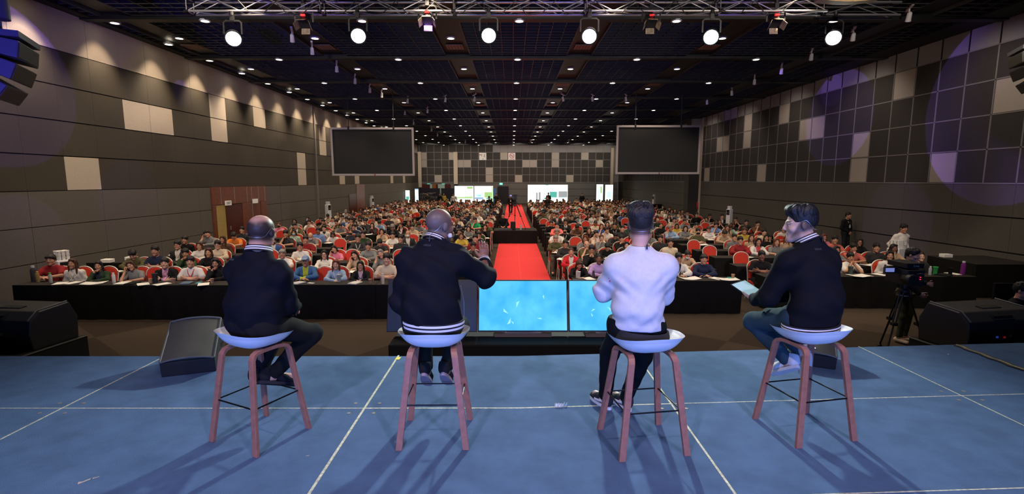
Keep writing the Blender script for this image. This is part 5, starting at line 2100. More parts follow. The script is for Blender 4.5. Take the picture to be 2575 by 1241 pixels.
f = Field((-0.16, -0.18, -0.16), (0.16, 0.17, 0.22), 0.0036)
f.E((0, -0.016, 0.040), (0.079, 0.101, 0.090), None, 0.01)
f.E((0, -0.012, 0.085), (0.086, 0.103, 0.075), None, 0.02)
f.T((-0.050, 0.045, 0.118), (0.050, 0.055, 0.122), 0.032, 0.030, 0.03)
f.T((-0.048, -0.03, 0.128), (0.045, -0.02, 0.130), 0.034, 0.032, 0.03)
f.T((-0.045, -0.075, 0.085), (0.045, -0.075, 0.085), 0.034, 0.034, 0.03)
for q_ in range(46):
    a_, r_ = rng.uniform(0, 6.283), rng.uniform(0, 1) ** 0.6
    px_, py_ = 0.078 * r_ * math.cos(a_), 0.095 * r_ * math.sin(a_) - 0.012
    pz_ = 0.085 + 0.062 * math.sqrt(max(0, 1 - r_ * r_))
    dx_, dy_ = rng.uniform(-0.03, 0.03) + px_ * 0.25, rng.uniform(-0.03, 0.03) + py_ * 0.2
    f.T((px_, py_, pz_ - 0.01), (px_ + dx_, py_ + dy_, pz_ + rng.uniform(0.012, 0.030)), 0.013, 0.003, 0.006)
f.E((0, 0.082, -0.030), (0.074, 0.080, 0.092), None, 0.012, sub=True)
for s_ in (-1, 1):
    f.E((s_ * 0.095, -0.004, -0.012), (0.030, 0.034, 0.042), None, 0.008, sub=True)
f.E((0, 0.05, -0.118), (0.2, 0.175, 0.082), None, 0.01, sub=True)
f.warp(lambda x, y, z: 0.003 * np.sin(95 * x + 18 * np.sin(40 * y)) * np.sin(80 * y + 30 * z) * (z > 0.05))
h = put('hair', f.mesh('tousled_black_hair', HAIR), o, col=(0.022, 0.020, 0.022))
h.matrix_local = head_matrix(Jl)
headset(o, Jl, -1)
b = MB()
for i in range(26):
    t = 2 * math.pi * i / 26
pts = [Vector(nb + np.array([0.064 * math.cos(2 * math.pi * i / 26), 0.064 * math.sin(2 * math.pi * i / 26), 0.052 + 0.006 * math.sin(2 * math.pi * i / 26)])) for i in range(26)]
b.tube(pts, 0.0018, n=5, closed=True)
b.build('necklace', mat('thin_gold_chain', (0.6, 0.42, 0.25), 0.3, 0.9), o)
shoe(o, Jl['aL'], (Jl['tL'][0], Jl['tL'][1], Jl['aL'][2]), (0.03, 0.03, 0.035), (0.68, 0.66, 0.66), laces=(0.6, 0.6, 0.58), accent=(0.66, 0.64, 0.62))
shoe(o, Jl['aR'], (Jl['tR'][0], Jl['tR'][1], Jl['aR'][2]), (0.03, 0.03, 0.035), (0.68, 0.66, 0.66), laces=(0.6, 0.6, 0.58), accent=(0.66, 0.64, 0.62))
b = MB()
for i in range(3):
    b.box((-0.265 + 0.006 * i, 0.01, 1.215 - 0.022 * i), (0.006, 0.016, 0.018), M=Matrix.Rotation(0.3, 3, 'Y'))
b.build('sleeve_print', mat('red_sleeve_print', (0.5, 0.03, 0.04), 0.7), o)

lapel_clip(o, Jl, 0.035, 0.078)
# --- person with the tablet on the fourth stool
base = (STOOLS[3][0], STOOLS[3][1], STAGE)
rr = LR(108)
J = dict(pel=(2.185, 3.55, 1.965), wst=(2.195, 3.53, 2.10), chs=(2.170, 3.545, 2.32), nb=(2.125, 3.555, 2.500), hd=(2.075, 3.595, 2.634),
         sL=(1.965, 3.52, 2.385), sR=(2.285, 3.605, 2.385), eL=(1.905, 3.63, 2.10), eR=(2.33, 3.76, 2.11), wL=(1.915, 3.86, 2.025), wR=(2.10, 3.95, 2.03),
         hL=(2.09, 3.56, 1.945), hR=(2.26, 3.61, 1.945), kL=(1.945, 3.93, 1.825), kR=(2.13, 4.02, 1.83), aL=(2.165, 3.76, 1.545), aR=(2.285, 3.78, 1.60),
         tL=(2.115, 3.86, 1.475), tR=(2.31, 3.84, 1.47), u=tuple(rr), Q=rotm(72, 4, 2),
         _hL=((0.05, 0.95, 0.0), (-0.25, 0.0, -1), (-1, 0.0, 0.2), 0.12), _hR=((-0.6, 0.7, 0.0), (0.3, 0.2, 0.9), (-0.6, -0.6, 0.2), 0.5), _nr=0.064)
o, Jl = speaker_person(J, base, (0.56, 0.36, 0.30), 'black-haired person in black jacket looking left and holding a tablet', fat=1.12,
                       stub=lambda L: 0.80 * (1 - ss(L[:, 2], 0.05, 0.08)) * (1 - ss(L[:, 1] + 0.5 * L[:, 2], 0.02, 0.04)) * ss(L[:, 2] + 0.4 * L[:, 1], -0.085, -0.035))
f = top_field(Jl, HQ, 0.021, 'L', fat=1.14, hem=((0, 0, 0.800), (0, 0, -1)), folds=0.008, arm=1.12, deep=0.92)
jk = put('jacket', f.mesh('black_jacket', CLOTH), o, col=(0.008, 0.008, 0.011))
band_at_neck(o, Jl, r=(0.071, 0.071))
b = MB()
z = 0.790
st = [(z - 0.004, z + 0.006, 0.004, 0.006, 1), (z + 0.006, z + 0.018, 0.006, 0.007, 0), (z + 0.018, z + 0.026, 0.007, 0.007, 1), (z + 0.026, z + 0.036, 0.007, 0.006, 0), (z + 0.036, z + 0.044, 0.006, 0.004, 1)]
ringband(b, (0.004, -0.003, 0), (-0.02, -0.02, 1), rr, (0.212, 0.154), st, n=64)
b.build('hem_rib', RIB, o, smooth=True)
f = legs_field(Jl, HQ, 0.012, fat=1.05, top=((0, 0, 0.93), (0, 0, 1)))
put('jeans', f.mesh('blue_jeans', CLOTH), o, col=(0.028, 0.055, 0.075))
f = Field((-0.16, -0.18, -0.16), (0.16, 0.17, 0.20), 0.0036)
f.E((0, -0.016, 0.040), (0.0785, 0.102, 0.089), None, 0.01)
f.E((0.002, -0.010, 0.085), (0.080, 0.103, 0.068), None, 0.02)
f.T((-0.045, 0.030, 0.118), (0.050, 0.040, 0.122), 0.028, 0.030, 0.03)
f.T((-0.040, 0.068, 0.108), (0.052, 0.066, 0.112), 0.024, 0.026, 0.03)
f.T((-0.035, -0.05, 0.108), (0.045, -0.05, 0.110), 0.036, 0.034, 0.03)
f.E((0, 0.088, -0.030), (0.076, 0.078, 0.106), None, 0.010, sub=True)
for s_ in (-1, 1):
    f.E((s_ * 0.095, -0.004, -0.012), (0.030, 0.032, 0.040), None, 0.008, sub=True)
f.E((0, 0.05, -0.112), (0.2, 0.165, 0.085), None, 0.01, sub=True)
f.warp(lambda x, y, z: 0.0022 * np.sin(150 * x + 12 * np.sin(14 * y)) * (z > 0.07) + 0.0008 * np.sin(230 * x + 20 * y))
h = put('hair', f.mesh('swept_back_black_hair', HAIR), o, col=(0.010, 0.010, 0.012))
h.matrix_local = head_matrix(Jl)
headset(o, Jl, 1)
shoe(o, Jl['aL'], Jl['tL'], (0.62, 0.62, 0.66), (0.55, 0.55, 0.58), up=(0.2, 0.6, 1), laces=(0.7, 0.7, 0.72))
shoe(o, Jl['aR'], Jl['tR'], (0.62, 0.62, 0.66), (0.55, 0.55, 0.58), up=(0, 1, 0.4), laces=(0.7, 0.7, 0.72), accent=(0.4, 0.05, 0.05))
lapel_clip(o, Jl, 0.02)
fmark(o, jk.data, 2057, 626, 0.055, 0.014, 5, MARK)
# tablet in his left hand
b = MB()
tb = empty('tablet_computer', (1.925, 3.985, 2.068))
tb.rotation_euler = (R(22), R(-8), R(25))
tag(tb, 'pale tablet computer held in the hand of the man looking left', 'tablet')
b.box((0, 0, 0), (0.17, 0.245, 0.008))
b.build('casing', M['black'], tb, bevel=0.003)
b = MB()
b.box((0, 0, 0.0046), (0.155, 0.225, 0.0012))
b.build('screen', mat('lit_tablet_screen', (0.35, 0.55, 0.6), 0.2, emit=0.55), tb)
# ------------------------------------------------------------------ audience: poses, clothes, chairs, tables
COL = {'black': (0.012, 0.012, 0.013), 'charcoal': (0.035, 0.034, 0.036), 'grey': (0.17, 0.17, 0.17), 'white': (0.62, 0.58, 0.54), 'cream': (0.56, 0.46, 0.34), 'beige': (0.42, 0.30, 0.20),
       'tan': (0.30, 0.17, 0.075), 'maroon': (0.24, 0.022, 0.026), 'red': (0.52, 0.022, 0.032), 'pink': (0.60, 0.17, 0.27), 'salmon': (0.48, 0.13, 0.10), 'coral': (0.80, 0.17, 0.14),
       'orange': (0.70, 0.20, 0.04), 'yellow': (0.48, 0.34, 0.06), 'olive': (0.085, 0.08, 0.038), 'green': (0.02, 0.30, 0.11), 'dark green': (0.028, 0.050, 0.026), 'mint': (0.36, 0.46, 0.38),
       'blue': (0.05, 0.10, 0.28), 'pale blue': (0.25, 0.35, 0.48), 'navy': (0.02, 0.026, 0.055), 'lavender': (0.40, 0.26, 0.55), 'brown': (0.11, 0.055, 0.032), 'denim': (0.05, 0.115, 0.24),
       'sky blue': (0.16, 0.25, 0.50)}
HC = {'black': (0.014, 0.012, 0.012), 'brown': (0.06, 0.026, 0.016), 'auburn': (0.13, 0.035, 0.018), 'grey': (0.20, 0.18, 0.16), 'blue': (0.16, 0.24, 0.38), 'green': (0.03, 0.06, 0.05), 'white': (0.5, 0.48, 0.46)}
SK = [(0.52, 0.27, 0.17), (0.47, 0.24, 0.15), (0.42, 0.205, 0.125), (0.56, 0.31, 0.21), (0.22, 0.095, 0.055)]
SEAT = dict(pel=(0, -0.03, 0.55), wst=(0, -0.045, 0.69), chs=(0, -0.02, 0.87), nb=(0, 0.01, 1.0), hd=(0, 0.045, 1.155), sL=(-0.158, 0, 0.932), sR=(0.158, 0, 0.932),
            hL=(-0.09, 0, 0.53), hR=(0.09, 0, 0.53), kL=(-0.11, 0.42, 0.52), kR=(0.11, 0.42, 0.52), aL=(-0.11, 0.42, 0.10), aR=(0.11, 0.42, 0.10), tL=(-0.12, 0.56, 0.05), tR=(0.12, 0.56, 0.05), u=(1, 0, 0))
FLAT = lambda dx, dy: ((dx, dy, -0.02), (0, 0.1, 1), (0, 1, 0.05), 0.25)
POSE = {
    'fold': dict(eL=(-0.235, 0.19, 0.815), eR=(0.235, 0.19, 0.815), wL=(-0.01, 0.33, 0.805), wR=(0.01, 0.38, 0.805), Q=rotm(0, 2), _hL=FLAT(1, 0.1), _hR=FLAT(-1, 0.1)),
    'chin': dict(eL=(-0.235, 0.19, 0.815), eR=(0.13, 0.31, 0.815), wL=(0.03, 0.34, 0.805), wR=(0.055, 0.205, 0.985), Q=rotm(5, 4, 3), _hL=FLAT(1, 0.1), _hR=((-0.35, -0.35, 0.75), (0.5, 0.8, 0.2), (0.2, -0.9, 0), 1.0)),
    'lap': dict(eL=(-0.235, -0.01, 0.71), eR=(0.235, -0.01, 0.71), wL=(-0.09, 0.20, 0.635), wR=(0.09, 0.20, 0.635), Q=rotm(-4, -3), _hL=((0.5, 0.7, -0.1), (0, 0.2, 1), (0.7, -0.5, 0), 0.4), _hR=((-0.5, 0.7, -0.1), (0, 0.2, 1), (-0.7, -0.5, 0), 0.4)),
    'write': dict(chs=(0, 0.02, 0.86), nb=(0, 0.09, 0.985), hd=(0, 0.165, 1.110), sL=(-0.158, 0.06, 0.922), sR=(0.158, 0.06, 0.922), eL=(-0.235, 0.24, 0.815), eR=(0.235, 0.24, 0.815), wL=(-0.08, 0.40, 0.805), wR=(0.07, 0.42, 0.81),
                  Q=rotm(4, 34), _hL=FLAT(0.7, 0.6), _hR=((-0.4, 0.7, 0.0), (0.2, 0.2, 1), (-0.8, -0.2, 0.3), 0.9)),
    'cross': dict(eL=(-0.240, 0.09, 0.77), eR=(0.240, 0.09, 0.77), wL=(0.06, 0.20, 0.80), wR=(-0.05, 0.235, 0.775), Q=rotm(3, -2, -2), _hL=((1, -0.1, 0.1), (0, 1, 0.2), (0, 0.1, 1), 0.3), _hR=((-1, -0.1, 0.1), (0, 1, 0.2), (0, 0.1, 1), 0.3)),
    'hands': dict(eL=(-0.175, 0.33, 0.815), eR=(0.175, 0.33, 0.815), wL=(-0.045, 0.235, 0.985), wR=(0.045, 0.235, 0.985), Q=rotm(0, 5), _hL=((0.35, -0.35, 0.75), (-0.5, 0.8, 0.1), (0.2, -0.9, 0.2), 0.9), _hR=((-0.35, -0.35, 0.75), (0.5, 0.8, 0.1), (-0.2, -0.9, 0.2), 0.9)),
    'tilt': dict(hd=(0.04, 0.06, 1.145), eL=(-0.235, 0.19, 0.815), eR=(0.19, 0.31, 0.815), wL=(0.03, 0.34, 0.805), wR=(0.145, 0.165, 1.015), Q=rotm(-4, 5, 20), _hL=FLAT(1, 0.1), _hR=((-0.1, -0.25, 0.85), (0.9, 0.3, 0), (0.1, -0.9, -0.2), 0.6)),
}
STAND = dict(pel=(0, 0, 0.95), wst=(0, -0.01, 1.10), chs=(0, 0, 1.28), nb=(0, 0.01, 1.43), hd=(0, 0.045, 1.59), sL=(-0.168, 0, 1.365), sR=(0.168, 0, 1.365), hL=(-0.09, 0, 0.92), hR=(0.09, 0, 0.92),
             kL=(-0.10, 0.03, 0.50), kR=(0.10, 0.03, 0.50), aL=(-0.10, 0, 0.09), aR=(0.10, 0, 0.09), tL=(-0.13, 0.15, 0.045), tR=(0.13, 0.15, 0.045), u=(1, 0, 0))
SPOSE = {
    'clasp': dict(eL=(-0.25, -0.01, 1.10), eR=(0.25, -0.01, 1.10), wL=(-0.05, 0.17, 0.95), wR=(0.05, 0.17, 0.95), Q=rotm(12, -8, -6), _hL=((0.6, 0.3, -0.7), (0, 1, 0.2), (0.5, 0.2, 0.5), 0.6), _hR=((-0.6, 0.3, -0.7), (0, 1, 0.2), (-0.5, 0.2, 0.5), 0.6)),
    'table': dict(eL=(-0.27, -0.10, 1.13), eR=(0.27, -0.10, 1.13), wL=(-0.27, 0.04, 0.90), wR=(0.27, 0.04, 0.90), Q=rotm(-6, 4), _hL=((0, 0.1, -1), (-1, 0, 0), (0, 1, 0), 0.4), _hR=((0, 0.1, -1), (1, 0, 0), (0, 1, 0), 0.4)),
    'cam': dict(eL=(-0.24, 0.06, 1.13), eR=(0.24, 0.10, 1.12), wL=(-0.10, 0.27, 1.10), wR=(0.19, 0.27, 0.96), Q=rotm(0, 6), _hL=((0.3, 0.9, 0.1), (-1, 0, 0.3), (0, 0.2, 1), 0.9), _hR=((-0.1, 0.8, -0.4), (1, 0, 0.2), (0, 0.4, 0.9), 0.8)),
    'shoot': dict(eL=(-0.22, 0.10, 1.26), eR=(0.22, 0.10, 1.26), wL=(-0.06, 0.24, 1.50), wR=(0.06, 0.24, 1.50), Q=rotm(0, 2), _hL=((0.3, 0.0, 0.9), (-0.3, 0.9, 0), (0.3, -0.5, 0), 0.9), _hR=((-0.3, 0.0, 0.9), (0.3, 0.9, 0), (-0.3, -0.5, 0), 0.9)),
}
_mesh = {}
INNER = {'JW': mat('white_inner_shirt', (0.60, 0.57, 0.54), 0.85), 'JB': mat('black_inner_shirt', (0.014, 0.014, 0.015), 0.85), 'JY': mat('lime_inner_shirt', (0.40, 0.42, 0.03), 0.85),
         'JP': mat('pink_inner_shirt', (0.55, 0.36, 0.38), 0.85), 'JG': mat('printed_front', (0.42, 0.20, 0.30), 0.85, noise=(14, 0.9)), 'JR': mat('red_inner_shirt', (0.5, 0.05, 0.05), 0.85)}


def joints(pose):
    J = dict(STAND if pose in SPOSE else SEAT)
    J.update(SPOSE[pose] if pose in SPOSE else POSE[pose])
    return J


def body_mesh(pose, fem):
    k = ('b', pose, fem)
    if k not in _mesh:
        J = joints(pose)
        _mesh[k] = head_coords(body_field(J, 0.0075, fem).mesh('audience_body', SKIN), J['hd'], J['Q'])
    return _mesh[k]


def top_mesh(pose, sl):
    k = ('t', pose, sl)
    if k not in _mesh:
        J = joints(pose)
        z = 0.50 if pose in POSE else 0.88
        f = top_field(J, 0.0090, 0.012, 'S' if sl == 'S' else 'L', hem=((0, 0, z), (0, 0, -1)), folds=0.006, arm=1.02)
        nb = np.array(J['nb'])

        def paint(P):
            """An open jacket shows the shirt below as a narrowing front panel."""
            h_ = nb[2] - P[:, 2]
            return ((P[:, 1] > nb[1] + 0.02) & (np.abs(P[:, 0] - nb[0]) < np.clip(0.062 - 0.06 * h_, 0.012, 1)) & (h_ < 0.42)).astype(int)
        _mesh[k] = f.mesh('audience_top', [CLOTH, INNER[sl]] if sl in INNER else CLOTH, paint if sl in INNER else None)
    return _mesh[k]


def legs_mesh(pose):
    k = ('l', pose if pose in SPOSE else 'seat')
    if k not in _mesh:
        _mesh[k] = legs_field(joints(pose), 0.012, 0.010, top=((0, 0, 0.62 if pose in POSE else 1.0), (0, 0, 1))).mesh('audience_trousers', CLOTH)
    return _mesh[k]


def shoes_mesh(pose):
    k = ('s', pose if pose in SPOSE else 'seat')
    if k not in _mesh:
        J = joints(pose)
        f = Field((-0.26, -0.15, -0.02), (0.26, 0.72, 0.2), 0.011)
        for s in 'LR':
            A, T0 = np.array(J['a' + s]), np.array(J['t' + s])
            f.T(A + (0, -0.03, -0.035), T0 + (0, 0, 0), (0.043, 0.048), (0.046, 0.032), 0.02, u=(1, 0, 0))
        f.cut((0, 0, 0.004), (0, 0, -1))
        _mesh[k] = f.mesh('audience_shoes', CLOTH)
    return _mesh[k]


def hair_mesh(style):
    k = ('h', style)
    if k not in _mesh:
        _mesh[k] = hair_field(style, 0.0075).mesh('audience_hair', HAIR)
    return _mesh[k]


def small_meshes():
    b = MB()
    for s in (-1, 1):
        b.tube([(s * 0.031 + 0.022 * math.cos(i * 0.628), 0.106, 0.004 + 0.017 * math.sin(i * 0.628)) for i in range(10)], 0.0022, n=4, closed=True)
        b.tube([(s * 0.053, 0.104, 0.008), (s * 0.076, 0.06, 0.010), (s * 0.084, -0.005, 0.012)], 0.002, n=4)
    b.rod((-0.010, 0.107, 0.008), (0.010, 0.107, 0.008), 0.002, n=4)
    g = b.data('glasses', M['black'])
    f = Field((-0.1, -0.02, -0.13), (0.1, 0.15, 0.03), 0.007)
    f.E((0, 0.048, -0.052), (0.064, 0.072, 0.052), None, 0.01)
    f.cut((0, 0.02, 0), (0, -1, 0))
    mk = f.mesh('face_mask', CLOTH)
    b = MB()
    for s in (-1, 1):
        b.tube([(s * 0.060, -0.02, 1.02), (s * 0.068, 0.07, 0.985), (s * 0.045, 0.125, 0.90), (0.0, 0.145, 0.80)], 0, n=4, flat=(0.007, 0.003, (0, 1, 0)))
    l = b.data('lanyard', CLOTH)
    b = MB()
    b.box((0, 0.150, 0.745), (0.075, 0.006, 0.105))
    bd = b.data('name_badge', M['white'])
    return g, mk, l, bd


GLASSES, MASK, LANY, BADGE = small_meshes()


def figure(loc, rz, pose, fem, hair, hcol, top, sleeve, skin, label, group, bottoms=(0.02, 0.021, 0.026), extras=(), s=1.0, cat='person'):
    J = joints(pose)
    o = put('person', body_mesh(pose, fem), None, loc, (0, 0, rz), col=skin)
    o.scale = (s * (0.93 if fem else 1.0), s, s)
    tag(o, label, cat, group)
    put('top', top_mesh(pose, sleeve), o, col=top)
    put('trousers', legs_mesh(pose), o, col=bottoms)
    put('shoes', shoes_mesh(pose), o, col=(0.03, 0.03, 0.03) if 'whiteshoes' not in extras else (0.6, 0.5, 0.4))
    H = head_matrix(J)
    if hair != 'bald':
        h = put('hair' if hair not in ('cap', 'scarf') else {'cap': 'cap', 'scarf': 'headscarf'}[hair], hair_mesh(hair), o, col=hcol)
        h.matrix_local = H
    if 'glasses' in extras:
        h = put('glasses', GLASSES, o)
        h.matrix_local = H
    for e in extras:
        if e.startswith('mask'):
            h = put('face_mask', MASK, o, col={'maskblack': (0.012, 0.012, 0.012), 'maskblue': (0.30, 0.42, 0.55)}.get(e, (0.62, 0.62, 0.64)))
            h.matrix_local = H
        if e.startswith('lanyard'):
            l = put('lanyard', LANY, o, col={'lanyardw': (0.6, 0.55, 0.48), 'lanyardr': (0.5, 0.05, 0.05)}.get(e, (0.03, 0.05, 0.16)))
            b2 = put('name_badge', BADGE, l)
            if pose in SPOSE:
                l.location = (0, -0.005, 0.43)
    return o


# chair: red pads in a pale tube frame
def chair_meshes():
    pts = [(-0.185, 0.0)] + [(0.185, 0.0)] + [(0.195, 0.30)] + [(0.195 * math.cos(a), 0.30 + 0.15 * math.sin(a)) for a in [i * math.pi / 12 for i in range(1, 12)]] + [(-0.195, 0.30)]
    tilt = Matrix.Rotation(R(8), 3, 'X')
    b = MB()
    b.prism(pts, (0, -0.185, 0.52), (1, 0, 0), tilt @ Vector((0, 0, 1)), tilt @ Vector((0, -1, 0)), 0.045)
    back = b.data('chair_back', M['red_cloth'], bevel=0.014)
    b = MB()
    b.box((0, 0.02, 0.455), (0.42, 0.42, 0.07))
    seat = b.data('chair_seat', M['red_cloth'], bevel=0.022, seg=3)
    b = MB()
    up = []
    for x, z in [(-0.200, -0.10), (-0.205, 0.15), (-0.215, 0.30)] + [(-0.215 * math.cos(a), 0.30 + 0.168 * math.sin(a)) for a in [i * math.pi / 10 for i in range(1, 10)]] + [(0.215, 0.30), (0.205, 0.15), (0.200, -0.10)]:
        v = tilt @ Vector((x, 0, z))
        up.append(v + Vector((0, -0.208, 0.52)))
    path = [(-0.215, -0.27, 0.0), (-0.205, -0.20, 0.36)] + up + [(0.205, -0.20, 0.36), (0.215, -0.27, 0.0)]
    b.tube(path, 0.0135, n=7)
    for s in (-1, 1):
        b.tube([(s * 0.20, 0.235, 0.0), (s * 0.20, 0.215, 0.40), (s * 0.20, 0.15, 0.415), (s * 0.20, -0.20, 0.415)], 0.0125, n=7)
    b.rod((-0.20, 0.20, 0.415), (0.20, 0.20, 0.415), 0.0125, n=7)
    b.rod((-0.20, -0.19, 0.415), (0.20, -0.19, 0.415), 0.0125, n=7)
    frame = b.data('chair_frame', M['chair_frame'], smooth=True)
    return back, seat, frame


CH_BACK, CH_SEAT, CH_FRAME = chair_meshes()


def chair(x, y, rz, label):
    o = put('banquet_chair', CH_FRAME, None, (x, y, 0), (0, 0, rz))
    tag(o, label, 'chair', 'red banquet chairs in the audience rows')
    put('backrest', CH_BACK, o)
    put('seat', CH_SEAT, o)
    return o


def table_meshes(w):
    d, h = 0.46, 0.75
    b = MB()
    b.box((0, 0, h - 0.011), (w, d, 0.022))
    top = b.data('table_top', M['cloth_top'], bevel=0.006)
    b = MB()
    n = int(w / 0.055)
    pts = [(-w / 2 + 0.0, d / 2 - 0.02)] + [(-w / 2, d / 2 - 0.02 - 0.4 * i / 6) for i in range(1, 7)]
    pts += [(-w / 2 + w * i / n, -d / 2) for i in range(n + 1)]
    pts += [(w / 2, -d / 2 + 0.4 * i / 6) for i in range(1, 7)] + [(w / 2, d / 2 - 0.02)]
    q = random.Random(int(w * 100))
    vs = []
    for j, z in enumerate((h - 0.004, h * 0.6, h * 0.3, 0.012)):
        for i, (px, py) in enumerate(pts):
            a = (0, 0.004, 0.009, 0.014)[j] * (math.sin(i * 0.9) + 0.7 * math.sin(i * 0.37 + 1))
            vs.append((px + (a if abs(px) > w / 2 - 1e-6 else 0), py - (a + 0.006 * j if abs(py + d / 2) < 1e-6 else 0), z))
    N = len(pts)
    fs = [(j * N + i, j * N + i + 1, (j + 1) * N + i + 1, (j + 1) * N + i) for j in range(3) for i in range(N - 1)]
    b._add(vs, fs)
    return top, b.data('table_skirt', M['cloth_black'], smooth=True)


_tab = {}


def table(x, y, w, label):
    k = round(w, 2)
    if k not in _tab:
        _tab[k] = table_meshes(w)
    t = tag(empty('banquet_table', (x, y, 0)), label, 'table', 'black draped tables in rows')
    put('tabletop', _tab[k][0], t)
    put('skirt', _tab[k][1], t)


# the seating plan: four blocks of tables, rows 1.42 m apart
NROW, PITCH_Y = 26, 1.42
BLOCK = {'LA': (-4.98, -0.86, 6), 'LB': (-10.15, -5.62, 7), 'RA': (1.36, 5.12, 6), 'RB': (5.82, 10.75, 7)}
OFFS = {'LA': 11.22, 'LB': 11.18, 'RA': 11.65, 'RB': 12.12}


def span(blk, r):
    """Left and right end of a block in a row; the left ends make room for the water dispenser and its table."""
    xa, xb, n = BLOCK[blk]
    if blk == 'LB':
        xa, n = (-10.62, 7) if r == 0 else (-9.75, 6) if r in (1, 2) else (xa, n)
    return xa, xb, n


row_y = lambda blk, r: OFFS[blk] + PITCH_Y * r
for blk in BLOCK:
    for r in range(NROW):
        xa, xb, n = span(blk, r)
        w = (xb - xa) / 2 - 0.01
        for j in (0, 1):
            x = xa + (xb - xa) * (0.25 + 0.5 * j)
            order = {'LA': 2 - j, 'LB': 4 - j, 'RA': 1 + j, 'RB': 3 + j}[blk]
            table(x, row_y(blk, r) - 0.51, w, 'long black draped table, %s row, %s table %s of the red carpet' % (ORD[r + 1], ORD[order], 'left' if blk[0] == 'L' else 'right'))

# people the photograph shows clearly: head pixel, kind, hair, hair colour, garment colour, sleeve, pose, extras
KNOWN = """
130 655 m bowl black maroon S fold
186 665 f long brown white L lap lanyardw
247 662 f long black dark_green JB chin lanyard
335 660 f bob brown grey S tilt
418 655 m short black black JG cross
480 662 m short black white S cross lanyardr
527 664 f bob brown black S fold
770 662 m cap blue denim JY fold glasses
846 664 f long auburn pale_blue L fold lanyardw
907 664 f bob black black JP fold glasses,lanyard
973 650 m short black cream S cross
286 640 f long black beige L chin glasses
327 633 m short black olive L write
385 640 f tied black white S fold lanyardr
470 642 m short black dark_green L chin
544 645 f curly black black L chin
711 632 m bowl grey white S fold
796 640 f long black white L fold glasses
817 621 m short black red S fold glasses
897 640 f long black beige L tilt
927 622 m short black grey L fold
962 632 f bob grey grey L tilt
845 645 f bob black pink S tilt
393 620 m short black navy S cross
450 617 m short black charcoal JW lap glasses,lanyardw
467 614 m short black black L lap
503 613 f bob brown white L fold
548 618 m short black cream L fold glasses
562 606 f long brown brown L lap
592 603 m short black orange S write
690 605 m bowl black blue JW lap
720 606 m short black charcoal S chin
768 597 m short black maroon S cross
784 604 m bald black grey S write mask
801 588 m short black sky_blue S lap
740 583 f bob black mint L lap maskblue
816 580 m short black white JB lap lanyardw
870 601 m short black charcoal L fold glasses,lanyardw
915 597 m short black dark_green L fold glasses
957 602 m short black charcoal S write
988 591 m short black white S fold
1008 602 m short black charcoal L lap
1026 590 m bald black charcoal JW lap mask,lanyardw
955 580 f bob black beige L chin
890 570 m short black navy S fold glasses
528 603 m bowl black grey L tilt
400 655 m short black black S lap
1418 632 f tied brown red JW fold lanyardw
1447 662 f bob brown black L write
1505 655 f tied black lavender L fold
1705 645 m short black white JB fold glasses,lanyardw
1770 648 m bowl black navy L fold
1838 640 m short black maroon S write
1488 632 m short black black L hands glasses
1475 613 m bald grey olive S chin
1512 620 f tied brown grey L chin
1415 606 m short black charcoal L fold
1397 603 m cap grey olive L fold
1378 588 m bowl grey white S fold
1420 592 m short black black L lap maskblack,lanyardw
1400 566 m short black coral L fold
1450 570 m short black brown L write
1545 570 m short black black L lap lanyardw
1563 592 m short black black L chin
1575 615 f long black charcoal L chin
1527 605 m short black black L write
1685 603 m short black cream L lap
1660 612 m short black charcoal L lap
1725 622 f tied black beige L write mask
1722 575 f bob black grey L fold
1755 580 m short black olive S cross maskblack
1782 572 m cap black white L fold
1800 566 m short black sky_blue S chin
1845 594 m short black grey L lap
1860 610 m short black maroon L fold glasses
1889 602 f long brown beige L lap
1905 612 f long black white JR fold lanyardr
1925 606 f bob black black L fold
1950 612 f long auburn grey S fold
1915 634 m short black black S cross
1877 560 m short black charcoal S lap
1905 565 m short black brown S chin
2073 588 f bob auburn pink L chin
2097 606 m short black salmon S fold
2145 622 m short black salmon S chin
2160 612 f curly black black S fold glasses
2203 612 m short black charcoal S lap
2238 632 f bob black white L lap
2135 650 m short black white S hands
2196 652 f bob brown tan L hands
2244 650 f bob black beige L chin
2313 648 f tied black charcoal S lap
2100 630 f bob black grey S fold
1195 628 f bob black pink S fold
1190 640 m short black charcoal S fold glasses
1195 600 m short black maroon L lap
1160 590 f bob brown yellow S fold
1205 580 f bob brown dark_green L lap
1178 575 f bob black grey L fold
1195 555 m short black green S chin
1228 560 m short black olive S chin
1220 575 f bob black black L hands
"""
EMPTY = [(312, 670), (372, 670), (730, 668), (806, 668), (878, 618), (1793, 612), (2340, 655), (1035, 580), (930, 545), (1000, 540), (1060, 545), (1120, 545), (1385, 545), (1395, 550), (1475, 545), (1500, 552),
         (1690, 560), (1720, 545), (1780, 548), (1875, 640), (1330, 700), (450, 632), (670, 618), (1600, 555), (1560, 540)]


def seat_of(px, py):
    """Which block and row a head seen at a pixel belongs to."""
    best = None
    p0 = at(px, py, z=1.15)
    for blk in BLOCK:
        for r in range(NROW):
            xa, xb, n = span(blk, r)
            y = row_y(blk, r)
            x = at(px, py, Y=y).x
            if xa - 0.25 <= x <= xb + 0.25:
                c = abs(y - p0.y)
                if best is None or c < best[0]:
                    best = (c, blk, r, min(max(x, xa + 0.2), xb - 0.2))
    return best


taken = {}     # (block, row) -> list of x
plan = []      # dicts of every seat


def free(blk, r, x, gap=0.46):
    return all(abs(x - q) > gap for q in taken.setdefault((blk, r), []))


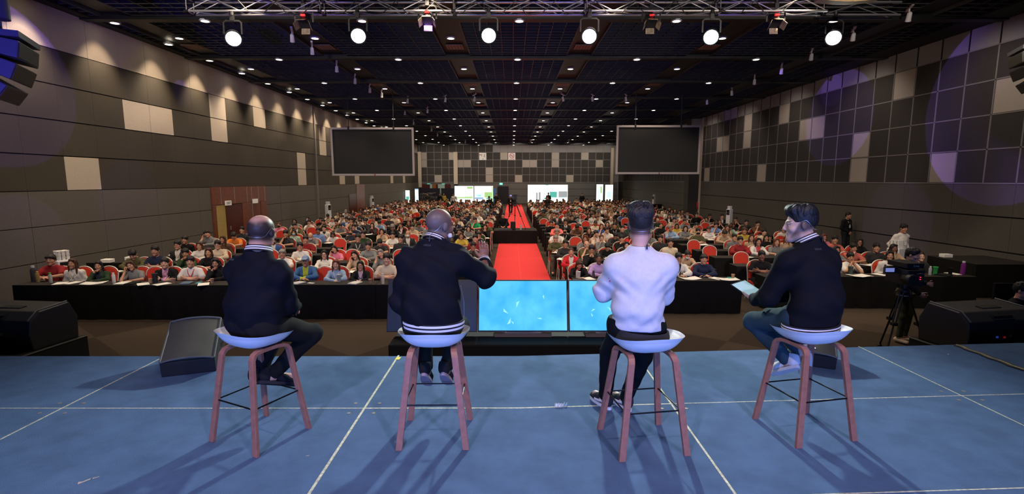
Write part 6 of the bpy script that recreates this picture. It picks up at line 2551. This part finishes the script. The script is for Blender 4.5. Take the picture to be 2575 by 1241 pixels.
def place_known(px, py, info):
    s = seat_of(px, py)
    if s is None:
        return
    _, blk, r, x = s
    for dr in (0, 1, -1, 2):
        if 0 <= r + dr < NROW:
            xx = at(px, py, Y=row_y(blk, r + dr)).x if dr else x
            xa, xb, _n = span(blk, r + dr)
            if xa - 0.1 <= xx <= xb + 0.1 and free(blk, r + dr, xx, 0.46 if info else 0.30):
                taken[(blk, r + dr)].append(xx)
                plan.append(dict(blk=blk, r=r + dr, x=xx, info=info))
                return


for line in KNOWN.strip().splitlines():
    t_ = line.split()
    place_known(int(t_[0]), int(t_[1]), dict(sex=t_[2], hair=t_[3], hc=t_[4], col=t_[5].replace('_', ' '), sl=t_[6], pose=t_[7], ex=tuple(t_[8].split(',')) if len(t_) > 8 else ()))
for px, py in EMPTY:
    place_known(px, py, None)
prng = random.Random(21)
CW = ['black'] * 9 + ['charcoal'] * 7 + ['white'] * 7 + ['cream'] * 5 + ['grey'] * 6 + ['beige'] * 5 + ['navy'] * 3 + ['olive'] * 3 + ['brown', 'brown', 'maroon', 'mint', 'blue', 'pale blue', 'dark green', 'tan', 'black', 'charcoal', 'white', 'cream', 'grey', 'black', 'pink', 'yellow', 'red', 'black', 'charcoal', 'white']


def rand_person():
    fem = prng.random() < 0.45
    hair = prng.choice(['long', 'long', 'bob', 'bob', 'tied']) if fem else prng.choice(['short'] * 7 + ['bowl', 'bald', 'cap'])
    ex = []
    if prng.random() < 0.3:
        ex.append('glasses')
    if prng.random() < 0.07:
        ex.append(prng.choice(['mask', 'maskblue', 'maskblack']))
    if prng.random() < 0.3:
        ex.append(prng.choice(['lanyard', 'lanyardw', 'lanyardr']))
    return dict(sex='f' if fem else 'm', hair=hair, hc=prng.choice(['black'] * 6 + ['brown'] * (3 if fem else 1) + (['auburn'] if fem else ['grey'])), col=prng.choice(CW), sl=prng.choice(['L', 'L', 'S', 'S', 'JW', 'JB']),
                pose=prng.choice(['fold', 'fold', 'chin', 'lap', 'lap', 'write', 'cross', 'hands', 'tilt']), ex=tuple(ex))


for blk in BLOCK:
    for r in range(1, NROW):
        xa, xb, n = span(blk, r)
        for i in range(n):
            x = xa + 0.32 + (xb - xa - 0.64) * i / (n - 1) + prng.uniform(-0.06, 0.06)
            if free(blk, r, x, 0.50):
                taken[(blk, r)].append(x)
                p_empty = 0.10 if r < 8 else 0.20 if r < 14 else 0.12
                plan.append(dict(blk=blk, r=r, x=x, info=None if prng.random() < p_empty else rand_person()))
# seats count outwards from the carpet on each side
for side in 'LR':
    for r in range(NROW):
        row = sorted([p for p in plan if p['blk'][0] == side and p['r'] == r], key=lambda p: abs(p['x'] - 0.26))
        for k, p in enumerate(row):
            p['k'] = k + 1
for p in plan:
    p['y'] = row_y(p['blk'], p['r']) + prng.uniform(-0.03, 0.03)
    p['d'] = math.hypot(p['x'], p['y'])
plan.sort(key=lambda p: p['d'])
POSEW = {'fold': 'arms on table', 'chin': 'chin on hand', 'lap': 'hands in lap', 'write': 'bent over writing', 'cross': 'arms crossed', 'hands': 'hands at mouth', 'tilt': 'head on hand'}


def hair_words(i):
    if i['hair'] == 'bald':
        return 'bald'
    if i['hair'] == 'cap':
        return i['hc'] + ' cap'
    if i['hair'] == 'scarf':
        return i['hc'] + ' headscarf'
    return {'short': 'short', 'bowl': 'fringed', 'bob': 'shoulder-length', 'long': 'long', 'tied': 'tied', 'curly': 'curly'}[i['hair']] + ' ' + i['hc'] + ' hair'


stuff_people, stuff_chairs, n_p, n_c = [], [], 0, 0
STRIPE = None
for p in plan:
    side = 'left' if p['blk'][0] == 'L' else 'right'
    where = '%s row, %s %s of carpet' % (ORD[p['r'] + 1], ORD[p['k']], side)
    rz = math.pi
    p['rz'] = rz
    if n_c < 300:
        n_c += 1
        chair(p['x'], p['y'], rz, '%s red chair with pale frame, %s' % ('empty' if p['info'] is None else 'occupied', where))
    else:
        stuff_chairs.append(p)
    i = p['info']
    if i is None:
        continue
    turn = math.atan2(p['x'], p['y'] - 3.0) * 0.55
    i['skin'] = SK[4] if (i['hc'] == 'black' and prng.random() < 0.06) else prng.choice(SK[:4])
    i['s'] = prng.uniform(0.94, 1.03) * (0.96 if i['sex'] == 'f' else 1.0)
    i['rz'] = rz - turn * 0.6 + prng.uniform(-0.08, 0.08)
    if n_p < 282:
        n_p += 1
        lab = 'person in %s top, %s, %s, %s' % (i['col'], POSEW[i['pose']], hair_words(i), where)
        if len(lab.split()) > 16:
            lab = 'person in %s top, %s, %s' % (i['col'], hair_words(i), where)
        o = figure((p['x'], p['y'], 0), i['rz'], i['pose'], i['sex'] == 'f', i['hair'], HC[i['hc']], COL[i['col']], i['sl'], i['skin'], lab, 'seated audience', extras=i['ex'], s=i['s'],
                   bottoms=prng.choice([(0.02, 0.021, 0.026), (0.015, 0.015, 0.016), (0.04, 0.06, 0.10), (0.10, 0.09, 0.075)]))
    else:
        stuff_people.append(p)

# the striped polo of the person bent over writing in the first row, and the graphic hoodie
sm = mat('striped_polo', (0.012, 0.012, 0.013), 0.85)
nt = sm.node_tree
tc = nt.nodes.new('ShaderNodeTexCoord')
sx = nt.nodes.new('ShaderNodeSeparateXYZ')
mt = nt.nodes.new('ShaderNodeMath')
mt.operation = 'MULTIPLY'
mt.inputs[1].default_value = 8.3
fr = nt.nodes.new('ShaderNodeMath')
fr.operation = 'FRACT'
cr = nt.nodes.new('ShaderNodeValToRGB')
cr.color_ramp.interpolation = 'CONSTANT'
els = cr.color_ramp.elements
els[0].position, els[0].color = 0.0, (0.5, 0.03, 0.06, 1)
els[1].position, els[1].color = 0.28, (0.55, 0.52, 0.5, 1)
for pos, c in ((0.36, (0.012, 0.012, 0.013, 1)), (0.62, (0.55, 0.52, 0.5, 1)), (0.70, (0.012, 0.012, 0.013, 1))):
    e = els.new(pos)
    e.color = c
nt.links.new(tc.outputs['Object'], sx.inputs[0])
nt.links.new(sx.outputs[2], mt.inputs[0])
nt.links.new(mt.outputs[0], fr.inputs[0])
nt.links.new(fr.outputs[0], cr.inputs[0])
nt.links.new(cr.outputs[0], nt.nodes['Principled BSDF'].inputs['Base Color'])
for o in list(C.objects):
    if o.get('category') == 'person' and 'maroon top, bent over writing' in o.get('label', '') and 'first row' in o['label'] and 'right' in o['label']:
        o['label'] = o['label'].replace('maroon top', 'red striped polo')
        for ch in o.children:
            if ch.name.startswith('top'):
                ch.material_slots[0].link = 'OBJECT'
                ch.material_slots[0].material = sm

# far rows: one mass of people and one of chairs, too many to tell apart
def coarse(pose, hair):
    J = joints(pose)
    parts = []
    f = body_field(J, 0.021, False, feet=False)
    f.cut((0, 0, 0.70), (0, 0, -1))
    parts.append(f.nets() + ('skin',))
    f = top_field(J, 0.030, 0.016, 'L', hem=((0, 0, 0.55), (0, 0, -1)), folds=0)
    parts.append(f.nets() + ('top',))
    if hair != 'bald':
        V, Q = hair_field(hair, 0.020).nets()
        V = V @ np.array(J['Q']).T + np.array(J['hd'])
        parts.append((V, Q, 'hair'))
    return parts


_co = {}
tint_m = tinted('crowd_cloth', 0.8, attr='Col')


def mass(name, chunks, label, cat, group):
    vs = np.concatenate([c[0] for c in chunks])
    off, qs = 0, []
    for c in chunks:
        qs.append(c[1] + off)
        off += len(c[0])
    qs = np.concatenate(qs)
    cols = np.concatenate([np.tile(np.array(tuple(c[2]) + (1.0,), np.float32), (len(c[0]), 1)) for c in chunks])
    me = bpy.data.meshes.new(name)
    me.vertices.add(len(vs))
    me.vertices.foreach_set('co', vs.astype(np.float32).ravel())
    me.loops.add(qs.size)
    me.loops.foreach_set('vertex_index', qs.astype(np.int32).ravel())
    me.polygons.add(len(qs))
    me.polygons.foreach_set('loop_start', np.arange(0, qs.size, 4, dtype=np.int32))
    me.polygons.foreach_set('loop_total', np.full(len(qs), 4, np.int32))
    me.polygons.foreach_set('use_smooth', np.ones(len(qs), bool))
    a = me.color_attributes.new('Col', 'FLOAT_COLOR', 'POINT')
    a.data.foreach_set('color', cols.ravel())
    me.materials.append(tint_m)
    me.update(calc_edges=True)
    me.validate()
    o = put(name, me)
    tag(o, label, cat, group, 'stuff')
    return o


chunks = []
for p in stuff_people:
    i = p['info']
    k = (i['pose'], i['hair'])
    if k not in _co:
        _co[k] = coarse(*k)
    c, s_ = math.cos(i['rz']), math.sin(i['rz'])
    Rz = np.array([[c, -s_, 0], [s_, c, 0], [0, 0, 1]]) * i['s']
    for V, Q, w in _co[k]:
        Q = Q[(Q >= 0).all(1)]
        chunks.append((V @ Rz.T + np.array([p['x'], p['y'], 0]), Q, {'skin': i['skin'], 'top': COL[i['col']], 'hair': HC[i['hc']]}[w]))
if chunks:
    mass('distant_crowd', chunks, 'mass of seated people filling the farthest rows of the hall', 'crowd', None)


def quads_of(me):
    out = []
    for p_ in me.polygons:
        v = list(p_.vertices)
        if len(v) == 4:
            out.append(v)
        elif len(v) == 3:
            out.append(v + [v[0]])
        else:
            for j in range(1, len(v) - 1, 2):
                out.append([v[0], v[j], v[j + 1], v[min(j + 2, len(v) - 1)]])
    return np.array(out)


if stuff_chairs:
    arr = []
    for me, c in ((CH_BACK, (0.52, 0.032, 0.014)), (CH_SEAT, (0.52, 0.032, 0.014)), (CH_FRAME, (0.66, 0.60, 0.52))):
        V = np.array([v.co[:] for v in me.vertices])
        arr.append((V, quads_of(me), c))
    chunks = []
    for p in stuff_chairs:
        for V, Q, c in arr:
            chunks.append((V * np.array([-1, -1, 1]) + np.array([p['x'], p['y'], 0]), Q, c))
    mass('distant_chairs', chunks, 'mass of red chairs in the farthest rows of the hall', 'chairs', None)

# ------------------------------------------------------------------ things on the tables
def item_meshes():
    d = {}
    b = MB()
    b.box((0, 0, 0.003), (0.21, 0.297, 0.006))
    d['paper'] = b.data('paper_stack', M['white'])
    b = MB()
    b.box((-0.105, 0, 0.006), (0.21, 0.29, 0.008), M=Matrix.Rotation(R(6), 3, 'Y'))
    b.box((0.105, 0, 0.006), (0.21, 0.29, 0.008), M=Matrix.Rotation(R(-6), 3, 'Y'))
    d['magazine'] = b.data('open_magazine', M['white'])
    b = MB()
    b.lathe((0, 0, 0), [(0.028, 0), (0.040, 0.10), (0.042, 0.103), (0.036, 0.098)], 14)
    d['cup'] = b.data('paper_cup', mat('brown_paper_cup', (0.36, 0.21, 0.13), 0.7), smooth=True)
    b = MB()
    b.lathe((0, 0, 0), [(0.040, 0), (0.042, 0.01), (0.042, 0.20), (0.036, 0.225), (0.022, 0.235), (0.022, 0.26), (0.0, 0.262)], 16)
    d['bottle'] = b.data('drink_bottle', CLOTH, smooth=True)
    b = MB()
    b.lathe((0, 0, 0), [(0.026, 0), (0.026, 0.034), (0.0, 0.036)], 14)
    d['cap'] = b.data('bottle_cap', CLOTH, smooth=True)
    b = MB()
    b.box((0, 0, 0.011), (0.20, 0.26, 0.022))
    d['book'] = b.data('notebook', CLOTH, bevel=0.003)
    b = MB()
    b.lathe((0, 0, 0), [(0.034, 0), (0.046, 0.15), (0.049, 0.155), (0.047, 0.163), (0.0, 0.165)], 16)
    d['tumbler'] = b.data('lidded_cup', CLOTH, smooth=True)
    b = MB()
    b.box((0, 0, 0.005), (0.075, 0.15, 0.009))
    d['phone'] = b.data('phone', CLOTH, bevel=0.003)
    return d


IT = item_meshes()


def item(kind, px, py, col, label, cat, Y=None, cap=None, s=1.0, rz=0.0, name=None):
    p = at(px, py, z=0.75)
    blk = min(BLOCK, key=lambda b_: max(BLOCK[b_][0] - p.x, p.x - BLOCK[b_][1], 0))
    yc = row_y(blk, 0) - 0.51 if Y is None else Y
    y = min(max(p.y, yc - 0.15), yc + 0.15)
    x = min(max(at(px, py, Y=y).x, span(blk, 0)[0] + 0.12), span(blk, 0)[1] - 0.12)
    o = put(name or {'paper': 'paper_sheets', 'cup': 'paper_cup', 'bottle': 'drink_bottle', 'book': 'notebook', 'tumbler': 'lidded_cup', 'phone': 'mobile_phone', 'magazine': 'open_magazine'}[kind], IT[kind], None, (x, y, 0.752), (0, 0, rz), col=col)
    o.scale = (s, s, s)
    tag(o, label, cat, 'things on the front tables')
    if cap:
        c = put('cap', IT['cap'], o, (0, 0, 0.245), col=cap)
    return o


G, W_, K = (0.2, 0.2, 0.2), (0.65, 0.63, 0.6), (0.012, 0.012, 0.014)
item('bottle', 64, 706, (0.05, 0.05, 0.055), 'tall dark thermos with pale cap at the left end of the front table', 'bottle', cap=(0.5, 0.5, 0.5), s=1.25)
item('bottle', 96, 709, (0.30, 0.21, 0.08), 'amber drink bottle on the front table beside the thermos', 'bottle', cap=(0.45, 0.35, 0.1), s=0.85)
item('bottle', 128, 711, (0.35, 0.38, 0.35), 'clear bottle with green cap at the left of the front table', 'bottle', cap=(0.03, 0.5, 0.05), s=0.8)
item('paper', 152, 712, W_, 'white papers beside the green-capped bottle on the front table', 'paper', rz=0.4)
item('paper', 182, 711, W_, 'white papers before the person in the white top on the front table', 'paper', rz=-0.2)
item('magazine', 237, 712, W_, 'open booklet before the person in the dark green jacket', 'booklet', rz=0.3)
item('bottle', 287, 711, (0.6, 0.6, 0.6), 'white bottle beside the empty red chair on the front table', 'bottle', cap=(0.7, 0.7, 0.7), s=0.8)
item('paper', 308, 711, W_, 'white papers right of the white bottle on the front table', 'paper', rz=0.1)
item('book', 333, 713, K, 'black folder before the person resting head on hand in grey', 'folder', rz=0.1)
item('paper', 360, 714, W_, 'fanned white papers right of the black folder on the front table', 'paper', rz=0.7)
item('cup', 379, 712, W_, 'brown paper cup left of the dark tumbler on the front table', 'cup')
item('tumbler', 391, 710, (0.03, 0.035, 0.045), 'dark blue tumbler on the front table before the crossed-arm person in black', 'tumbler', s=1.25)
item('paper', 408, 714, W_, 'white papers right of the dark blue tumbler', 'paper', rz=-0.5)
item('cup', 438, 712, W_, 'brown paper cup between papers on the front table, left of the white polo', 'cup')
item('book', 470, 712, (0.1, 0.14, 0.2), 'grey-blue notebook before the person in the white polo', 'notebook', rz=0.2)
item('phone', 500, 711, (0.1, 0.35, 0.45), 'turquoise phone before the person in the black top beside the bald speaker', 'phone')
item('paper', 512, 716, W_, 'white papers by the bald speaker on the front table', 'paper', rz=0.5)
item('cup', 534, 712, W_, 'brown paper cup at the shoulder of the bald speaker', 'cup')
item('book', 750, 712, (0.5, 0.5, 0.5), 'thick pale notebook before the person in the blue headscarf', 'notebook', rz=-0.4)
item('phone', 782, 712, W_, 'small white card right of the thick pale notebook', 'card', rz=1.2, name='white_card')
item('tumbler', 853, 708, (0.35, 0.36, 0.36), 'grey tumbler before the person in pale blue', 'tumbler', s=1.0)
item('book', 893, 712, (0.62, 0.6, 0.58), 'white book under an orange card before the person in glasses and black', 'book', rz=-0.3)
item('phone', 899, 709, (0.6, 0.16, 0.06), 'orange card beside the white book on the front table', 'card', rz=1.1, name='orange_card')
item('cup', 931, 713, W_, 'brown paper cup right of the white book on the front table', 'cup')
item('bottle', 963, 714, (0.62, 0.5, 0.40), 'pale juice bottle before the person in the cream shirt', 'bottle', cap=(0.7, 0.68, 0.6), s=0.8)
item('bottle', 1440, 699, (0.5, 0.42, 0.40), 'small pale bottle before the person writing, right of the carpet', 'bottle', cap=(0.5, 0.05, 0.06), s=0.75)
item('tumbler', 1455, 699, (0.55, 0.55, 0.6), 'clear lidded cup beside the small pale bottle right of the carpet', 'cup', s=0.95)
item('paper', 1480, 700, W_, 'white papers before the person in lavender', 'paper', rz=0.3)
item('bottle', 1492, 699, (0.05, 0.05, 0.06), 'dark bottle before the person in lavender', 'bottle', cap=(0.3, 0.3, 0.3), s=0.7)
item('cup', 1697, 699, W_, 'brown paper cup beside the white sweatshirt of the third speaker', 'cup')
item('magazine', 1735, 700, W_, 'open magazine before the person in the navy jumper', 'magazine', rz=0.2)
item('magazine', 1830, 702, W_, 'open white notebook before the person in the striped polo', 'notebook', rz=0.05)
item('paper', 1802, 700, W_, 'loose white papers left of the striped polo', 'paper', rz=0.5)
item('cup', 1871, 700, W_, 'brown paper cup at the right end of the short front table', 'cup')
item('book', 1880, 699, (0.03, 0.30, 0.25), 'teal notebook at the right end of the short front table', 'notebook', rz=1.3, s=0.7)
item('tumbler', 2138, 690, (0.06, 0.08, 0.075), 'dark grey tumbler before the person with hands at mouth at the right', 'tumbler', s=1.2)
item('magazine', 2158, 693, W_, 'open booklet right of the dark grey tumbler', 'booklet', rz=0.1)
item('phone', 2187, 694, (0.65, 0.45, 0.42), 'pale card on the right front table before the person in tan', 'card', rz=0.2, name='pale_card')
item('paper', 2213, 690, W_, 'white papers before the person in beige at the right', 'paper', rz=0.4)
item('bottle', 2224, 690, (0.03, 0.035, 0.035), 'black bottle among the papers left of the video camera', 'bottle', cap=(0.05, 0.05, 0.05), s=0.85)
item('bottle', 2338, 691, (0.35, 0.35, 0.38), 'clear water bottle right of the video camera', 'bottle', cap=(0.5, 0.5, 0.55), s=0.75)
item('tumbler', 2351, 690, (0.04, 0.30, 0.08), 'green soft drink cup beside the empty red chair at the right', 'cup', s=1.15)
item('book', 2372, 692, K, 'black camera bag on the right front table', 'bag', rz=0.6, s=1.1, name='camera_bag')
item('tumbler', 2389, 690, K, 'black lens flask on the right front table', 'flask', s=1.0)
item('paper', 2398, 688, W_, 'white papers behind the black lens flask', 'paper', rz=0.2)
item('cup', 2425, 690, W_, 'brown paper cup left of the purple bottle', 'cup')
item('bottle', 2437, 690, (0.14, 0.02, 0.16), 'purple sports bottle at the right end of the front table', 'bottle', cap=(0.5, 0.48, 0.52), s=1.15)
# papers and cups in the rows behind
for p in plan:
    if 1 <= p['r'] <= 7 and p['info'] is not None and prng.random() < 0.6:
        side = 'left' if p['blk'][0] == 'L' else 'right'
        k = prng.choice(['paper', 'paper', 'paper', 'cup', 'magazine'])
        nm = {'paper': 'paper_sheets', 'cup': 'paper_cup', 'magazine': 'open_booklet'}[k]
        o = put(nm, IT[k], None, (p['x'] + prng.uniform(-0.12, 0.12), row_y(p['blk'], p['r']) - 0.58 + prng.uniform(-0.06, 0.04), 0.752), (0, 0, prng.uniform(-0.5, 0.5)), col=W_)
        tag(o, '%s on the table, %s row, before %s seat %s of carpet' % ({'paper': 'white papers', 'cup': 'brown paper cup', 'magazine': 'open white booklet'}[k], ORD[p['r'] + 1], ORD[p['k']], side), {'paper': 'paper', 'cup': 'cup', 'magazine': 'booklet'}[k], 'things on the tables behind')

# ------------------------------------------------------------------ people standing and working
def standing(px, py_head, Y, rz, pose, fem, hair, hc, col, sl, label, extras=(), bottoms=(0.02, 0.021, 0.026), skin=SK[1], s=1.0, z=0.0, X=None):
    p = at(px, py_head, Y=Y)
    return figure((p.x if X is None else X, Y, z), rz, pose, fem, hair, HC[hc], COL[col], sl, skin, label, 'people standing in the hall', bottoms=bottoms, extras=extras, s=s)


standing(2131, 540, 19.6, math.pi + R(20), 'clasp', False, 'short', 'black', 'black', 'L', 'person in black with lanyard leaning on the right wall, hands clasped', ('lanyardw',), X=13.12)
standing(2258, 562, 14.3, math.pi + R(8), 'table', False, 'short', 'black', 'white', 'L', 'person in pale shirt standing beside the water dispenser at the right', ('lanyardw',), bottoms=(0.03, 0.035, 0.07), skin=SK[2], X=11.18)
o = standing(2288, 643, 8.95, math.pi + R(30), 'cam', False, 'short', 'black', 'black', 'L', 'person in black jacket standing behind the video camera', ('whiteshoes',), bottoms=(0.075, 0.080, 0.045), skin=(0.36, 0.22, 0.17), s=1.02)
o.location.x = at(2288, 643, Y=8.95).x
b = MB()
ringband(b, (0, 0, 0.90), (0, 0, 1), (1, 0, 0), (0.190, 0.136), [(0, 0.012, 0, 0, 1), (0.012, 0.026, 0, 0, 0), (0.026, 0.036, 0, 0, 1), (0.036, 0.05, 0, 0, 0), (0.05, 0.06, 0, 0, 1)])
b.build('hem_rib', RIB, o, smooth=True)
# technician seated at the right edge of the picture
p = at(2566, 700, Y=7.9)
o = figure((p.x, 7.9, 0.0), math.pi + R(28), 'lap', False, 'short', HC['black'], COL['black'], 'L', SK[0], 'person in glasses and black jacket seated at the right edge behind the loudspeaker', 'crew', extras=('glasses', 'lanyard'), s=1.04)
chair(p.x, 7.9, math.pi + R(28), 'red chair under the technician seated at the right edge')
# camera crew on the central platform
PZ = 0.62
o = figure((-0.45, 25.2, 0.0), math.pi, 'lap', False, 'short', HC['black'], COL['black'], 'L', SK[1], 'person in black seated on the red carpet beside the central camera tripod', 'crew', s=1.05)
chair(-0.45, 25.2, math.pi, 'red chair under the person in black by the central tripod')
SB = [(1230, 492, 42.0, 'black', 'm', 'person in black standing on the carpet left of the central camera', 'cam'), (1284, 492, 44.0, 'black', 'm', 'person in dark suit with pale lanyard standing on the carpet behind the camera', 'clasp'),
      (1376, 494, 40.0, 'charcoal', 'm', 'person in grey photographing the stage from right of the carpet', 'shoot'), (1464, 488, 49.5, 'black', 'm', 'person in black standing by the back wall right of the white board', 'clasp'),
      (1379, 488, 52.0, 'black', 'm', 'person in dark suit standing in front of the wide white board', 'clasp'), (1116, 490, 50.5, 'yellow', 'f', 'person in yellow standing before the plain dark backdrop', 'clasp'),
      (1106, 492, 50.0, 'black', 'f', 'person with long hair and black jacket before the dark backdrop', 'clasp'), (1075, 492, 50.0, 'charcoal', 'm', 'person in grey standing before the lettered dark backdrop', 'clasp'),
      (1141, 488, 49.0, 'white', 'm', 'person in white standing at the left edge of the lit boards', 'table'), (1248, 492, 49.0, 'charcoal', 'm', 'person in grey standing beside the dark doorway', 'shoot')]
for px, py, Y, c, sx_, lab, ps in SB:
    if lab.startswith('person in black standing on the carpet left'):
        Y = 40.0
    standing(px, py, Y, math.pi, ps, sx_ == 'f', 'long' if sx_ == 'f' else 'short', 'black', c, 'L', lab, ('lanyardw',) if 'lanyard' in lab else ())


# video cameras on tripods
def tripod_camera(x, y, z0, h, rz, label, spread=0.62, s=1.0, live=True):
    t = tag(empty('video_camera', (x, y, z0), rz), label, 'video camera', 'video cameras on tripods')
    zt = h
    for k in range(3):
        a = R(90 + 120 * k)
        b = MB()
        e = Vector((spread * math.cos(a), spread * math.sin(a), 0.0))
        tp = Vector((0.06 * math.cos(a), 0.06 * math.sin(a), zt - 0.12))
        mid = tp.lerp(e, 0.48)
        off = Vector((-math.sin(a), math.cos(a), 0)) * 0.028
        b.rod(tp + off, mid + off * 0.8, 0.014)
        b.rod(tp - off, mid - off * 0.8, 0.014)
        b.box(mid, (0.08, 0.08, 0.05))
        b.rod(mid, e + Vector((0, 0, 0.02)), 0.015)
        b.lathe(e, [(0.035, 0), (0.035, 0.02), (0.015, 0.045)], 10)
        b.build('leg', M['black'], t)
    b = MB()
    b.lathe((0, 0, zt - 0.14), [(0.03, -0.12), (0.05, 0), (0.08, 0.03), (0.08, 0.06), (0.05, 0.09), (0.06, 0.16), (0.045, 0.2)], 16)
    b.build('fluid_head', M['black'], t, smooth=True)
    b = MB()
    b.rod((0.04, 0.05, zt + 0.0), (0.26, 0.55, zt - 0.28), 0.011)
    b.build('pan_handle', M['black'], t)
    b = MB()
    b.lathe((0, 0, zt - 0.175), [(0.085, 0), (0.085, 0.012)], 16)
    b.build('level_ring', M['silver'], t)
    zc = zt + 0.16
    b = MB()
    b.box((0, 0.02, zc), (0.19 * s, 0.34 * s, 0.18 * s))
    b.box((0.02, 0.05, zc + 0.135 * s), (0.20 * s, 0.30 * s, 0.06 * s))
    for yy in (-0.08, 0.18):
        b.box((0, yy * s, zc + 0.105 * s), (0.04, 0.03, 0.05))
    b.build('camera_body', M['black'], t, bevel=0.012)
    b = MB()
    q = [(0.055 * s, -0.30), (0.062 * s, -0.29), (0.066 * s, -0.22), (0.056 * s, -0.20), (0.05 * s, -0.10)]
    vs = []
    n = 20
    for r_, y_ in q:
        for i in range(n):
            a = 2 * math.pi * i / n
            vs.append((-0.065 * s + r_ * math.cos(a), y_, zc - 0.02 + r_ * math.sin(a)))
    fs = [(j * n + i, j * n + (i + 1) % n, (j + 1) * n + (i + 1) % n, (j + 1) * n + i) for j in range(len(q) - 1) for i in range(n)] + [tuple(range(n))]
    b._add(vs, fs)
    b.build('lens_hood', M['black'], t, smooth=True)
    b = MB()
    b.box((-0.18 * s, -0.02, zc + 0.10), (0.16 * s, 0.012, 0.10))
    b.build('viewfinder_screen', M['black'], t)
    b = MB()
    b.box((-0.18 * s, 0.0, zc + 0.105), (0.14 * s, 0.012, 0.075))
    b.box((-0.20 * s, -0.029, zc + 0.105), (0.10 * s, 0.006, 0.065))
    b.build('lit_display', mat('violet_blue_display', (0.25, 0.3, 0.65), 0.3, emit=0.6), t)
    if live:
        b = MB()
        for dz in (0.02, -0.015):
            b.lathe((0.045 * s, -0.232, zc + dz), [(0.008, -0.006), (0.008, 0.006)], 8)
        b.build('tally_lamp', mat('red_tally', (0.8, 0.01, 0.06), 0.3, emit=3.0), t)
        o = put('lettering', text_data('Live', 0.055, mat('grey_letters', (0.35, 0.35, 0.36), 0.5)), t, (0.03, -0.172, zc + 0.135 * s), (R(90), 0, 0))
        b = MB()
        b.tube([(0.0, -0.232, zc + 0.075), (0.06, -0.236, zc + 0.085), (0.12, -0.232, zc + 0.07)], 0.007, n=6)
        b.build('trim_plate', M['silver'], t)
    return t


p = at(2283, 690, Y=8.25)
tripod_camera(p.x, 8.30, 0.0, 1.20, 0.0, 'large video camera on black tripod at the right before the stage', spread=0.42, s=1.45)
p = at(1294, 500, Y=24.0)
tripod_camera(0.14, 24.1, PZ, 1.35, 0.0, 'video camera on tall tripod standing on the central platform', spread=0.60, live=False)
b = MB()
b.box((-0.45, -0.35, 0.03), (0.62, 0.30, 0.06))
o = b.build('video_mixer', mat('grey_mixer', (0.05, 0.05, 0.055), 0.35), None, (0.15, 24.1, PZ), bevel=0.01)
tag(o, 'flat grey mixer lying on the central camera platform', 'mixer')
b = MB()
b.box((0, 0, 0.2), (0.24, 0.2, 0.40))
o = b.build('equipment_bag', M['black_matte'], None, (0.05, 23.75, PZ), bevel=0.04, seg=3)
tag(o, 'black equipment bag on the central platform under the tripod', 'bag')
o = put('drink_bottle', IT['bottle'], None, (0.42, 23.8, PZ + 0.002), col=(0.4, 0.4, 0.4))
put('cap', IT['cap'], o, (0, 0, 0.245), col=(0.3, 0.3, 0.32))
tag(o, 'clear bottle standing on the central camera platform', 'bottle')
b = MB()
b.lathe((0, 0, 0), [(0.20, 0), (0.23, 0.08), (0.20, 0.22), (0.10, 0.32), (0.03, 0.36)], 14, sy=0.7)
o = b.build('backpack', M['black_matte'], None, (-0.85, 16.4, 0.012), smooth=True)
tag(o, 'black backpack on the floor at the left edge of the red carpet', 'bag')

# violet and pale projector shapes on the walls (moving lamps on the truss)
gobo((1.5, 6.0, 6.9), (ROOM_L, 11.7, 5.2), 15, 4600)
gobo((2.0, 12.4, 6.6), (ROOM_L, 15.6, 2.1), 11, 1900)
gobo((2.0, 12.4, 6.6), (ROOM_L, 11.8, 1.0), 12, 1700)
gobo((4.0, 12.4, 6.6), (ROOM_L, 18.4, 6.0), 3.2, 2600)
gobo((2.0, 12.4, 6.6), (ROOM_L, 25.0, 2.0), 6, 1300)
gobo((-2.5, 12.4, 6.6), (ROOM_R, 14.0, 5.0), 19, 5200)
gobo((-2.5, 12.4, 6.6), (ROOM_R, 21.2, 5.5), 12, 3600)
gobo((-2.5, 12.4, 6.6), (ROOM_R, 21.8, 6.7), 4, 3000)
gobo((-2.5, 12.4, 6.6), (ROOM_R, 17.6, 1.4), 10, 900)
gobo((-2.5, 12.4, 6.6), (ROOM_R, 31.8, 6.9), 3, 2200)
for vx in (-5.0, 1.5, 6.0):
    lamp('truss_violet_wash', 'SPOT', (vx, 9.6, 6.0), (vx, 12.5, 6.95), 70, VIO, 0.1, 42, 0.6)
for vx in (-7.0, -2.0, 4.0):
    lamp('truss_warm_wash', 'SPOT', (vx, 9.6, 5.6), (vx, 12.5, 6.95), 70, (1, 0.85, 0.75), 0.1, 40, 0.6)
lamp('left_speaker_violet', 'SPOT', (-4.0, 1.5, 3.2), (-5.8, 6.3, 4.3), 1100, (0.10, 0.06, 1.0), 0.05, 30, 0.4)
